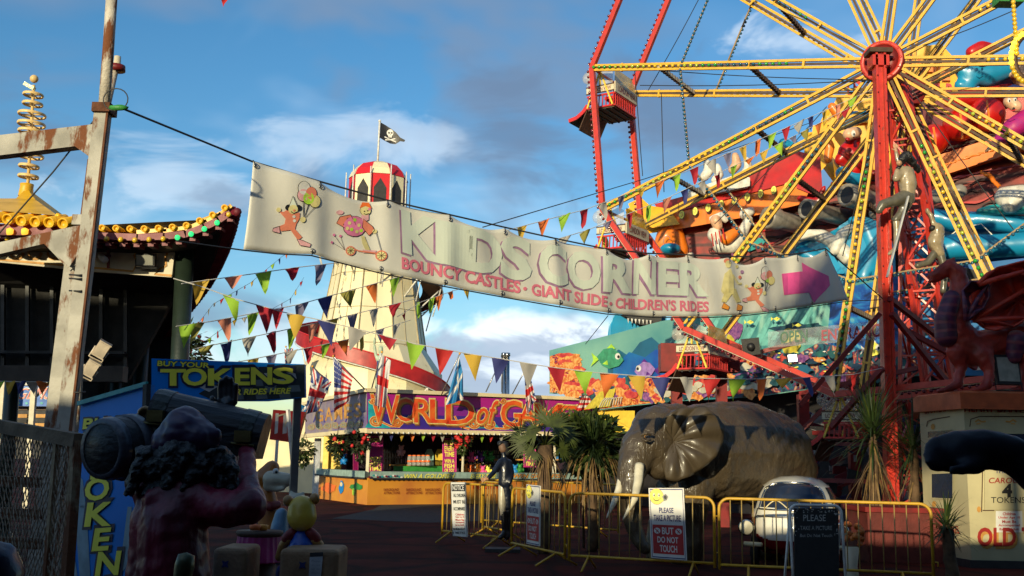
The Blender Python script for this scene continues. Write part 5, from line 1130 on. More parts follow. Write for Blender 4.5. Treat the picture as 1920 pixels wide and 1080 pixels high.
def basket(label, x, y, D, r, flowers, seed, m='leaf_basket'):
    t_ = thing('hanging_basket', label, 'plant', at(x, y, D), 'flower baskets hung along the game stall'); c = at(x, y, D)
    b = MB(); leaves(b, c, (r, r, r*.9), 420, m, .13, seed); leaves(b, c-V((0, 0, r*.9)), (r*.5, r*.5, r*.7), 120, m, .13, seed+1, 1); b.build('foliage', t_)
    if flowers:
        b = MB(); rnd = random.Random(seed)
        for i in range(flowers): d = V((rnd.uniform(-1, 1), -abs(rnd.uniform(.3, 1)), rnd.uniform(-1, .8))).normalized(); b.ball(c+d*r*1.05, rnd.uniform(.04, .08), 'petal', 6, 4, warp=.6, seed=i)
        b.build('blooms', t_)
    b = MB(); b.lathe([(r*.1, -r*.5), (r*.5, -r*.35), (r*.6, 0)], c, 'basket_wire', 12)
    for k in range(3): a_ = k*2.1; b.tube([c+V((r*.6*cos(a_), r*.6*sin(a_), 0)), c+V((0, 0, r*1.9))], .008, 'basket_wire', 4)
    b.build('basket', t_)
basket('round pale hanging basket on the cream wall left of the stall', 570, 845, 36, .34, 0, 1, 'leaf_basket'); basket('leafy hanging basket under the left side fascia', 634, 832, 36.5, .33, 4, 2, 'leaf_dark'); basket('bushy hanging basket beside the left prize poster', 676, 828, 34.6, .38, 8, 3, 'leaf_dark'); basket('hanging basket with red geraniums in the middle of the stall', 866, 828, 36, .26, 22, 4)
# flags on tilted poles --------------------------------------------------------
mat('flag_blue', (.03, .05, .22), rough=.7, bump=0, trans=.25, var=.05); mat('flag_red', (.62, .03, .03), rough=.7, bump=0, trans=.25, var=.05); mat('flag_white', (.75, .72, .68), rough=.7, bump=0, trans=.25, var=.05); mat('flag_sky', (.02, .22, .50), rough=.7, bump=0, trans=.25, var=.05)
def flag(label, base, tip, D, quad, kind, seed=0, fly=None):
    t_ = thing('flag', label, 'flag', at(*base, D+.2), 'national flags on poles along the stall roof')
    b = MB(); b.tube([at(*base, D+.3), at(*tip, D-.5)], .022, 'steel', 6); b.ball(at(*tip, D-.5), .04, 'gold', 8, 6); b.build('pole', t_)
    W = Q(*quad); NX, NY = 24, 16
    mi_ = {'b': 'flag_blue', 'r': 'flag_red', 'w': 'flag_white', 's': 'flag_sky'}
    def col(u, v):
        x, y = u*2-1, v*2-1
        if kind == 'uj':
            if abs(x) < .12 or abs(y) < .2: return 'r'
            if abs(x) < .22 or abs(y) < .36: return 'w'
            d = abs(abs(x)-abs(y)); return 'r' if d < .09 else 'w' if d < .25 else 'b'
        if kind == 'us':
            if u < .42 and v < .54: return 'w' if (int(u*38) % 3 == 1 and int(v*30) % 3 == 1) else 'b'
            return 'r' if int(v*13) % 2 == 0 else 'w'
        if kind == 'en': return 'r' if abs(x) < .16 or abs(y) < .2 else 'w'
        if kind == 'sc': return 'w' if abs(abs(x)-abs(y)) < .17 else 's'
    NX, NY = (40, 39)
    b = MB(); vs = []
    for j in range(NY+1):
        for i in range(NX+1):
            u, v = i/NX, j/NY; px, py = W(u, v); fold = .20*sin(u*9+seed+v*2)*(.25+.75*v)*.6+.1*sin(u*17+seed*2)*v
            vs.append(at(px+1.5*sin(u*9+seed)*v, py, D+fold))
    k = len(b.v); b.v += vs
    for j in range(NY):
        for i in range(NX): b.f.append((j*(NX+1)+i, j*(NX+1)+i+1, (j+1)*(NX+1)+i+1, (j+1)*(NX+1)+i)); b.m.append(b.mi(mi_[col((i+.5)/NX, (j+.5)/NY)])); b.sm.append(True)
    b.build('cloth', t_)
flag('union flag hanging from a tilted pole at the left corner of the stall', (620, 722), (586, 687), 33.5, ((587, 690), (622, 716), (598, 770), (570, 778)), 'uj', 1)
flag('stars and stripes flag beside the left union flag', (684, 730), (625, 668), 33.4, ((626, 670), (662, 706), (655, 752), (625, 774)), 'us', 2)
flag('white and red cross flag draped in front of the pale green statue', (697, 728), (716, 660), 33.2, ((712, 662), (733, 676), (724, 765), (702, 760)), 'en', 3)
flag('blue and white saltire flag above the purple stall lettering', (828, 740), (862, 663), 35, ((861, 668), (868, 700), (868, 750), (836, 760)), 'sc', 4)
flag('narrow union flag hanging limp above the stall lettering', (957, 746), (984, 695), 37, ((983, 699), (994, 704), (1004, 750), (989, 778)), 'uj', 5)
flag('second stars and stripes flag hanging near the reef mural', (1085, 772), (1108, 700), 38.5, ((1104, 706), (1112, 712), (1106, 768), (1080, 770)), 'us', 6)
flag('blue and white saltire flag half hidden behind the tokens sign', (575, 790), (553, 752), 38.5, ((551, 754), (575, 762), (570, 795), (556, 785)), 'sc', 7)
flag('small union flag standing far left of the helter skelter slide', (543, 700), (536, 650), 44, ((533, 655), (550, 652), (548, 680), (533, 684)), 'uj', 8)
# green robed statue on the roof
mat('verdigris', (.42, .52, .38), rough=.5, var=.12, bump=.2)
ls = thing('roof_statue', 'pale green robed statue with raised torch and rayed crown on the stall roof', 'statue', at(712, 736, 34.9)); SD = 34.9
organic('figure', [[(712, 735, SD, 9), (712, 705, SD, 8.5), (714, 684, SD, 7.5), (714, 672, SD, 6)], [(709, 676, SD, 4), (704, 664, SD, 3), (702, 648, SD, 2.6)], [(719, 676, SD, 4), (723, 688, SD, 3), (719, 694, SD-.2, 2.6)], [(714, 668, SD, 2.6), (714, 657, SD, 4.6), (714, 653, SD, 4.6)]], 'verdigris', ls, voxel=.03, it=2)
b = MB(); b.lathe([(.0, -.12), (.03, -.1), (.05, .02), (.0, .16)], at(702, 640, SD), 'verdigris', 8); b.build('torch', ls)
b = MB()
for k in range(7): a_ = pi*(k+.5)/7; c = at(714, 652, SD); b.beam(c+V((.06*cos(a_), 0, .06*sin(a_))), c+V((.2*cos(a_), 0, .2*sin(a_))), .022, .02, 'verdigris')
b.build('crown', ls)
b = MB(); b.flat([(707, 676), (722, 678), (724, 712), (705, 708)], Plane(at(707, 676, SD-.32), at(722, 678, SD-.32), at(705, 708, SD-.36)), 'flag_blue', 0)
for i in range(4): b.flat([(706+i*5, 700), (708.5+i*5, 700), (710+i*5, 736), (707+i*5, 736)], Plane(at(707, 700, SD-.34), at(722, 700, SD-.34), at(705, 736, SD-.36)), 'flag_red' if i % 2 == 0 else 'flag_white', 0)
b.build('robe_drape', ls)
# chimneys behind the stall
for x, lb in ((945, 'left polished steel flue behind the stall'), (951.5, 'right polished steel flue behind the stall')):
    t_ = thing('flue_pipe', lb, 'flue', onz(x, 47), 'steel flues behind the stall'); b = MB(); b.tube([onz(x, 47), at(x, 664, 47)], .10, mat('chrome', (.6, .58, .55), rough=.15, metal=1, bump=0), 12); b.build('pipe', t_); b = MB(); b.lathe([(.1, 0), (.13, .02), (.13, .14), (.1, .16)], at(x, 668, 47), 'chrome', 12); b.build('cowl', t_)
for a_, c_, lb in (((911, 735), (932, 690), 'thin leaning dark mast left of the steel flues'), ((941, 735), (941, 668), 'slim dark mast touching the steel flues')): b = MB(); b.tube([at(*a_, 45), at(*c_, 45)], .03, 'steel', 6); b.ball(at(*c_, 45), .05, 'dark', 6, 4); props(b.build('mast'), lb, 'mast')
# cream side building + red sign at left of stall
cbd = thing('cream_building', 'sunlit cream walled building behind the left end of the stall', 'building', onz(550, 45))
b = MB(); b.slab([onz(480, 45), onz(612, 43), onz(612, 43)+V((0, 0, 3.0)), onz(480, 45)+V((0, 0, 3.0))], (0, 3, 0), 'cream'); b.build('wall', cbd)
b = MB(); b.slab([onz(588, 41.5), onz(600, 41), onz(600, 41)+V((0, 0, 2.2)), onz(588, 41.5)+V((0, 0, 2.2))], (0, .1, 0), 'light_grey'); b.build('door', cbd)
rs = thing('red_sign', 'bright red hanging sign with white strokes above the dog figure', 'sign', at(535, 830, 24)); RP = Plane(at(505, 770, 24), at(570, 770, 25), at(505, 830, 24))
b = MB(); b.slab([RP(*q) for q in ((512, 768), (572, 772), (556, 831), (505, 824))], (0, .25, 0), 'red'); rb_ = b.build('board', rs); b = MB()
for i, (x, w_) in enumerate(((516, 6), (531, 8), (548, 5))): b.flat([(x, 775+i), (x+w_, 775), (x+w_-2, 812), (x-2, 814)], RP, 'white', .01)
b.line([(520, 780), (534, 776), (540, 784), (532, 800)], 3, RP, 'cream', .014); b.build('white_strokes', rb_)
b = MB(); b.beam(at(540, 768, 24.2), onz(565, 24.6)+V((0, 0, 0)), .07, .07, 'white'); b.beam(at(520, 825, 24.2), onz(517, 24.2), .06, .06, 'white'); b.build('post', rs)
# second pennant ride top left of the stall: striped kiosk roof
# ================================================================ REEF MURAL
mat('reef_water', (.19, .40, .33), rough=.5, var=.1, scale=.25, col2=(.03, .19, .23), bump=0, stretch=(1, 1, 1.6)); mat('reef_blue', (.012, .07, .34), rough=.5, scale=.5, col2=(.01, .22, .42), bump=0); mat('coral_orange', (.50, .13, .02), rough=.6, scale=9, col2=(.80, .42, .12), bump=.2, bscale=9); mat('coral_red', (.40, .02, .03), rough=.6, scale=5, col2=(.65, .1, .05)); mat('coral_purple', (.10, .03, .16), rough=.6, scale=9, col2=(.34, .12, .28)); mat('reef_hill', (.015, .12, .22), rough=.6, scale=1, bump=0); mat('shell_white', (.55, .50, .38), rough=.6, scale=4, col2=(.3, .28, .2)); mat('reef_dark', (.01, .03, .07), rough=.6, scale=3, col2=(.02, .14, .12)); mat('castle_yellow', (.62, .50, .05), rough=.6)
mu = thing('reef_mural', 'long hoarding painted with a coral reef under the inflatable galleon', 'mural', onz(1350, 33))
MP = vplane((1030, 40), (1725, 27)); MP2 = vplane((1725, 27), (2050, 24.6))
b = MB(); b.slab([MP(x, y) for x, y in ((1030, 657), (1155, 625), (1240, 602), (1400, 575), (1725, 505), (1725, 704), (1520, 730), (1410, 745), (1275, 752), (1187, 761), (1125, 769), (1115, 740), (1030, 738))], (.02, .1, 0), 'reef_water')
b.slab([MP2(x, y) for x, y in ((1725, 505), (2050, 470), (2050, 705), (1725, 704))], (.02, .1, 0), 'reef_blue'); mb_ = b.build('hoarding', mu)
b = MB()
b.flat([(1560, 598), (1725, 560), (1725, 700), (1540, 700), (1555, 650)], MP, 'reef_blue', .01)
b.flat([(1140, 672), (1160, 655), (1180, 668), (1200, 642), (1222, 632), (1240, 648), (1262, 640), (1262, 700), (1140, 700)], MP, 'reef_hill', .01); b.flat([(1150, 690), (1180, 660), (1210, 670), (1230, 655), (1262, 662), (1262, 712), (1150, 712)], MP, 'reef_blue', .014)
rnd = random.Random(11)
for i in range(14): x = 1290+i*19; y0 = 600-i*2+rnd.uniform(-5, 12); b.flat([(x, y0), (x+6, y0), (x-22+rnd.uniform(-4, 4), y0+60), (x-38, y0+60)], MP, mat('reef_ray', (.18, .52, .46), rough=.5, bump=0), .012)
b.flat(blob(1500, 620, 55, 14, 18, .3, 5), MP, 'reef_dark', .016); b.flat(blob(1300, 690, 26, 30, 14, .25, 6), MP, 'reef_hill', .016)
ramp_mat('ray_mix', [(.35, (.03, .17, .20)), (.5, (.10, .33, .30)), (.62, (.26, .50, .42))], .9, stretch=(1.6, 1, .35)); ramp_mat('deep_mix', [(.38, (.004, .02, .10)), (.5, (.01, .08, .36)), (.6, (.02, .22, .50)), (.7, (.16, .42, .45))], 1.2, stretch=(.6, 1, 1.6))
b.flat([(1262, 606), (1400, 580), (1560, 545), (1560, 700), (1262, 730)], MP, 'ray_mix', .009); b.flat([(1560, 545), (1722, 510), (1722, 700), (1545, 712)], MP, 'deep_mix', .018)
b.build('painted_water', mb_)
b = MB(); H = .03
ramp_mat('coral_mix', [(.32, (.02, .03, .10)), (.42, (.38, .02, .02)), (.50, (.58, .17, .02)), (.58, (.75, .40, .12)), (.66, (.12, .03, .16)), (.74, (.60, .50, .35))], 3.2, stretch=(1, 1, 1.3)); ramp_mat('bed_mix', [(.34, (.008, .02, .05)), (.44, (.02, .12, .16)), (.5, (.01, .03, .10)), (.56, (.35, .04, .04)), (.63, (.45, .36, .22)), (.72, (.55, .16, .04))], 3.6)
b.flat([(1032, 668), (1050, 662), (1086, 664), (1092, 684), (1084, 705), (1100, 722), (1140, 712), (1180, 726), (1215, 708), (1260, 716), (1300, 700), (1330, 712), (1330, 744), (1190, 759), (1126, 767), (1118, 738), (1032, 736)], MP, 'coral_mix', H-.004)
b.flat([(1330, 700), (1370, 668), (1410, 690), (1450, 655), (1490, 668), (1540, 640), (1600, 660), (1660, 640), (1720, 655), (1720, 702), (1520, 728), (1410, 743), (1330, 746)], MP, 'bed_mix', H-.003)
mat('lilac_print', (.35, .2, .5)); mat('reef_green', (.05, .30, .16))
for x, y, s_, m1, m2 in ((1146, 672, .9, 'reef_green', 'lime'), (1214, 694, -.7, 'lilac_print', 'purple'), (1640, 655, .6, 'lemon', 'white')):   # plain fish
    X = lambda a_, c_: (x+a_*s_, y+c_*abs(s_)); b.flat([X(-26, -3), X(-12, -19), X(6, -22), X(22, -10), X(30, 4), X(20, 16), X(0, 22), X(-16, 14)], MP, m1, H+.06); b.flat([X(-22, 2), X(-38, -12), X(-34, 4), X(-40, 18)], MP, m2, H+.05); b.flat([X(-8, -18), X(4, -30), X(12, -20)], MP, m2, H+.055); b.disc(*X(18, -4), 5, 6, MP, 'white', H+.07); b.disc(*X(20, -3), 2.4, 3, MP, 'black', H+.08); b.flat([X(-4, 4), X(-14, 12), X(-2, 14)], MP, m2, H+.07)
for i in range(22): b.flat(blob(1042+rnd.uniform(0, 44), 668+i*3.4, 15, 7, 12, .4, i+20), MP, 'coral_orange' if i % 4 else 'coral_red', H+.002*i)
for i in range(64): b.flat(blob(1100+i*4.9+rnd.uniform(-4, 4), 744-i*.25+rnd.uniform(-28, 10), rnd.uniform(9, 16), rnd.uniform(6, 12), 14, .4, i+50), MP, ['coral_orange', 'coral_red', 'coral_orange', 'reef_dark', 'coral_red', 'coral_purple', 'coral_orange'][i % 7], H+.02+.0015*i)
for i in range(26): x = 1240+i*8.5; b.flat(blob(x, 736-i*.7+rnd.uniform(-8, 6), 8, 6, 12, .15, i+90), MP, 'shell_white', H+.12+.002*i)
for i in range(60): x = 1395+i*5.4; b.flat(blob(x, 706-i*.1+rnd.uniform(-44, 20), rnd.uniform(6, 15), rnd.uniform(4, 10), 12, .4, i+130), MP, ['coral_red', 'reef_dark', 'reef_dark', 'shell_white', 'coral_orange', 'reef_dark', 'coral_purple', 'reef_hill'][i % 8], H+.20+.002*i)
b.flat(blob(1380, 620, 16, 22, 14, .35, 9), MP, 'coral_purple', H+.05); b.flat(blob(1372, 652, 10, 26, 10, .2, 10), MP, 'castle_yellow', H+.06); b.flat([(1352, 640), (1378, 644), (1376, 680), (1354, 678)], MP, 'reef_dark', H+.055); b.flat(blob(1486, 640, 20, 26, 14, .12, 12), MP, 'castle_yellow', H+.06)
b.flat([(1100, 768), (1130, 735), (1160, 728), (1150, 762)], MP, 'castle_yellow', H+.1)
for i in range(9): b.line([(1130+i*5, 764-i*.8), (1136+i*4.5, 752-i), (1142+i*4, 746)], 1.6, MP, 'shell_white', H+.14)
for i in range(26): x, y = rnd.uniform(1420, 1560), rnd.uniform(660, 700); b.flat([(x, y), (x+4, y-1.5), (x+7, y), (x+4, y+1.5)], MP, 'lemon' if i % 3 else 'white', H+.32)
for x, y, m in ((1470, 600, 'lemon'), (1510, 612, 'lemon'), (1640, 588, 'orange'), (1600, 665, 'white'), (1420, 606, 'lemon')): b.flat([(x-9, y-4), (x-5, y), (x+2, y-4), (x+9, y), (x+2, y+4), (x-5, y), (x-9, y+4)], MP, m, H+.33); b.disc(x+4, y-1, .8, .8, MP, 'black', H+.34)
b.build('painted_coral', mb_)
b = MB()
for i in range(24): x = 1740+i*9; y = rnd.uniform(560, 700); b.flat(blob(x, y, rnd.uniform(6, 20), rnd.uniform(4, 12), 12, .4, i), MP2, ['reef_blue', 'reef_dark', 'sky_blue', 'reef_water', 'white', 'reef_blue', 'teal'][i % 7], .01+.002*i)
for i in range(5): y = 500+i*5; b.flat([(1790, y+14), (1900, y-2), (2040, y-10), (2040, y-4), (1900, y+4), (1800, y+20)], MP2, ['reef_water', 'lemon', 'pale_teal', 'lime', 'reef_water'][i], .07+.002*i)
b.flat([(1735, 520), (1800, 500), (1860, 515), (1840, 545), (1760, 560), (1735, 555)], MP2, 'black', .10); b.build('painted_seabed', mb_)
# dark ride base beneath the mural
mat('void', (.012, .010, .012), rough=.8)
rbs = thing('ride_base', 'dark steel understructure carrying the reef mural and galleon', 'ride', onz(1350, 33.5))
b = MB()
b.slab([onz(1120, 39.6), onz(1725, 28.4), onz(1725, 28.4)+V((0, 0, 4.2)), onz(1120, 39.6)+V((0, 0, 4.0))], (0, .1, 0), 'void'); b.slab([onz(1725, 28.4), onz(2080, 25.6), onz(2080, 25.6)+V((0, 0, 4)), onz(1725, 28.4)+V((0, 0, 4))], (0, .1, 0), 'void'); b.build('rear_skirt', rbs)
b = MB(); b.slab([at(1125, 770, 38), at(1190, 808, 36.5), at(1190, 770, 36.5)] , (0, .2, 0), 'yellow'); b.slab([at(1120, 768, 38.3), at(1165, 763, 37.5), at(1200, 800, 36.5), at(1168, 812, 37), at(1130, 808, 38)], (0, .2, 0), 'yellow'); b.build('yellow_fascia', rbs)
for x, y0 in ((1268, 700), (1352, 700), (1505, 740), (1598, 700)): b = MB(); b.beam(onz(x+3, 26.5), at(x, y0, 26.5), .26, .22, 'dark_red', up=(0, 1, 0)); b.build('support_post', rbs)
for a_, c_ in (((1275, 700, 26.4), (1510, 638, 25)), ((1268, 705, 26.4), (1350, 672, 26)), ((1500, 738, 26), (1720, 690, 24)), ((1510, 812, 26), (1660, 808, 24.5)), ((1440, 870, 26), (1620, 690, 25)), ((1510, 830, 26), (1720, 835, 24)), ((1520, 900, 26), (1720, 905, 24)), ((1560, 800, 26), (1500, 920, 26))): b = MB(); b.beam(at(*a_), at(*c_), .10, .10, 'dark_red'); b.build('canopy_arm', rbs)
b = MB(); rnd = random.Random(4)
for i in range(70):
    x = rnd.uniform(1500, 1720); y = rnd.uniform(770, 940); P = at(x, y, rnd.uniform(25.5, 27)); b = MB(); b.box(P, (rnd.uniform(.05, .5), .05, rnd.uniform(.03, .25)), ['maroon', 'dark', 'grey', 'dark_red', 'navy'][i % 5], Matrix.Rotation(rnd.uniform(-.5, .5), 3, 'Y')); b.build('ride_panel', rbs)
for x0 in (1268, 1352): 
    b = MB(); b.box(at(x0, 672, 26.4), (.85, .5, .72), 'dark_red'); b.build('drive_box', rbs)
# entrance sign
es = thing('entrance_sign', 'clear strip sign reading open and entrance in front of the reef mural', 'sign', at(1550, 650, 24.8)); EP = vplane((1440, 25.2), (1660, 24))
b = MB(); b.slab([EP(*q) for q in ((1440, 622), (1660, 600), (1660, 636), (1440, 652))], (0, .02, 0), mat('clear_sheet', (.45, .5, .5), rough=.1, alpha=.22, bump=0)); b.build('clear_sheet', es)
b = MB(); b.text('OPEN', Q((1463, 623), (1514, 618), (1514, 640), (1463, 643)), EP, mat('open_green', (.01, .10, .05), rough=.5, bump=0), .01, off=.03); b.text('ENTRANCE', Q((1541, 620), (1662, 606), (1662, 630), (1541, 639)), EP, mat('entr_red', (.30, .01, .04), rough=.5, bump=0), .01, off=.04); b.build('lettering', es)
floodlight('floodlight', 'black square floodlight seen from behind below the banner', at(1408, 650, 25), .42, .40, (-.2, .1, 2.9), 'black', 'lens')
t_ = floodlight('floodlight', 'small floodlight glowing white under the open sign', at(1485, 672, 25.2), .24, .20, (0, -.1, 0), 'dark', mat('lamp_lit', (1, .97, .9), emit=6, bump=0))
# ================================================================ INFLATABLE GALLEON
mat('inf_red', (.52, .007, .004), rough=.38, var=.2, scale=2, bump=.25, bscale=3, coat=.15); mat('inf_plank', (.30, .016, .006), rough=.45, var=.3, scale=2, bump=.3, bscale=3, wave=((.06, .004, .003), .8, 'Z')); mat('inf_orange', (.82, .20, .012), rough=.4, var=.08, bump=.15, bscale=3, coat=.15); mat('inf_yellow', (.85, .42, .008), rough=.4, var=.08, bump=.15, bscale=3, coat=.15); mat('inf_blue', (.01, .28, .52), rough=.35, var=.15, scale=1, bump=.2, bscale=3, coat=.2); mat('inf_teal', (.02, .36, .38), rough=.35, bump=.2, bscale=3, coat=.2); mat('inf_white', (.76, .72, .62), rough=.4, bump=.2, bscale=3, coat=.15); mat('inf_grey', (.30, .27, .23), rough=.4, bump=.2, bscale=3); mat('inf_skin', (.72, .42, .25), rough=.4, bump=.1)
ga = thing('inflatable_galleon', 'giant red and orange inflatable galleon slide behind the ferris wheel', 'bouncy slide', onz(1550, 33))
def PB(pts, m, name, thick=1.6, parent=None, puff=.16, lab=None):
    """puffed inflatable panel: outline in pixels with depth, real thickness, rounded by a bevel"""
    b = MB(); W_ = [at(*q) for q in pts]; c = sum(W_, V())/len(W_); b.slab(W_, (0, thick, 0), m); o = b.build(name, parent or ga, lab)
    bv = o.modifiers.new('b', 'BEVEL'); bv.width = puff; bv.segments = 4; bv.limit_method = 'ANGLE'; o.data.polygons.foreach_set('use_smooth', [True]*len(o.data.polygons)); return o
def gd(x): return 1/lerp(1/36, 1/29.5, (x-1200)/700)
def g3(pts, dd=0): return [(x, y, gd(x)+dd) for x, y in pts]
hull = PB(g3([(1285, 470), (1280, 398), (1500, 352), (1540, 370), (1720, 330), (2060, 250), (2060, 520), (1500, 560), (1290, 640)]), 'inf_plank', 'hull', 2.5)
hull2 = PB(g3([(1560, 560), (1560, 470), (2060, 400), (2060, 900), (1290, 1000), (1290, 600)], .4), 'inf_plank', 'hull_base', 2.2)
PB(g3([(1236, 386), (1296, 370), (1400, 336), (1490, 288), (1532, 300), (1536, 362), (1500, 348), (1500, 331), (1423, 352), (1280, 388), (1242, 396)], -.7), 'inf_red', 'gunwale', 1.8)
PB(g3([(1246, 394), (1280, 387), (1423, 351), (1500, 330), (1512, 348), (1500, 374), (1420, 394), (1266, 422)], -.62), 'inf_orange', 'port_band', 1.0)
for i in range(9):
    x = 1279+i*24.6; y = 403-i*6.6; b = MB(); S = Plane(at(x-10, y, gd(x)-.72), at(x+10, y-3, gd(x+20)-.72), at(x-10, y+20, gd(x)-.72)); b.disc(x, y, 5.6, 8.5, S, 'brown', .02, 18, rot=.15); b.disc(x, y, 4.8, 7.6, S, 'lemon', .035, 18, rot=.15); b.line([(x-1, y+4), (x+2, y+1), (x+1, y-4), (x-2, y-3)], .9, S, 'ochre', .045); b.build('porthole', ga)
# sign on the deck edge and yellow prow
PB(g3([(1295, 360), (1390, 328), (1402, 336), (1402, 345), (1297, 368)], -1.0), 'inf_white', 'deck_sign', .3)
PB(g3([(1186, 385), (1200, 378), (1215, 392), (1250, 398), (1262, 415), (1225, 420), (1192, 402)], -.9), 'inf_yellow', 'prow_tip', .9)
organic('prow_scroll', [[(1250, 445, 35, 22), (1240, 460, 35, 16), (1262, 435, 35, 20), (1275, 470, 35, 18), (1258, 478, 35, 20)]], 'inf_orange', ga, voxel=.09, it=6)
b = MB(); S = Plane(at(1230, 440, 34.48), at(1280, 440, 34.3), at(1230, 480, 34.48)); b.line([(1253+15*cos(a)*(1-.13*a), 450+17*sin(a)*(1-.13*a)) for a in [i*.3 for i in range(22)]], 1.4, S, 'letter_brown', .05); b.build('scroll_line', ga)
b = MB(); b.ball(at(1257, 467, 34.3), (.35, .35, .2), 'inf_blue', 16, 10); b.build('blue_ball', ga)
organic('wave_crest', [[(1280, 490, 35, 12), (1300, 478, 35, 8)]], 'inf_white', ga, voxel=.08)
# figures on deck and clinging to the hull
def pirate(name, lab, chains, m, parent=ga, vox=.06): return organic(name, chains, m, parent, voxel=vox, it=4, label=lab)
fd = gd(1360)-1.2
pirate('crew_figure', None, [[(1352, 460, fd, 17), (1372, 462, fd, 15), (1390, 440, fd, 12), (1404, 412, fd, 9)], [(1340, 440, fd, 15)]], 'inf_white')
pirate('crew_vest', None, [[(1362, 448, fd-.3, 13), (1378, 436, fd-.3, 10)]], 'inf_orange'); pirate('crew_face', None, [[(1342, 414, fd-.1, 12), (1346, 424, fd-.1, 10)]], 'inf_skin'); pirate('crew_turban', None, [[(1334, 410, fd, 6), (1352, 404, fd, 8), (1360, 412, fd, 7)]], 'inf_white'); pirate('crew_boot', None, [[(1396, 402, fd, 11), (1408, 396, fd, 9)]], 'inf_white')
b = MB(); S = Plane(at(1340, 430, fd-.75), at(1370, 430, fd-.75), at(1340, 460, fd-.75))
for i in range(4): b.line([(1334+i*7, 438-i*3), (1338+i*7, 462-i*4)], 2.4, S, 'inf_red', .0)
b.build('striped_shirt', ga)
for x, y, s_ in ((1325, 305, 1), (1345, 312, .9), (1378, 292, 1), (1400, 300, .9)): pirate('crew_figure', None, [[(x, y, gd(x), 8*s_), (x+4, y+16, gd(x), 10*s_), (x-4, y+26, gd(x), 10*s_)]], 'inf_white' if x != 1378 else 'inf_skin', vox=.07)
pirate('crew_figure', None, [[(1470, 270, gd(1470), 12), (1475, 292, gd(1470), 13)], [(1490, 275, gd(1470), 12)]], 'inf_blue')
# cannons
for x, y, r in ((1442, 408, 22), (1514, 392, 20), (1590, 366, 23)):
    D = gd(x)-1.3; b = MB(); c = at(x, y, D); R_ = mm(r, D); b.lathe([(0, -.05), (R_*.62, 0), (R_*.66, .02), (R_*.95, .1), (R_, 0), (R_*1.02, -.25), (R_*.8, -.5), (R_*.95, -2.2), (0, -2.2)], c, 'inf_grey', 24, axis=(-.88, -.45, .06)); cn = b.build('cannon', ga)
    b = MB(); b.lathe([(0, .03), (R_*.72, .05)], c, 'black', 24, axis=(-.88, -.45, .06)); b.build('muzzle', cn)
# waves
for pts, m, dd in (([(1482, 476), (1502, 455), (1540, 470), (1560, 500), (1490, 500)], 'inf_blue', -1.2), ([(1585, 430), (1610, 415), (1650, 430), (1665, 470), (1670, 600), (1580, 600)], 'inf_blue', -1.0), ([(1720, 430), (1745, 405), (1800, 425), (1840, 412), (1900, 422), (2060, 430), (2060, 500), (1900, 505), (1760, 525), (1720, 560)], 'inf_blue', -.9)): PB(g3(pts, dd), m, 'wave', .9, puff=.22)
for nm, m_, ch in (('foam_roll', 'inf_white', [[(1480, 468, 31.4, 8), (1490, 449, 31.4, 11), (1512, 440, 31.4, 12), (1540, 441, 31.4, 13), (1564, 456, 31.2, 15), (1590, 482, 31, 17)]]), ('foam_roll', 'inf_white', [[(1566, 470, 31, 12), (1578, 440, 31, 12), (1596, 425, 31, 9)]]), ('wave_roll', 'inf_blue', [[(1600, 415, 31, 12), (1625, 425, 31, 20), (1640, 470, 31, 26), (1620, 520, 31, 26)]]),
    ('wave_roll', 'inf_blue', [[(1716, 445, 29.3, 12), (1744, 404, 29.2, 16), (1790, 416, 29, 20), (1840, 412, 28.7, 18), (1900, 420, 28.4, 20), (1980, 425, 28.2, 20)]]), ('wave_roll', 'inf_teal', [[(1838, 396, 28.5, 9), (1880, 392, 28.3, 14), (1930, 388, 28, 16), (1990, 385, 28, 16)]]), ('wave_roll', 'inf_blue', [[(1730, 478, 29, 20), (1790, 462, 28.7, 26), (1860, 462, 28.4, 24), (1960, 455, 28, 24)]]), ('wave_roll', 'inf_blue', [[(1500, 470, 31.6, 14), (1520, 482, 31.5, 16), (1545, 492, 31.4, 18)]]), ('wave_roll', 'inf_teal', [[(1520, 458, 31.6, 7), (1540, 466, 31.5, 10), (1560, 482, 31.4, 11)]]),
    ('hull_roll', 'inf_red', [[(1560, 345, 31.6, 7), (1650, 322, 31, 8), (1720, 305, 30.6, 8)]]), ('flame_roll', 'inf_orange', [[(1838, 322, 29, 5), (1856, 330, 29, 7), (1872, 350, 29, 5), (1880, 345, 29, 3)]]), ('hull_roll', 'inf_orange', [[(1752, 315, 29.2, 4), (1850, 285, 28.8, 5), (1960, 245, 28.4, 6)]]), ('flag_roll', 'magenta', [[(1888, 250, 28.4, 20), (1920, 235, 28.2, 24)]]), ('hull_roll', 'maroon', [[(1760, 340, 29.4, 5), (1860, 320, 29, 5), (1960, 300, 28.6, 5)]])):
    organic(nm, ch, m_, ga, voxel=.09, it=4)
organic('foam_roll', [[(1885, 370, 28.2, 22), (1915, 368, 28, 24), (1960, 375, 28, 24)], [(1895, 385, 28, 18)]], 'inf_white', ga, voxel=.09)
b = MB(); S = Plane(at(1720, 480, gd(1720)-1.5), at(1900, 460, gd(1900)-1.5), at(1720, 520, gd(1720)-1.5))
for pts in ([(1765, 455), (1800, 428), (1840, 420), (1870, 450), (1895, 470)], [(1730, 470), (1748, 462), (1770, 458)]): b.line(pts, 2, S, 'inf_white', .02)
b.build('foam_line', ga)
b = MB(); b.ball(at(1778, 468, gd(1778)-1.8), (.16, .12, .2), 'purple', 14, 10); b.ball(at(1774, 466, gd(1778)-1.95), .05, 'white', 8, 6); b.build('fish', ga)
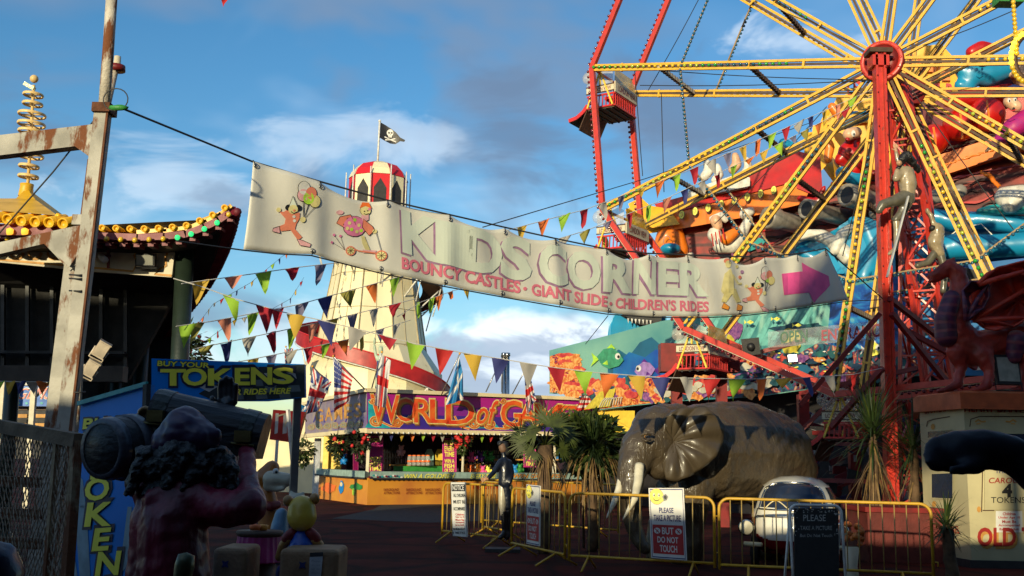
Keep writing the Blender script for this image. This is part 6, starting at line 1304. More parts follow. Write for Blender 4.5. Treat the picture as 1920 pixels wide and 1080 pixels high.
b = MB(); S = Plane(at(1370, 480, gd(1370)-.1), at(1450, 470, gd(1450)-.1), at(1370, 500, gd(1370)-.1)); b.flat([(1402, 470), (1408, 462), (1424, 446), (1438, 452), (1428, 462), (1416, 468), (1406, 472)], S, 'inf_teal', .05); b.flat([(1415, 462), (1430, 455), (1434, 470), (1422, 474)], S, 'maroon', .06); b.build('painted_fish', ga)
# yellow sail with slide lettering, upper deck and figureheads on the right
yp = PB(g3([(1690, 130), (1720, 96), (1760, 92), (1785, 120), (1800, 165), (1760, 215), (1715, 215), (1560, 225), (1575, 190), (1640, 165)], 1.0), 'inf_yellow', 'sail', 1.2)
PB(g3([(1560, 225), (1680, 215), (1800, 185), (1790, 260), (1700, 300), (1600, 330), (1570, 290)], 1.2), 'inf_yellow', 'sail', 1.2)
PB(g3([(1530, 240), (1545, 238), (1550, 300), (1532, 320), (1524, 300)], .4), 'inf_yellow', 'pillar', .8)
b = MB(); S = Plane(at(1700, 130, gd(1700)+.9), at(1800, 130, gd(1800)+.9), at(1700, 160, gd(1700)+.9))
for ch, x, y in (('S', 1702, 105), ('L', 1722, 108), ('I', 1738, 112), ('D', 1750, 118), ('E', 1768, 128)): b.text(ch, R4(x, y, x+13, y+22), S, 'inf_orange', .04, off=.08)
for ch, x, y in (('S', 1602, 145), ('U', 1590, 160), ('P', 1715, 165), ('E', 1748, 150), ('R', 1775, 160)): b.text(ch, R4(x, y, x+14, y+22), S, 'inf_red', .06, off=.08)
b.build('lettering', yp)
PB(g3([(1720, 262), (1850, 215), (1920, 180), (2060, 150), (2060, 260), (1900, 290), (1740, 330)], .2), 'inf_red', 'upper_deck', 1.6)
for x, y, r in ((1750, 262, 30), (1800, 235, 32), (1850, 215, 34)): b = MB(); b.ball(at(x, y, gd(x)-.6), (mm(r, 30), .5, mm(r, 30)), 'inf_red', 18, 12); b.line([(x, y-r*.8), (x+4, y), (x+4, y+r*.8)], 4, Plane(at(x, y, gd(x)-1.12), at(x+10, y, gd(x)-1.12), at(x, y+10, gd(x)-1.12)), 'inf_orange', .0); b.build('pennant_bulge', ga)
PB(g3([(1745, 305), (2060, 205), (2060, 225), (1750, 325)], -.5), 'inf_orange', 'deck_rail', .5)
PB(g3([(1700, 215), (1800, 185), (1900, 150), (1905, 190), (1830, 215), (1720, 235)], .6), 'maroon', 'shadow_panel', .6)  # maroon panel paints a shadow across the upper deck
pd = gd(1830)-.6                            # crew figure in a red hat, lying back
pirate('crew_figure', None, [[(1820, 135, pd, 22), (1850, 140, pd, 26), (1890, 125, pd, 24)], [(1800, 128, pd, 14), (1820, 150, pd, 18)], [(1815, 165, pd, 14), (1800, 160, pd, 12)]], 'inf_blue', vox=.08)
pirate('crew_hat', None, [[(1822, 98, pd-.3, 13), (1840, 90, pd-.3, 15), (1860, 92, pd-.3, 12)]], 'inf_red', vox=.07); pirate('crew_face', None, [[(1832, 108, pd-.45, 12), (1842, 116, pd-.4, 10)]], 'inf_skin', vox=.06); pirate('crew_sleeve', None, [[(1788, 128, pd-.2, 10)]], 'inf_grey', vox=.06); pirate('crew_figure', None, [[(1905, 130, pd, 18), (1925, 160, pd, 18)], [(1898, 140, pd-.2, 9)]], 'inf_skin', vox=.07)
pirate('crew_trousers', None, [[(1850, 180, pd, 18), (1890, 175, pd, 20), (1780, 190, pd, 14), (1820, 178, pd, 16)]], 'inf_red', vox=.08)
fd2 = gd(1600)-.9                            # crew figure in a blue hat left of the red tower
pirate('crew_figure', None, [[(1590, 285, fd2, 20), (1610, 300, fd2, 22), (1600, 320, fd2, 18)], [(1600, 262, fd2, 16)], [(1575, 300, fd2, 12)]], 'inf_red', vox=.08)
pirate('crew_hat', None, [[(1582, 232, fd2-.2, 13), (1600, 222, fd2-.2, 15), (1620, 218, fd2-.2, 12)]], 'inf_blue', vox=.07); pirate('crew_face', None, [[(1592, 252, fd2-.5, 13), (1605, 248, fd2-.4, 12)]], 'inf_skin', vox=.06); pirate('crew_breeches', None, [[(1580, 325, fd2, 15), (1605, 335, fd2, 16)]], 'inf_blue', vox=.08); pirate('crew_nose', None, [[(1589, 262, fd2-.95, 6)]], 'inf_red', vox=.05)
b = MB(); S = Plane(at(1590, 250, fd2-1.0), at(1610, 250, fd2-1.0), at(1590, 270, fd2-1.0)); b.disc(1600, 250, 4, 6, S, 'white', 0); b.disc(1601, 252, 1.6, 2.6, S, 'black', .02); b.build('eye', ga)
mat('ink_brown', (.045, .006, .004), rough=.6, bump=0); rnd = random.Random(21)
HS = lambda x, y, h=0: at(x, y, gd(x)-.03-h)
b = MB()
for i in range(46):                          # flowing wood-grain and plank lines over the hull
    x = rnd.uniform(1300, 1880); y = lerp(470, 330, (x-1300)/600)+rnd.uniform(-60, 55); L_ = rnd.uniform(30, 90); ph = rnd.uniform(0, 6)
    b.line([(x+k*L_/10, y-k*L_/10*.27+3.5*sin(ph+k*.7)) for k in range(11)], lambda t: 4.6*(1-abs(2*t-1))+.5, HS, 'ink_brown' if i % 3 else 'inf_red', .02+.001*i)
for i in range(10):
    x = rnd.uniform(1310, 1700); y = lerp(455, 350, (x-1300)/600)+rnd.uniform(-25, 30); b.line([(x+9*cos(a)*(1-.11*a), y+7*sin(a)*(1-.11*a)) for a in [j*.4 for j in range(18)]], 1.6, HS, 'ink_brown', .08)
b.build('wood_grain_lines', hull)
UD = lambda x, y, h=0: at(x, y, gd(x)+.1-h); b = MB()
for i in range(26):
    x = rnd.uniform(1745, 1900); y = lerp(300, 225, (x-1745)/155)+rnd.uniform(-25, 30); L_ = rnd.uniform(20, 60); b.line([(x+k*L_/8, y-k*L_/8*.33+2*sin(i+k*.8)) for k in range(9)], lambda t: 3.6*(1-abs(2*t-1))+.4, UD, 'ink_brown', .5+.002*i)
b.build('plank_lines', ga)
# more of the crew and cargo along the upper deck
for ch, m_, nm in (([[(1880, 255, 27.9, 15), (1900, 240, 27.8, 20), (1925, 225, 27.8, 22)], [(1872, 262, 27.8, 9), (1858, 275, 27.7, 7)]], 'magenta', 'crew_coat'), ([[(1893, 190, 27.8, 13), (1905, 200, 27.7, 12)]], 'inf_skin', 'crew_face'), ([[(1884, 175, 27.7, 8), (1900, 168, 27.7, 11), (1920, 172, 27.7, 10)]], 'navy', 'crew_hat'), ([[(1855, 278, 27.6, 5), (1848, 284, 27.6, 4)]], 'inf_skin', 'crew_hand'),
    ([[(1700, 250, 30, 10), (1712, 268, 30, 14), (1700, 290, 30, 12)]], 'inf_yellow', 'cargo_sack'), ([[(1560, 200, 31.5, 9), (1572, 215, 31.5, 11)]], 'inf_orange', 'cargo_sack'), ([[(1545, 255, 31, 10), (1556, 275, 31, 10), (1552, 300, 31, 8)]], 'inf_orange', 'cargo_sack'), ([[(1660, 335, 30.5, 8), (1690, 330, 30.3, 10), (1720, 318, 30, 8)]], 'inf_red', 'gunwale_roll'), ([[(1500, 372, 31.8, 7), (1530, 380, 31.6, 9), (1560, 366, 31.4, 7)], [(1530, 380, 31.6, 7), (1545, 352, 31.4, 5)]], 'inf_red', 'gunwale_roll'),
    ([[(1640, 400, 30.6, 12), (1660, 380, 30.4, 14), (1690, 372, 30.2, 13)]], 'inf_grey', 'cannon_smoke'), ([[(1735, 372, 29.4, 13), (1765, 366, 29.2, 15), (1800, 358, 29, 14)]], 'inf_grey', 'cannon_roll')): organic(nm, ch, m_, ga, voxel=.06, it=3)
b = MB(); S = lambda x, y, h=0: at(x, y, 27.05-h); b.disc(1892, 188, 3, 4.5, S, 'white', 0); b.disc(1893, 189, 1.3, 2, S, 'black', .02); b.disc(1903, 186, 3, 4.5, S, 'white', 0); b.disc(1904, 187, 1.3, 2, S, 'black', .02); b.line([(1890, 203), (1897, 208), (1906, 205)], 1.6, S, 'red', .01); b.build('face_print', ga)
b = MB(); S = lambda x, y, h=0: at(x, y, 29.3-h-.35)
for x in (1833, 1843): b.disc(x, 108, 2.4, 3, lambda x_, y_, h=0: at(x_, y_, pd-.95-h), 'white', 0); b.disc(x+.5, 108.5, 1.1, 1.5, lambda x_, y_, h=0: at(x_, y_, pd-.97-h), 'black', 0)
b.line([(1832, 119), (1838, 122), (1845, 119)], 1.2, lambda x_, y_, h=0: at(x_, y_, pd-.97-h), 'brown', 0); b.build('face_print', ga)
# blue open-jawed slide mouth left of the banner end
bj = thing('slide_mouth', 'blue inflatable sea creature mouth with white teeth just below the banner', 'bouncy slide', onz(1190, 41))
PB([(1150, 655, 41.5), (1156, 600, 41.5), (1170, 575, 41.5), (1240, 580, 41.5), (1245, 620, 41.5), (1200, 640, 41.5)], 'inf_blue', 'head', 1.6, bj); PB([(1172, 590, 41), (1240, 585, 41), (1236, 612, 41), (1200, 606, 41)], 'black', 'mouth', .4, bj, .05)
b = MB()
for i in range(7): x = 1178+i*7; P = at(x, 597+i*.6, 40.9); b.lathe([(.05, 0), (0, .2)], P, 'white', 6, axis=(0, 0, -1))
b.build('teeth', bj)
# ================================================================ ELEPHANT
mat('elephant_skin', (.068, .050, .030), rough=.38, var=.22, scale=3, bump=.9, bscale=9, coat=.16, stretch=(1, 1, .45), col2=(.055, .040, .024), crack=(15, .18, (.068, .049, .029))); mat('elephant_ear', (.068, .051, .031), rough=.40, var=.22, scale=3, bump=.45, bscale=9, coat=.14, stretch=(1, 1, .45), col2=(.055, .040, .024)); mat('ivory', (.72, .66, .50), rough=.3, coat=.3, bump=.05)
el = thing('elephant_statue', 'life-size glossy brown elephant statue with white tusks behind yellow barriers', 'statue', onz(1330, 17.5))
organic('body', [[(1270, 832, 16.9, 70), (1312, 848, 17.3, 90), (1388, 848, 17.9, 95), (1440, 855, 18.4, 84), (1462, 880, 18.5, 70)], [(1330, 790, 17.3, 36), (1400, 786, 17.9, 33)],
    [(1232, 812, 16.4, 52), (1216, 836, 16.2, 46), (1238, 868, 16.2, 32)], [(1236, 790, 16.5, 33), (1270, 792, 16.9, 36)], [(1200, 842, 16.1, 38), (1184, 880, 15.95, 28), (1180, 925, 15.9, 24), (1186, 975, 15.9, 19), (1196, 1012, 15.85, 14), (1212, 1030, 15.8, 11)],
    [(1296, 915, 16.9, 42), (1288, 990, 16.9, 30), (1286, 1042, 16.9, 32)], [(1262, 925, 17.5, 36), (1240, 1000, 17.5, 27), (1238, 1036, 17.5, 29)], [(1450, 925, 18.1, 46), (1440, 990, 18.1, 29), (1438, 1032, 18.1, 31)], [(1480, 905, 18.8, 42), (1492, 980, 18.9, 28), (1494, 1026, 18.9, 30)],
    [(1195, 868, 16.0, 16), (1192, 885, 15.9, 15)]], 'elephant_skin', el, voxel=.04, it=5, disp=(.06, .16))
EO = [(1246, 783), (1266, 768), (1289, 764), (1322, 764), (1345, 780), (1356, 803), (1354, 828), (1342, 855), (1326, 870), (1308, 882), (1290, 894), (1268, 902), (1250, 898), (1244, 870), (1243, 845), (1242, 812)]
b = MB(); NR = 14; vs = []; n_ = 64; cx, cy = 1262, 828
for j in range(NR+1):
    f = j/NR
    for i in range(n_):
        t = i/n_*len(EO); a0, a1 = EO[int(t) % len(EO)], EO[(int(t)+1) % len(EO)]; fx = t-int(t); x, y = lerp(a0[0], a1[0], fx), lerp(a0[1], a1[1], fx)
        ang = math.atan2(y-cy, x-cx); rr_ = math.hypot(x-cx, y-cy)*f/90
        vs.append(at(lerp(cx, x, f), lerp(cy, y, f), 16.05-.22*sin(min(1, rr_)*2.2)*.8+.045*f*sin(ang*6+f*2)+.03*sin(ang*13-f*5)*f+.02*noise.noise(V((x*.05, y*.09, f*2)))+.14*max(0, rr_-.5)))
fs = [(j*n_+i, j*n_+(i+1) % n_, (j+1)*n_+(i+1) % n_, (j+1)*n_+i) for j in range(NR) for i in range(n_)]
b.add(vs, fs, 'elephant_ear', True); eo = b.build('ear', el); m_ = eo.modifiers.new('s', 'SOLIDIFY'); m_.thickness = .07; m_.offset = 0
for pts in ([(1199, 872, 15.75, 9), (1197, 900, 15.6, 8.5), (1190, 935, 15.45, 6.5), (1168, 975, 15.3, 1)], [(1168, 890, 15.95, 8), (1160, 920, 15.8, 7), (1150, 945, 15.7, 5), (1137, 972, 15.6, 1)]):
    b = MB(); P = [at(*q[:3]) for q in pts]; rr_ = [mm(q[3], q[2]) for q in pts]; PP_ = []; RR_ = []
    for i in range(3):
        for k in range(6): PP_.append(lerp(P[i], P[i+1], k/6)); RR_.append(lerp(rr_[i], rr_[i+1], k/6))
    b.tube(PP_+[P[3]], RR_+[rr_[3]], 'ivory', 14); b.build('tusk', el)
b = MB(); c = at(1211, 819, 15.62); b.ball(c, mm(3, 15.6), 'ochre', 10, 8); b.ball(c-V((0, .022, 0)), .02, 'black', 8, 6); b.build('eye', el)
organic('eyelid', [[(1203, 816, 15.66, 3), (1211, 812, 15.62, 3.2), (1220, 815, 15.66, 3)], [(1204, 823, 15.66, 2.6), (1212, 827, 15.62, 2.8), (1220, 823, 15.66, 2.4)]], 'elephant_skin', el, voxel=.016, it=2)
b = MB(); b.tube([at(1512, 860, 18.9), at(1524, 900, 18.9), at(1520, 950, 18.9)], [.06, .035, .02], 'elephant_skin', 8); b.build('tail', el)
# ================================================================ BUBBLE CAR
mat('car_white', (.80, .77, .68), rough=.18, var=.06, bump=.02, coat=.6); mat('car_red', (.20, .008, .01), rough=.2, var=.1, bump=.02, coat=.6); mat('tyre', (.015, .015, .015), rough=.8); mat('chrome2', (.7, .68, .62), rough=.12, metal=1, bump=0)
car = thing('bubble_car', 'small white and red bubble car with rounded front door beside the elephant', 'car', onz(1492, 17.3)); CO = onz(1492, 17.3)
hd = V((-.33, -.944, 0)).normalized(); lt_ = V((hd.y, -hd.x, 0))*-1        # lt_: car's left, appears to the right
prof_ = [(.20, .56, .92, .9), (.30, .66, 1.06, 1.05), (.45, .70, 1.14, 1.12), (.62, .71, 1.16, 1.12), (.78, .70, 1.13, 1.08), (.88, .67, 1.08, 1.02), (1.0, .635, 1.0, .92), (1.12, .59, .90, .8), (1.24, .52, .76, .66), (1.33, .40, .58, .48), (1.385, .24, .34, .3), (1.40, 0.02, .03, .03)]
def prf(z):
    for (z0, *a), (z1, *c_) in zip(prof_, prof_[1:]):
        if z <= z1: t = (z-z0)/(z1-z0); return [lerp(p, q, t) for p, q in zip(a, c_)]
    return prof_[-1][1:]
def carpt(th, z, off=0):
    a, f, r = prf(z); a += off; f += off; r += off; c, s = cos(th), sin(th); e = 2/2.5
    return CO+lt_*(a*math.copysign(abs(c)**e, c))+hd*((f if s > 0 else r)*math.copysign(abs(s)**e, s))+V((0, 0, z))
b = MB(); NT, NZ = 120, 64; zs = [lerp(.2, 1.4, j/NZ) for j in range(NZ+1)]
for z in zs: b.v += [carpt(2*pi*i/NT, z) for i in range(NT)]
for j in range(NZ):
    for i in range(NT):
        th = 2*pi*(i+.5)/NT/pi*180; z = (zs[j]+zs[j+1])/2
        fr = 38 < th < 142; m = 'car_white' if z > .74 else 'car_red'
        if fr and z > .42+.1*abs((th-90)/52)**3: m = 'car_white'
        if 45 < th < 135 and .90+.02*abs((th-90)/45)**2 < z < 1.29-.10*abs((th-90)/45)**4: m = 'glass_dark'
        if (-32+360 < th or th < 30) and .88 < z < 1.24: m = 'glass_dark'
        if (150 < th < 212) and .88 < z < 1.24: m = 'glass_dark'
        b.f.append((j*NT+i, j*NT+(i+1) % NT, (j+1)*NT+(i+1) % NT, (j+1)*NT+i)); b.m.append(b.mi(m)); b.sm.append(True)
b.f.append(tuple(NZ*NT+i for i in range(NT))); b.m.append(b.mi('car_white')); b.sm.append(True); bc = b.build('body', car)
b = MB()
for th0, th1, z0, z1 in ((44, 136, .885, 1.30),):
    pts = [carpt(RD(lerp(th0, th1, k/20)), z0, .012) for k in range(21)]+[carpt(RD(th1), lerp(z0, z1-.08, k/6), .012) for k in range(1, 7)]+[carpt(RD(lerp(th1-3, th0+3, k/20)), z1-.08*abs(k/10-1)**4, .012) for k in range(21)]+[carpt(RD(th0), lerp(z1-.08, z0, k/6), .012) for k in range(1, 6)]
    b.tube(pts, .014, 'chrome2', 6, closed=True)
b.build('windscreen_trim', bc)
b = MB(); b.tube([carpt(RD(140-40*abs(k/10-1)**0*0-k*0), .44+k*.045, .012) for k in range(11)], .010, 'dark', 5); b.tube([carpt(RD(40), .44+k*.045, .012) for k in range(11)], .010, 'dark', 5); b.tube([carpt(RD(lerp(45, 135, k/14)), .78, .016) for k in range(15)], .012, 'steel', 5); b.build('door_seam', bc)
b = MB(); b.tube([carpt(RD(th), .90+.12*sin((th-92)/30*pi), .02) for th in range(92, 123, 2)], .010, 'cream', 5); b.build('steering_arc', bc)  # cream arc drawn for the steering wheel seen through the glass
for sx in (-1, 1):
    c = CO+lt_*(sx*.70)+hd*.98+V((0, 0, .60)); ax_ = hd; q = MB(); q.lathe([(0, -.3), (.08, -.24), (.12, -.08), (.125, .02)], c, 'car_red', 18, axis=ax_); h1 = q.build('headlight', car); q = MB(); q.lathe([(.125, .02), (.125, .045), (.105, .05)], c, 'chrome2', 18, axis=ax_); q.lathe([(.108, .04), (.07, .07), (0, .08)], c, mat('lens_cream', (.62, .58, .45), rough=.1, bump=0), 18, axis=ax_); q.build('lens', h1)
    q = MB(); q.tube([CO+lt_*(sx*.45)+hd*1.2+V((0, 0, .36)), CO+lt_*(sx*.72)+hd*1.1+V((0, 0, .36))], .035, 'cream', 8); q.build('bumper', car)
    for fy in (.72, -.75):
        q = MB(); q.lathe([(0, -.06), (.17, -.06), (.23, -.05), (.24, 0), (.23, .05), (.17, .06), (0, .06)], CO+lt_*(sx*.60)+hd*fy+V((0, 0, .24)), 'tyre', 20, axis=lt_); wq = q.build('wheel', car); q = MB(); q.lathe([(0, .075), (.10, .075), (.13, .06)], CO+lt_*(sx*.60)+hd*fy+V((0, 0, .24)), 'chrome2', 16, axis=lt_*sx); q.build('hubcap', wq)
# ================================================================ CROWD BARRIERS
mat('barrier_yellow', (.58, .33, .02), rough=.45, var=.15, scale=5, bump=.1, rust=((.25, .12, .03), .63, 8)); mat('barrier_bar', (.42, .29, .09), rough=.5, bump=0)
def barrier(label, p0, p1, n, H=1.1, feet=(.14, .86), fl=.34):
    a, c = onz(*p0), onz(*p1); t_ = thing('crowd_barrier', label, 'barrier', a, 'yellow steel crowd barriers in a row'); d = (c-a).normalized(); L_ = (c-a).length; nn = V((-d.y, d.x, 0)); r = .14
    def loc(s, z): return a+d*s+V((0, 0, z))
    pts = [loc(.0, .14), loc(0, H-r)]+[loc(r-r*cos(k*pi/12), H-r+r*sin(k*pi/12)) for k in range(1, 7)]+[loc(L_-r+r*sin(k*pi/12), H-r+r*cos(k*pi/12)) for k in range(0, 7)]+[loc(L_, .14)]
    b = MB(); b.tube(pts, .021, 'barrier_yellow', 8); b.tube([loc(0, .2), loc(L_, .2)], .019, 'barrier_yellow', 8); b.build('frame', t_)
    for i in range(1, n): b = MB(); s = L_*i/n; b.tube([loc(s, .2), loc(s, H)], .008, 'barrier_bar', 5); b.build('upright', t_)
    for f in feet: b = MB(); s = L_*f; b.tube([loc(s, .2), loc(s, .2)*1+V((0, 0, -.02))+nn*.03, loc(s, .015)+nn*fl], .017, 'barrier_yellow', 6); b.tube([loc(s, .2), loc(s, .015)-nn*fl], .017, 'barrier_yellow', 6); b.build('foot', t_)
    b = MB()
    for z in (.35, .85): b.tube([loc(L_, z), loc(L_+.06, z), loc(L_+.06, z-.06)], .010, 'barrier_yellow', 6)
    b.build('hook', t_)
barrier('farthest yellow crowd barrier, carrying the notice board', (833, 20.3), (956, 18.8), 14); barrier('angled yellow crowd barrier in front of the fan palm', (962, 17.8), (1061, 15.8), 11)
barrier('yellow crowd barrier in front of the elephant', (1069, 15.7), (1338, 14.9), 14); barrier('rightmost yellow crowd barrier, in front of the bubble car', (1347, 14.75), (1741, 14.1), 18)
mat('rear_bar', (.5, .34, .1)); 
barrier('second row yellow barrier behind the angled one', (905, 24), (1160, 21.5), 22); barrier('short yellow barrier behind the farthest one', (908, 21.8), (962, 20.5), 7)
# signs tied to the barriers
mat('sign_white', (.66, .65, .62), rough=.5, var=.05, bump=.03); mat('sign_red', (.50, .02, .02), rough=.5, bump=0); mat('ink_navy', (.01, .02, .16), rough=.5, bump=0)
def board(name, label, cat, P, quad, m, th=.012, group=None):
    t_ = thing(name, label, cat, P(quad[2][0], quad[2][1]), group); b = MB(); b.slab([P(*q) for q in quad], -P.n*th, m); return t_, b.build('board', t_)
P = Plane(onz(843, 20.0)+V((0, -.05, 0)), onz(880, 19.6)+V((0, -.05, 0)), onz(843, 20)+V((0, -.05, 1)))
t_, o_ = board('notice_board', 'white notice board with black heading tied to the farthest barrier', 'sign', P, [(845, 904), (873, 904), (877, 1007), (849, 1005)], 'sign_white')
b = MB(); b.flat([(847, 908), (872, 908), (872, 921), (847, 921)], P, 'black', .004); b.text('NOTICE', R4(849, 910, 870, 919), P, 'sign_white', .008, off=.04)
for s_, y, h_ in (('ALL CHILDREN', 929, 6), ('MUST BE', 941, 6), ('ACCOMPANIED', 954, 6), ('MINIMUM HEIGHT', 992, 4), ('1 METRE', 999, 4)): b.text(s_, Q((850, y-h_/2), (872, y-h_/2), (873, y+h_/2), (851, y+h_/2)), P, 'black', .006, off=.04)
for i, s_ in enumerate(('Children', 'Under Age 10', 'Must Be', 'Accompanied', 'By An Adult')): b.text(s_, Q((854, 963+i*5), (870, 963+i*5), (871, 966.5+i*5), (855, 966.5+i*5)), P, 'sign_red', .006, off=.04)
b.line([(845, 905), (873, 905), (876, 1006), (849, 1004)], .8, P, 'dark', .005, True); b.build('lettering', o_)
def please(label, P, X, Y, quad):
    t_, o_ = board('please_sign', label, 'sign', P, quad, 'sign_white'); W = Q(*quad); S = lambda u, v, h=0: P(*W(u, v), h); b = MB()
    B = lambda u0, v0, u1, v1: (lambda u, v: (lerp(u0, u1, u), lerp(v0, v1, v)))
    b.flat([(.07, .52), (.93, .52), (.93, .93), (.07, .93)], S, 'sign_red', .004); b.line([(.04, .02), (.96, .02), (.96, .98), (.04, .98)], .02, S, 'ink_navy', .004, True)
    b.text('PLEASE', B(.28, .28, .68, .35), S, 'ink_navy', .006, off=.05); b.text('TAKE A PICTURE', B(.12, .385, .88, .465), S, 'ink_navy', .006, off=.05)
    b.text('BUT', B(.34, .56, .66, .65), S, 'sign_white', .008, off=.04); b.text('DO NOT', B(.2, .69, .78, .77), S, 'sign_white', .008, off=.04); b.text('TOUCH', B(.26, .81, .74, .90), S, 'sign_white', .008, off=.04)
    for u in (.2, .80): b.disc(u, .605, .09, .042, S, 'sign_white', .006, 16); b.line([(u-.05, .58), (u+.05, .63)], .02, S, 'sign_red', .009); b.line([(u-.03, .63), (u+.04, .585)], .02, S, 'grey', .008)
    b.build('lettering', o_)
    b = MB(); b.disc(.22, .12, .2, .115, S, 'ochre', .006, 20); b.disc(.22, .12, .19, .108, S, 'lemon', .009, 20)
    for u in (.15, .29): b.disc(u, .10, .03, .026, S, 'sign_white', .012); b.disc(u+.008, .104, .015, .014, S, 'black', .015)
    b.line([(.13, .15), (.17, .175), (.23, .18), (.3, .165), (.33, .14)], .012, S, 'black', .012); b.flat([(.36, .13), (.48, .08), (.55, .12), (.5, .17), (.42, .18)], S, 'grey', .013); b.disc(.47, .13, .04, .028, S, 'black', .016); b.flat([(.3, .16), (.4, .13), (.42, .18), (.34, .2)], S, 'lemon', .017); b.build('smiley_print', o_); return t_
def dz(p, z): return p+V((0, -.05, z))
P = Plane(dz(onz(1217, 15.2), 0), dz(onz(1287, 15.0), 0), dz(onz(1217, 15.2), 1)); please('white and red please take a picture sign on the elephant barrier', P, 0, 0, [(1216, 915), (1282, 915), (1288, 1051), (1221, 1046)])
P = Plane(dz(onz(985, 17.2), 0), dz(onz(1012, 16.7), 0), dz(onz(985, 17.2), 1)); please('narrow looking white and red sign on the angled barrier', P, 0, 0, [(987, 908), (1013, 911), (1012, 1024), (987, 1019)])
# chalkboard
cbk = thing('chalkboard_stand', 'black chalkboard in a white tubular frame in front of the rightmost barrier', 'sign', onz(1530, 12.2)); P = Plane(onz(1478, 12.4), onz(1582, 12.1), onz(1478, 12.4)+V((0, .12, 1)))
def Pz(x, z, h=0): 
    q = at(x, 900, 12.25); return V((q.x, 12.2+z*.1, z))
H_ = at(1530, 948, 12.25).z; xl, xr = Pz(1482, 0).x, Pz(1579, 0).x; r = .09
fr = [V((xl, 12.2, 0)), V((xl, 12.2+.1*(H_-r), H_-r))]+[V((xl+r-r*cos(k*pi/10), 12.2+.1*H_, H_-r+r*sin(k*pi/10))) for k in range(1, 6)]+[V((xr-r+r*sin(k*pi/10), 12.2+.1*H_, H_-r+r*cos(k*pi/10))) for k in range(6)]+[V((xr, 12.2, 0))]
b = MB(); b.tube(fr, .018, 'white', 8); b.build('frame', cbk); b = MB(); b.tube([V((xl, 12.7, 0)), V((xl, 12.32, H_-.1)), V((xr, 12.32, H_-.1)), V((xr, 12.7, 0))], .015, 'white', 6); b.build('rear_frame', cbk)
b = MB(); S = Plane(V((xl, 12.19, 0)), V((xr, 12.19, 0)), V((xl, 12.19+.1, 1))); b.slab([S(1489, 953), S(1572, 953), S(1574, 1140), S(1491, 1140)], (0, .02, 0), mat('chalk_black', (.012, .012, .012), rough=.6, rust=((.05, .05, .05), .60, 4))); co = b.build('board', cbk)
b = MB(); mat('chalk', (.42, .42, .40), rough=.9, bump=0)
for s_, x0, y0, x1, y1 in (('PLEASE', 1506, 965, 1548, 977), ('TAKE A PICTURE', 1500, 986, 1560, 994), ('But Do Not Touch', 1500, 1001, 1560, 1007)): b.text(s_, R4(x0, y0, x1, y1), S, 'chalk', .005)
rnd = random.Random(1)
for i in range(46):
    x = rnd.uniform(1490, 1572); y = rnd.choice([rnd.uniform(954, 964), rnd.uniform(954, 1004)]); x = x if y < 962 else rnd.choice([rnd.uniform(1490, 1498), rnd.uniform(1562, 1571)]); b.disc(x, y, rnd.uniform(.6, 2), rnd.uniform(.6, 1.6), S, 'chalk', .005, 5)
b.build('chalk_writing', co)
# pot of orange coral-like flowers
fp = thing('flower_pot', 'pale pot of orange frilled flowers between chalkboard and planter', 'plant', onz(1590, 14.9)); c = onz(1590, 14.9); b = MB(); b.lathe([(.07, 0), (.10, .05), (.08, .2), (.11, .45), (.09, .47)], c, 'cream2', 16); b.build('pot', fp); b = MB(); rnd = random.Random(2)
mat('coral_flower', (.66, .18, .03), rough=.5, var=.1)
for i in range(44): d = V((rnd.gauss(0, 1), rnd.gauss(0, 1), rnd.uniform(-.6, 1.2))).normalized(); b.ball(c+V((0, 0, .62))+V((d.x*.17, d.y*.15, d.z*.17)), rnd.uniform(.025, .05), 'coral_flower', 7, 5, warp=.6, seed=i)
b.build('blooms', fp)
# ================================================================ PAYBOX KIOSK
mat('kiosk_cream', (.52, .46, .27), rough=.45, var=.1, scale=2, bump=.05, coat=.2, rust=((.36, .28, .14), .64, 3)); mat('kiosk_rim', (.50, .10, .03), rough=.5, var=.15, bump=.2); mat('paybox_red', (.34, .015, .012), rough=.5, bump=0)
kk = thing('paybox_kiosk', 'cream fairground paybox with orange rim and red painted lettering', 'kiosk', onz(1850, 17.8)); A, B, C_, D_ = onz(1728, 18.6), onz(1812, 17.2), onz(2070, 17.2), onz(2140, 19.5)
Eb = onz(1728, 21)
zk = at(1850, 768, 17.2).z; zr = at(1850, 733, 17.2).z; base = [A, B, C_, D_, Eb+V((1.5, 0, 0)), Eb+V((.0, 0, 0))]
def up_(p, z): return V((p.x, p.y, z))
b = MB(); b.slab([up_(p, .02) for p in base], (0, 0, zk), 'kiosk_cream'); kb = b.build('body', kk)
ctr = sum(base, V())/len(base); big = [ctr+(p-ctr)*1.07 for p in base]; bg2 = [ctr+(p-ctr)*1.0 for p in base]
b = MB(); n_ = len(big); R0 = [up_(p, zk-.0) for p in big]; R1 = [up_(p, zr-.04) for p in big]; R2 = [up_(p, zr) for p in bg2]
b.add(R0+R1+R2, [(i, (i+1) % n_, n_+(i+1) % n_, n_+i) for i in range(n_)]+[(n_+i, n_+(i+1) % n_, 2*n_+(i+1) % n_, 2*n_+i) for i in range(n_)]+[tuple(range(2*n_, 3*n_)), tuple(range(n_))[::-1]], 'kiosk_rim'); b.build('roof_rim', kk)
b = MB(); b.slab([up_(p, 0) for p in [ctr+(q-ctr)*1.03 for q in base]], (0, 0, .12), 'dark'); b.build('plinth', kk)
KF = Plane(B, C_, B+V((0, 0, 1))); KL = Plane(A, B, A+V((0, 0, 1)))
b = MB(); b.text('HENRY DANTER', Q((1808, 757), (1938, 757), (1938, 773), (1808, 772)), KF, 'paybox_red', .01, off=.045); b.text('DANTERS', Q((1734, 764), (1775, 757), (1775, 771), (1735, 776)), KL, 'paybox_red', .01, off=.045)
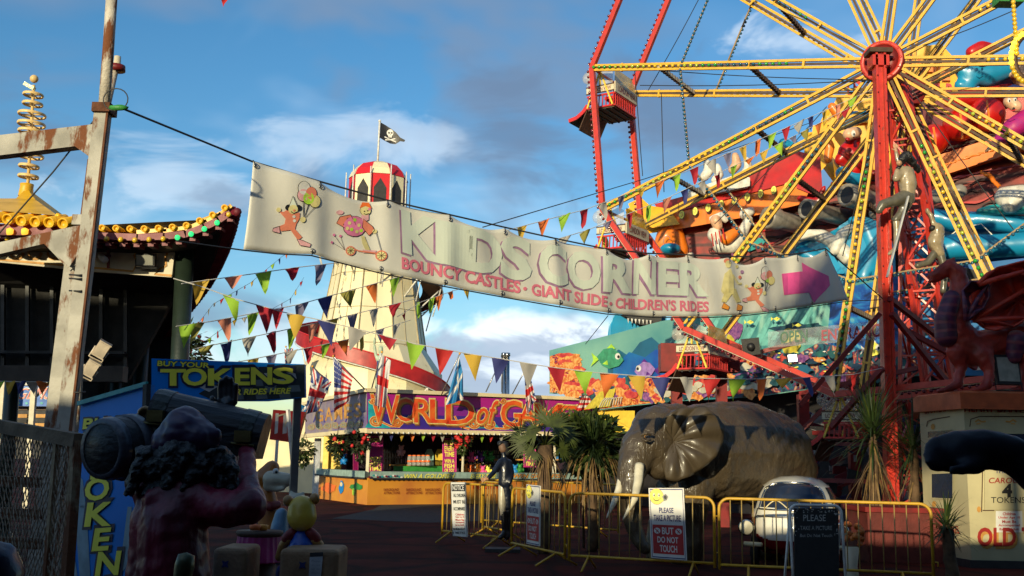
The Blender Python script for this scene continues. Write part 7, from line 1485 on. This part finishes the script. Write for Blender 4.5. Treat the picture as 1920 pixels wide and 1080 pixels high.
for dx, dy, m, h in ((4, 5, 'ochre', .01), (0, 0, 'paybox_red', .015)): b.text('OLD', Q((1833+dx, 992+dy), (1903+dx, 992+dy), (1903+dx, 1023+dy), (1833+dx, 1023+dy)), KF, m, h, off=.07); b.text('TIME', Q((1916+dx, 992+dy), (2000+dx, 992+dy), (2000+dx, 1023+dy), (1916+dx, 1023+dy)), KF, m, h, off=.07)
b.text('THE', Q((1761, 962), (1776, 960), (1776, 972), (1761, 973)), KL, 'paybox_red', .01, off=.03); b.text('CAROUSEL', Q((1757, 990), (1800, 986), (1800, 1000), (1757, 1003)), KL, 'paybox_red', .01, off=.03)
b.build('painted_lettering', kb)
b = MB()
for pts, S in (([(1818, 800), (1820, 786), (1836, 781), (1960, 781)], KF), ([(1738, 800), (1740, 790), (1752, 786), (1782, 781)], KL), ([(1840, 960), (1842, 885)], KF), ([(1842, 957), (1864, 957)], KF)): b.line(pts, 2, S, 'brown', .008)
for x, y, s_ in ((1828, 791, 1), (1905, 791, -1)):
    b.line([(x, y), (x+6*s_, y-4), (x+12*s_, y), (x+20*s_, y-1)], 3, KF, 'ochre', .009); b.line([(x+2*s_, y+4), (x+10*s_, y+3)], 2, KF, 'ochre', .01)
for x, y in ((1752, 945), (1835, 955), (1750, 800)): b.disc(x, y, 4, 6, KL if x < 1800 else KF, 'ochre', .009, 7)
b.build('painted_scrolls', kb)
for nm, pts, S in (('window', ((1748, 888), (1789, 886), (1789, 936), (1748, 934)), KL), ('window', ((1741, 808), (1786, 805), (1786, 822), (1741, 822)), KL), ('window', ((1825, 812), (1990, 812), (1990, 828), (1825, 828)), KF)):
    b = MB(); b.flat(pts, S, 'glass_dark', .012); w_ = b.build(nm, kb); b = MB(); b.line(pts, 3, S, 'kiosk_cream', .02, True); b.build('frame', w_)
t_, o_ = board('price_sign', 'cream painted price sign reading four tokens on the paybox', 'sign', KF, [(1845, 876), (1962, 876), (1962, 956), (1845, 956)], 'kiosk_cream', -.03)
S = Plane(KF(1845, 900, .03), KF(1962, 900, .03), KF(1845, 950, .03)); b = MB(); b.text('THE', R4(1866, 880, 1886, 887), S, 'ink_navy', .006, off=.03); b.text('CAROUSEL', R4(1854, 896, 1932, 906), S, 'paybox_red', .006, off=.03, shear=.15); b.text('4', R4(1880, 910, 1896, 931), S, 'black', .006, off=.09); b.text('TOKENS', R4(1858, 932, 1922, 943), S, 'black', .006, off=.01)
b.build('lettering', o_)
t_, o_ = board('notice_board', 'small white notice with red print on the paybox under the price sign', 'sign', KF, [(1867, 958), (1916, 958), (1917, 998), (1867, 998)], 'sign_white', -.012)
S = Plane(KF(1867, 960, .012), KF(1916, 960, .012), KF(1867, 990, .012)); b = MB()
for i, s_ in enumerate(('Children', 'Under Age 10', 'Must Be', 'Accompanied', 'By An Adult')): w_ = [12, 20, 13, 20, 18][i]; b.text(s_, R4(1892-w_, 961+i*7.3, 1892+w_, 966+i*7.3), S, 'sign_red', .004, off=.05)
b.build('lettering', o_)
# floodlight and dragon on the kiosk roof
floodlight('floodlight', 'big black floodlight standing on the paybox roof beside the dragon', at(1887, 694, 17.4), .42, .5, (-.15, 0, .1), 'black', 'lens')
mat('dragon_red', (.32, .028, .018), rough=.5, var=.3, scale=2.5, bump=.6, bscale=12); mat('dragon_purple', (.075, .012, .055), rough=.5, var=.3, bump=.7, bscale=9, wave=((.16, .03, .05), 2.2, 'Z')); mat('wing_red', (.48, .035, .02), rough=.5, var=.25, scale=2, bump=.4, bscale=6)
dr = thing('dragon_statue', 'dark red and purple winged dragon statue standing on the paybox roof', 'statue', at(1840, 735, 17.6)); E = 17.6
organic('body', [[(1745, 516, E, 6), (1760, 510, E, 9), (1778, 498, E, 12), (1796, 512, E, 16), (1801, 545, E, 20), (1793, 585, E, 24), (1790, 625, E, 31), (1822, 655, E, 33), (1870, 640, E, 28), (1915, 632, E, 30), (1980, 640, E, 28), (2060, 700, E, 14)],
    [(1742, 528, E, 4), (1758, 524, E, 6), (1772, 512, E, 9)], [(1780, 492, E, 5), (1795, 480, E, 1.5)], [(1792, 660, E-.1, 18), (1802, 690, E-.1, 11), (1796, 720, E-.15, 9), (1774, 731, E-.2, 6), (1758, 734, E-.25, 4)], [(1842, 665, E-.2, 20), (1855, 695, E-.25, 11), (1852, 722, E-.3, 9), (1832, 731, E-.35, 6), (1815, 733, E-.35, 4)], [(1915, 650, E-.1, 24), (1925, 690, E-.1, 12), (1922, 728, E-.1, 9), (1900, 732, E-.2, 6)]], 'dragon_red', dr, voxel=.035, it=3, disp=(.05, .1))
organic('belly_plates', [[(1784, 560, E-.12, 17), (1772, 600, E-.14, 20), (1775, 630, E-.12, 22)]], 'dragon_purple', dr, voxel=.03, it=3); organic('haunch_plates', [[(1905, 640, E-.2, 22), (1900, 670, E-.2, 14)]], 'dragon_purple', dr, voxel=.03, it=3)
def wing(pts, D0, m, name, bone=True):
    b = MB(); c = pts[0]; n_ = len(pts); vs = []; NR = 8
    for j in range(NR+1):
        for i in range(n_*6):
            t = i/6; a0, a1 = pts[int(t) % n_], pts[(int(t)+1) % n_]; x, y = lerp(a0[0], a1[0], t-int(t)), lerp(a0[1], a1[1], t-int(t)); cx = sum(p[0] for p in pts)/n_; cy = sum(p[1] for p in pts)/n_; f = j/NR
            vs.append(at(lerp(cx, x, f), lerp(cy, y, f), D0+.25*(1-f*f)+.05*sin(x*.12)))
    K = n_*6; b.add(vs, [(j*K+i, j*K+(i+1) % K, (j+1)*K+(i+1) % K, (j+1)*K+i) for j in range(NR) for i in range(K)], m, True)
    for i in range(1, n_, 2): b.tube([at(*pts[0], D0), at((pts[0][0]+pts[i][0])/2, (pts[0][1]+pts[i][1])/2-4, D0+.0), at(*pts[i], D0)], [.05, .04, .015], m, 6)
    o = b.build(name, dr); q = o.modifiers.new('s', 'SOLIDIFY'); q.thickness = .03; return o
wing([(1826, 600), (1818, 560), (1838, 528), (1872, 505), (1925, 492), (2030, 488), (2050, 560), (2000, 600), (1935, 590), (1900, 612), (1868, 618), (1845, 614)], E-.45, 'wing_red', 'wing')
wing([(1812, 600), (1806, 545), (1822, 528), (1852, 532), (1854, 555), (1842, 578)], E-.65, 'dragon_purple', 'neck_frill')
wing([(1835, 533), (1870, 503), (1925, 490), (2030, 486), (2030, 505), (1925, 512), (1880, 516)], E-.7, 'wing_red', 'wing_edge')
# ================================================================ GIANT STATUE ARM (right edge)
mat('arm_blue', (.014, .012, .022), rough=.5, var=.2, bump=.2, bscale=14, spec=.3, col2=(.008, .011, .018)); HDp = 3.6
ga_ = thing('giant_statue', 'dark blue giant statue reaching its closed hand in from the right edge', 'statue', onz(2120, HDp))
organic('body', [[(1800, 848, HDp, 42), (1845, 842, HDp, 38), (1895, 850, HDp, 35), (1935, 880, HDp, 38), (2000, 930, HDp, 46), (2080, 960, HDp, 60)], [(1778, 835, HDp, 24), (1756, 830, HDp, 13), (1742, 838, HDp-.01, 10)], [(1782, 846, HDp, 22), (1754, 847, HDp-.02, 12), (1738, 852, HDp-.03, 9)], [(1784, 860, HDp, 20), (1757, 862, HDp-.03, 11), (1742, 867, HDp-.05, 9)], [(1790, 872, HDp, 16), (1766, 875, HDp-.03, 10), (1750, 879, HDp-.05, 8)],
    [(1830, 870, HDp-.05, 20), (1805, 880, HDp-.09, 12), (1785, 882, HDp-.1, 9)], [(2130, 900, HDp, 100), (2140, 1200, HDp, 110), (2140, 1500, HDp, 100), (2140, 1700, HDp, 90)], [(2130, 700, HDp, 60)]], 'arm_blue', ga_, voxel=.012, it=3, disp=(.006, .06))
# ================================================================ PLANTS
mat('palm_green', (.075, .10, .015), rough=.5, var=.3, bump=0, trans=.3); mat('palm_dry', (.26, .16, .06), rough=.7, var=.3, bump=0, trans=.15); mat('cord_green', (.03, .055, .015), rough=.45, var=.3, bump=0, trans=.15); mat('palm_trunk', (.12, .07, .035), rough=.9, var=.3, bump=1, bscale=18)
def blade(b, p, d, L_, w, m, droop=.5, seg=4, up=V((0, 0, 1))):
    d = d.normalized(); s_ = d.cross(up)
    if s_.length < .1: s_ = d.cross(V((0, 1, 0)))
    s_.normalize(); q = V(p); vs = []
    for i in range(seg+1):
        t = i/seg; ww = w*(1-t**1.6)*(.6+.4*min(1, t*4)); vs += [q-s_*ww, q+s_*ww]; d = (d+V((0, 0, -droop/seg*(.4+t)))).normalized(); q = q+d*(L_/seg)
    b.add(vs, [(2*i, 2*i+1, 2*i+3, 2*i+2) for i in range(seg)], m)
def trunk(t_, base, top, r0, r1):
    b = MB(); rnd = random.Random(1); b.tube([lerp(base, top, i/8)+V((rnd.uniform(-.02, .02), 0, 0)) for i in range(9)], [lerp(r0, r1, i/8)*(1+.12*(i % 2)) for i in range(9)], 'palm_trunk', 10); b.build('trunk', t_)
def cordyline(label, x, yt, D, R_, n, seed, dry=60, x0=None):
    t_ = thing('cordyline_plant', label, 'plant', onz(x0 or x, D)); top = at(x, yt, D); trunk(t_, onz(x0 or x, D), top, .09, .07); b = MB(); rnd = random.Random(seed)
    for i in range(n):
        a = rnd.uniform(0, 2*pi); e = rnd.uniform(-.45, 1.45); blade(b, top+V((0, 0, rnd.uniform(-.15, .1))), V((cos(a)*cos(e), sin(a)*cos(e), sin(e))), R_*rnd.uniform(.7, 1.15), rnd.uniform(.012, .024), 'cord_green' if rnd.random() < .8 else 'palm_green', rnd.uniform(.2, 1.5))
    b.build('crown', t_)
    if dry:
        b = MB()
        for i in range(dry//2): a = rnd.uniform(0, 2*pi); sp_ = rnd.uniform(.15, .75); blade(b, top+V((0, 0, -.1-rnd.uniform(0, .5))), V((cos(a)*sp_, sin(a)*sp_, -.5)), R_*rnd.uniform(.4, 1.35), rnd.uniform(.010, .022), 'palm_dry' if rnd.random() < .7 else 'palm_trunk', rnd.uniform(1, 3))
        b.build('dead_leaf_skirt', t_)
    return t_
cordyline('large dark spiky plant with dry hanging leaves beside the red tower', 1636, 815, 18.6, 1.25, 210, 1, 110); cordyline('spiky plant crown showing right of the red tower', 1712, 840, 19.5, 1.0, 120, 2, 40)
cordyline('small low spiky plant at the foot of the paybox', 1775, 985, 15.2, .5, 90, 3, 0); cordyline('bushy feathery palm left of the elephant head', 1112, 842, 18.8, .72, 330, 5, 70)
t_ = thing('bushy_shrub', 'shaggy green shrub mass around the palm left of the elephant', 'plant', onz(1108, 19.4)); b = MB(); leaves(b, at(1112, 835, 19.2), (.55, .45, .5), 1500, 'leaf_basket', .17, 4); leaves(b, at(1080, 815, 19.3), (.35, .3, .35), 500, 'palm_green', .16, 5); b.build('foliage', t_); b = MB()
for i in range(4): b.tube([onz(1096+i*9, 19.4), at(1092+i*12, 860, 19.3)], .025, 'palm_trunk', 6)
b.build('stem', t_)
b = MB(); rnd = random.Random(9)
for i in range(60): a = rnd.uniform(0, 2*pi); p_ = at(1112, 850, 19.1)+V((cos(a)*.4, sin(a)*.3, 0)); blade(b, p_, V((cos(a)*.5, sin(a)*.5, -.6)), rnd.uniform(.6, 1.3), .018, 'palm_dry', 1.6)
b.build('dead_fronds', t_)
def fan_palm(label, x, yt, D, seed, fans):
    t_ = thing('fan_palm', label, 'palm', onz(x, D)); top = at(x, yt, D); trunk(t_, onz(x, D), top, .10, .13); rnd = random.Random(seed)
    for fx, fy, R_, ang, dd in fans:
        b = MB(); c = at(fx, fy, D+dd); b.tube([top, lerp(top, c, .5)+V((0, 0, .08)), c], [.018, .014, .01], 'palm_green', 5)
        nrm = V((rnd.uniform(-.5, .5), -1, rnd.uniform(.1, .9))).normalized(); out_ = V((cos(ang), 0, sin(ang))); out_ = (out_-nrm*out_.dot(nrm)).normalized(); side_ = nrm.cross(out_)
        for k in range(26):
            if rnd.random() < .12: continue
            t = RD(-112+k*8.8+rnd.uniform(-2, 2)); d = out_*cos(t)+side_*sin(t); blade(b, c, d, R_*(.80+.2*cos(t))*rnd.uniform(.72, 1.1), .017*R_/.4, 'palm_green', rnd.uniform(.2, .8), up=nrm)
        b.build('fan_leaf', t_)
    b = MB()
    for i in range(46): a = rnd.uniform(0, 2*pi); sp_ = rnd.uniform(.1, .7); blade(b, top+V((cos(a)*.1, sin(a)*.1, -rnd.uniform(0, .3))), V((cos(a)*sp_, sin(a)*sp_, -.4)), rnd.uniform(.25, .85), rnd.uniform(.01, .022), 'palm_dry' if rnd.random() < .7 else 'palm_trunk', 2)
    b.build('dead_leaf_skirt', t_); return t_
fan_palm('fan palm with spread green fans and dry skirt behind the angled barrier', 1022, 835, 18.2, 3, [(1035, 800, .52, 1.1, -.4), (1005, 812, .42, 2.6, -.3), (985, 830, .40, 3.1, 0), (1062, 815, .40, .3, 0), (1020, 790, .45, 1.6, .3), (1000, 845, .36, 3.8, -.2), (1050, 840, .36, -.4, .1), (975, 812, .36, 2.7, .3)])
bt = thing('small_tree', 'small dark tree with reddish leaves seen past the pavilion column', 'tree', onz(345, 27)); b = MB(); b.tube([onz(345, 27), at(342, 690, 27), at(346, 640, 27)], [.12, .09, .05], 'palm_trunk', 7); b.build('trunk', bt)
b = MB(); mat('leaf_red', (.22, .02, .02), rough=.6, bump=0); leaves(b, at(335, 655, 27), (.55, .4, .75), 420, 'leaf_dark', .2, 11); leaves(b, at(362, 668, 27), (.35, .3, .4), 260, 'leaf_dark', .18, 12); leaves(b, at(355, 640, 27), (.5, .4, .5), 60, 'leaf_red', .16, 13); b.build('crown', bt)
# planter behind the chalkboard
pl = thing('brick_planter', 'low dark red planter at the foot of the red tower', 'planter', onz(1680, 17.6)); b = MB(); b.box(onz(1668, 18.4)+V((0, 0, .42)), (1.25, 1.2, .84), mat('planter_red', (.14, .02, .015), rough=.7, bump=.4)); b.build('box', pl); b = MB(); b.box(onz(1668, 18.4)+V((0, 0, .86)), (1.35, 1.3, .08), 'dark_red'); b.build('rim', pl)
# ================================================================ STATUE FIGURES
mat('navy_coat', (.006, .010, .024), rough=.35, bump=.6, bscale=12, coat=.15); mat('pale_trouser', (.50, .45, .34), rough=.35, bump=.3, bscale=12, coat=.3); mat('dark_boot', (.012, .012, .014), rough=.3, coat=.3); mat('tan_shirt', (.34, .27, .17), rough=.3, bump=.5, bscale=9, coat=.3); mat('grey_trouser', (.12, .11, .08), rough=.3, bump=.5, bscale=9, coat=.3)
SF = 18.4
sf = thing('coat_statue', 'standing painted statue in a navy coat and pale trousers beside the angled barrier', 'statue', onz(945, SF))
organic('coat', [[(946, 868, SF, 10), (947, 885, SF, 12), (946, 905, SF, 12)], [(938, 866, SF-.05, 6), (926, 885, SF-.15, 5), (916, 896, SF-.25, 4.5)], [(955, 867, SF, 6), (960, 888, SF, 5), (956, 905, SF-.1, 4.5)], [(948, 910, SF, 10), (952, 950, SF+.02, 8)], [(946, 858, SF, 5), (944, 850, SF, 5)]], 'navy_coat', sf, voxel=.025, it=2)
organic('head', [[(943, 842, SF, 7.5), (942, 838, SF, 7.5)]], mat('painted_face', (.20, .11, .07)), sf, voxel=.02, it=2); organic('hair', [[(946, 836, SF+.03, 8.5), (950, 848, SF+.04, 7)], [(938, 832, SF, 6)]], 'black', sf, voxel=.02, it=2, disp=(.03, .05))
organic('trousers', [[(942, 912, SF, 8), (941, 945, SF-.03, 6.5), (943, 965, SF-.04, 5)], [(951, 912, SF, 8), (953, 950, SF+.03, 5.5)]], 'pale_trouser', sf, voxel=.022, it=2); organic('boots', [[(944, 962, SF-.04, 5.5), (946, 1000, SF-.04, 5), (938, 1008, SF-.15, 4.5)], [(954, 950, SF+.03, 5.5), (956, 1000, SF+.03, 5), (950, 1008, SF-.06, 4.5)]], 'dark_boot', sf, voxel=.02, it=2)
hand('left_hand', sf, 'skin', [(914, 898, SF-.26, 3), (910, 899, SF-.28, 2.6)], [[(908, 896, SF-.28, 1.3), (903, 896, SF-.3, 1.1)], [(908, 898, SF-.28, 1.3), (902, 899, SF-.3, 1.1)], [(908, 900, SF-.28, 1.3), (903, 902, SF-.3, 1.1)], [(909, 902, SF-.28, 1.2), (905, 904, SF-.3, 1)]], [(912, 895, SF-.28, 1.3), (909, 892, SF-.3, 1.1)], .007)
b = MB(); b.box(onz(946, SF)+V((0, 0, .03)), (.6, .45, .06), 'dark'); b.build('base_plate', sf)
CP = 21.0
cp = thing('climbing_statue', 'statue of a dark-haired climber in a tan shirt clinging to the red tower', 'statue', at(1695, 480, CP))
organic('shirt', [[(1700, 325, CP, 15), (1702, 345, CP, 17), (1702, 364, CP, 14)], [(1692, 322, CP-.05, 7), (1680, 335, CP-.1, 7), (1682, 320, CP-.1, 5)], [(1688, 315, CP, 5), (1683, 300, CP, 4.5), (1680, 285, CP, 4)]], 'tan_shirt', cp, voxel=.03, it=2)
organic('trousers', [[(1702, 366, CP, 14), (1680, 376, CP-.1, 12), (1655, 383, CP-.2, 9), (1648, 395, CP-.2, 7)], [(1704, 372, CP, 12), (1690, 400, CP, 9), (1680, 412, CP, 8)]], 'grey_trouser', cp, voxel=.03, it=2); organic('leg', [[(1680, 410, CP, 7), (1682, 432, CP, 6.5), (1680, 465, CP, 5), (1668, 476, CP-.1, 4)]], 'tan_shirt', cp, voxel=.025, it=2)
organic('hair', [[(1690, 300, CP, 9), (1700, 292, CP, 10), (1712, 305, CP+.1, 8), (1722, 320, CP+.2, 5)], [(1686, 315, CP, 7)]], 'pirate_hair', cp, voxel=.025, it=2, disp=(.05, .08)); organic('face', [[(1686, 306, CP-.12, 6)]], 'skin', cp, voxel=.02); hand('hand', cp, 'skin', [(1680, 284, CP, 3.4), (1679, 278, CP, 3)], [[(1676, 276, CP, 1.3), (1675, 271, CP, 1.1)], [(1678, 275, CP, 1.3), (1678, 270, CP, 1.1)], [(1681, 275, CP, 1.3), (1681, 270, CP, 1.1)], [(1683, 277, CP, 1.2), (1684, 272, CP, 1)]], [(1676, 281, CP, 1.3), (1672, 279, CP, 1.1)], .009)
b = MB(); b.beam(at(1703, 368, CP-.4), at(1663, 520, CP-.4), .07, .03, 'light_grey'); props(b.build('cutlass_pole'), 'long pale grey pole leaning from the climbing statue down the tower', 'pole')
c2 = thing('climbing_statue', 'lower statue with raised bare arm on the rear lattice tower', 'statue', at(1755, 500, 22)); c_ = 22.2
organic('torso', [[(1758, 430, c_, 12), (1752, 455, c_, 13), (1762, 475, c_, 10)], [(1752, 425, c_, 5), (1746, 405, c_, 4.5), (1738, 393, c_, 4)], [(1766, 430, c_, 5), (1765, 460, c_, 4.5)]], 'tan_shirt', c2, voxel=.03, it=2, disp=(.04, .08)); organic('head', [[(1748, 428, c_-.05, 7)]], 'black', c2, voxel=.025); organic('leg', [[(1752, 475, c_, 8), (1740, 492, c_, 7), (1720, 498, c_, 6)], [(1764, 478, c_, 8), (1772, 505, c_, 7), (1768, 545, c_, 6)]], 'grey_trouser', c2, voxel=.03, it=2)
# ================================================================ BUNTING
def cl(n, c, tr=.35): return mat(n, c, rough=.75, var=.05, bump=.05, trans=tr)
FC = {'y': cl('flag_yellow', (.72, .46, .06)), 'o': cl('flag_orange', (.85, .20, .04)), 'g': cl('flag_green', (.36, .62, .05)), 'm': cl('flag_maroon', (.50, .02, .04)), 'n': cl('flag_navy', (.05, .06, .24)), 'w': cl('flag_grey', (.48, .45, .40)), 's': cl('flag_salmon', (.80, .30, .20)), 'l': cl('flag_olive', (.34, .30, .06)), 'v': cl('flag_lilac', (.24, .22, .34)), 'r': cl('flag_scarlet', (.62, .03, .03))}
def bunting(label, pts, flags, w=.19, l=.27, seed=0, r=.006, cordm='flag_white', grp='strings of triangular bunting over the fairground', jit=1):
    """pts: (px,py,D) cord ; flags: string of colour codes (evenly spaced) or [(px,code)]"""
    rnd = random.Random(seed); t_ = thing('bunting_string', label, 'bunting', at(*pts[0]), grp); P = [at(*q) for q in pts]
    b = MB(); cordp = []
    for i in range(len(P)-1):
        for k in range(4): cordp.append(lerp(P[i], P[i+1], k/4))
    b.tube(cordp+[P[-1]], r, cordm, 4, smooth=False); b.build('cord', t_)
    n = len(flags)
    for i, f in enumerate(flags):
        if isinstance(f, tuple): x, c = f; 
        if isinstance(f, tuple):
            for a, d in zip(pts, pts[1:]):
                if a[0] <= x <= d[0]: q = tuple(lerp(u, v, (x-a[0])/(d[0]-a[0])) for u, v in zip(a, d)); break
            c0 = at(*q); dirr = (at(*d)-at(*a)).normalized()
        else:
            c = f; t = (i+.5)/n; q = along(pts, t); q2 = along(pts, min(1, t+.01)); c0 = at(*q); dirr = (at(*q2)-c0).normalized() if t < .99 else dirr
        dirr = V((dirr.x, dirr.y*.6, dirr.z)).normalized(); sw = rnd.uniform(-.25, .25)*jit; fb = rnd.uniform(-.35, .35)*jit; dn = (V((0, 0, -1))+dirr*sw+V((0, fb, 0))).normalized(); nn = dirr.cross(dn).normalized(); tw = rnd.uniform(-.05, .05)*jit; ll = l*rnd.uniform(.92, 1.05)
        if rnd.random() < .10*jit: ll *= .55
        b = MB(); N_ = 5; vs = []; idx = {}
        for j in range(N_+1):
            v = j/N_; m = N_-j
            for k in range(m+1):
                u = (k/m if m else .5)-.5; idx[(j, k)] = len(vs); vs.append(c0+dirr*(u*w*(1-v))+dn*(v*ll)+nn*(tw*sin(v*3+u*4)+.03*sin(u*5+seed+i)*(1-v)*jit))
        fs = []
        for j in range(N_):
            m = N_-j
            for k in range(m):
                fs.append((idx[(j, k)], idx[(j, k+1)], idx[(j+1, k)]))
                if k < m-1: fs.append((idx[(j, k+1)], idx[(j+1, k+1)], idx[(j+1, k)]))
        b.add(vs, fs, FC[c], True); b.build('flag', t_)
    return t_
bunting('bunting rising from the dark column to the left end of the banner', [(340, 532, 12.4), (470, 514, 13), (560, 501, 13.6), (640, 492, 14.2)], [(376, 'y'), (437, 's'), (494, 'g'), (549, 'm'), (603, 'v')], 0.240, 0.314, 1)
bunting('long bunting from the dark column across the stall front to the red tower', [(325, 522, 12.3), (380, 538, 12.3), (440, 560, 12.4), (530, 585, 12.5), (600, 600, 12.6), (690, 622, 12.7), (780, 645, 12.8), (870, 662, 13), (940, 673, 13.1), (1030, 688, 13.2), (1110, 698, 13.3), (1240, 708, 13.6), (1400, 711, 14.2), (1500, 709, 15), (1600, 702, 17), (1655, 690, 21)],
    [(433, 'g'), (496, 'm'), (555, 'y'), (611, 'n'), (670, 'w'), (727, 'm'), (779, 'g'), (833, 'r'), (886, 'y'), (939, 'n'), (991, 'w'), (1043, 'm'), (1093, 'g'), (1142, 'o'), (1194, 'y'), (1240, 'n'), (1288, 'w'), (1335, 'r'), (1381, 'g'), (1426, 'o'), (1470, 'y'), (1514, 'n'), (1558, 'w'), (1603, 'r')], 0.234, 0.325, 2)
bunting('bunting crossing the upper half of the helter skelter tower', [(330, 612, 12.5), (400, 602, 13), (560, 571, 14), (760, 516, 15.5)], [(352, 'g'), (372, 'l'), (422, 's'), (475, 'g'), (520, 'm'), (565, 'v'), (609, 'n'), (653, 'l'), (698, 'o'), (741, 'g')], 0.216, 0.302, 3)
bunting('bunting crossing the middle of the helter skelter tower', [(360, 655, 13), (500, 626, 14), (620, 600, 15), (780, 560, 16.5)], [(388, 'l'), (426, 'n'), (468, 'w'), (507, 'm'), (547, 'g'), (588, 's'), (625, 'y'), (663, 'v'), (702, 'w'), (740, 'm')], 0.210, 0.291, 4)
bunting('bunting crossing low over the red slide', [(430, 682, 14), (550, 658, 15), (650, 637, 16), (770, 600, 17.5)], [(442, 's'), (475, 'y'), (508, 'v'), (545, 'w'), (578, 'm'), (612, 'g'), (645, 'o'), (678, 'y'), (712, 'v'), (744, 'w')], 0.198, 0.269, 5)
bunting('short bunting right of the helter skelter below the banner', [(745, 594, 16), (790, 566, 17), (850, 545, 18), (905, 530, 19)], [(758, 'm'), (784, 'g'), (808, 'g'), (822, 'o'), (845, 'o'), (876, 'y')], 0.192, 0.269, 6)
bunting('upper bunting climbing to the ferris wheel tower top', [(950, 432, 15), (1100, 392, 16.5), (1300, 316, 18.5), (1500, 228, 20), (1635, 168, 21.2)], [(978, 'y'), (1018, 'o'), (1058, 'g'), (1096, 'm'), (1130, 'w'), (1166, 'v'), (1202, 'y'), (1236, 'o'), (1268, 'g'), (1302, 'm'), (1334, 'w'), (1364, 'v'), (1392, 'y'), (1420, 'o'), (1447, 'g'), (1474, 'm'), (1499, 'w'), (1521, 'n'), (1546, 'y'), (1570, 's'), (1597, 'g')], 0.240, 0.325, 7)
bunting('lower bunting running close under the one climbing to the tower top', [(965, 472, 15), (1100, 432, 16.2), (1250, 372, 18), (1450, 275, 19.6), (1635, 180, 21.1)], [(984, 'g'), (1024, 'm'), (1060, 'w'), (1098, 'l'), (1140, 'v'), (1180, 'm'), (1215, 'g'), (1250, 's'), (1284, 'n'), (1316, 'w'), (1346, 'm'), (1376, 'g'), (1405, 'o'), (1432, 'y'), (1460, 'g'), (1487, 'v'), (1510, 'l'), (1535, 'o'), (1585, 'm')], 0.216, 0.291, 8)
bunting('far tiny bunting zigzagging down from behind the banner toward the column', [(345, 640, 36), (400, 570, 38), (470, 530, 40), (530, 480, 42), (590, 450, 44)], 'rgnoywrgnoymrgnowrg', .18, .26, 9, .008, 'wire'); bunting('second far tiny bunting dipping beside the first', [(370, 650, 36), (440, 600, 38), (500, 585, 40), (545, 560, 42), (570, 520, 44)], 'ogrnywrgomnyr', .18, .26, 10, .008, 'wire')
bunting('small bunting hung under the stall fascia', [(700, 811, 34.2), (820, 814, 35.6), (960, 816, 37.4)], [(714, 'w'), (734, 'n'), (754, 'y'), (774, 'o'), (794, 'g'), (813, 'm'), (830, 'w'), (850, 'n'), (886, 'o'), (904, 'g'), (921, 'r'), (940, 'w')], .2, .27, 11, .006, 'wire', jit=.3)
bunting('short bunting inside the dark pavilion canopy', [(240, 690, 15), (280, 620, 15.5), (318, 545, 16)], 'rgoynmr', .12, .2, 12)
bunting('short bunting lengths hanging below the canopy in front of the dodgems', [(-30, 714, 14.4), (40, 716, 14.5), (110, 716, 14.6)], 'sgynwol', .16, .2, 13)
bunting('single scrap of bunting at the very top edge of the sky', [(400, -20, 9), (425, -12, 9), (450, -22, 9)], [(424, 'r')], 0.120, 0.123, 14)
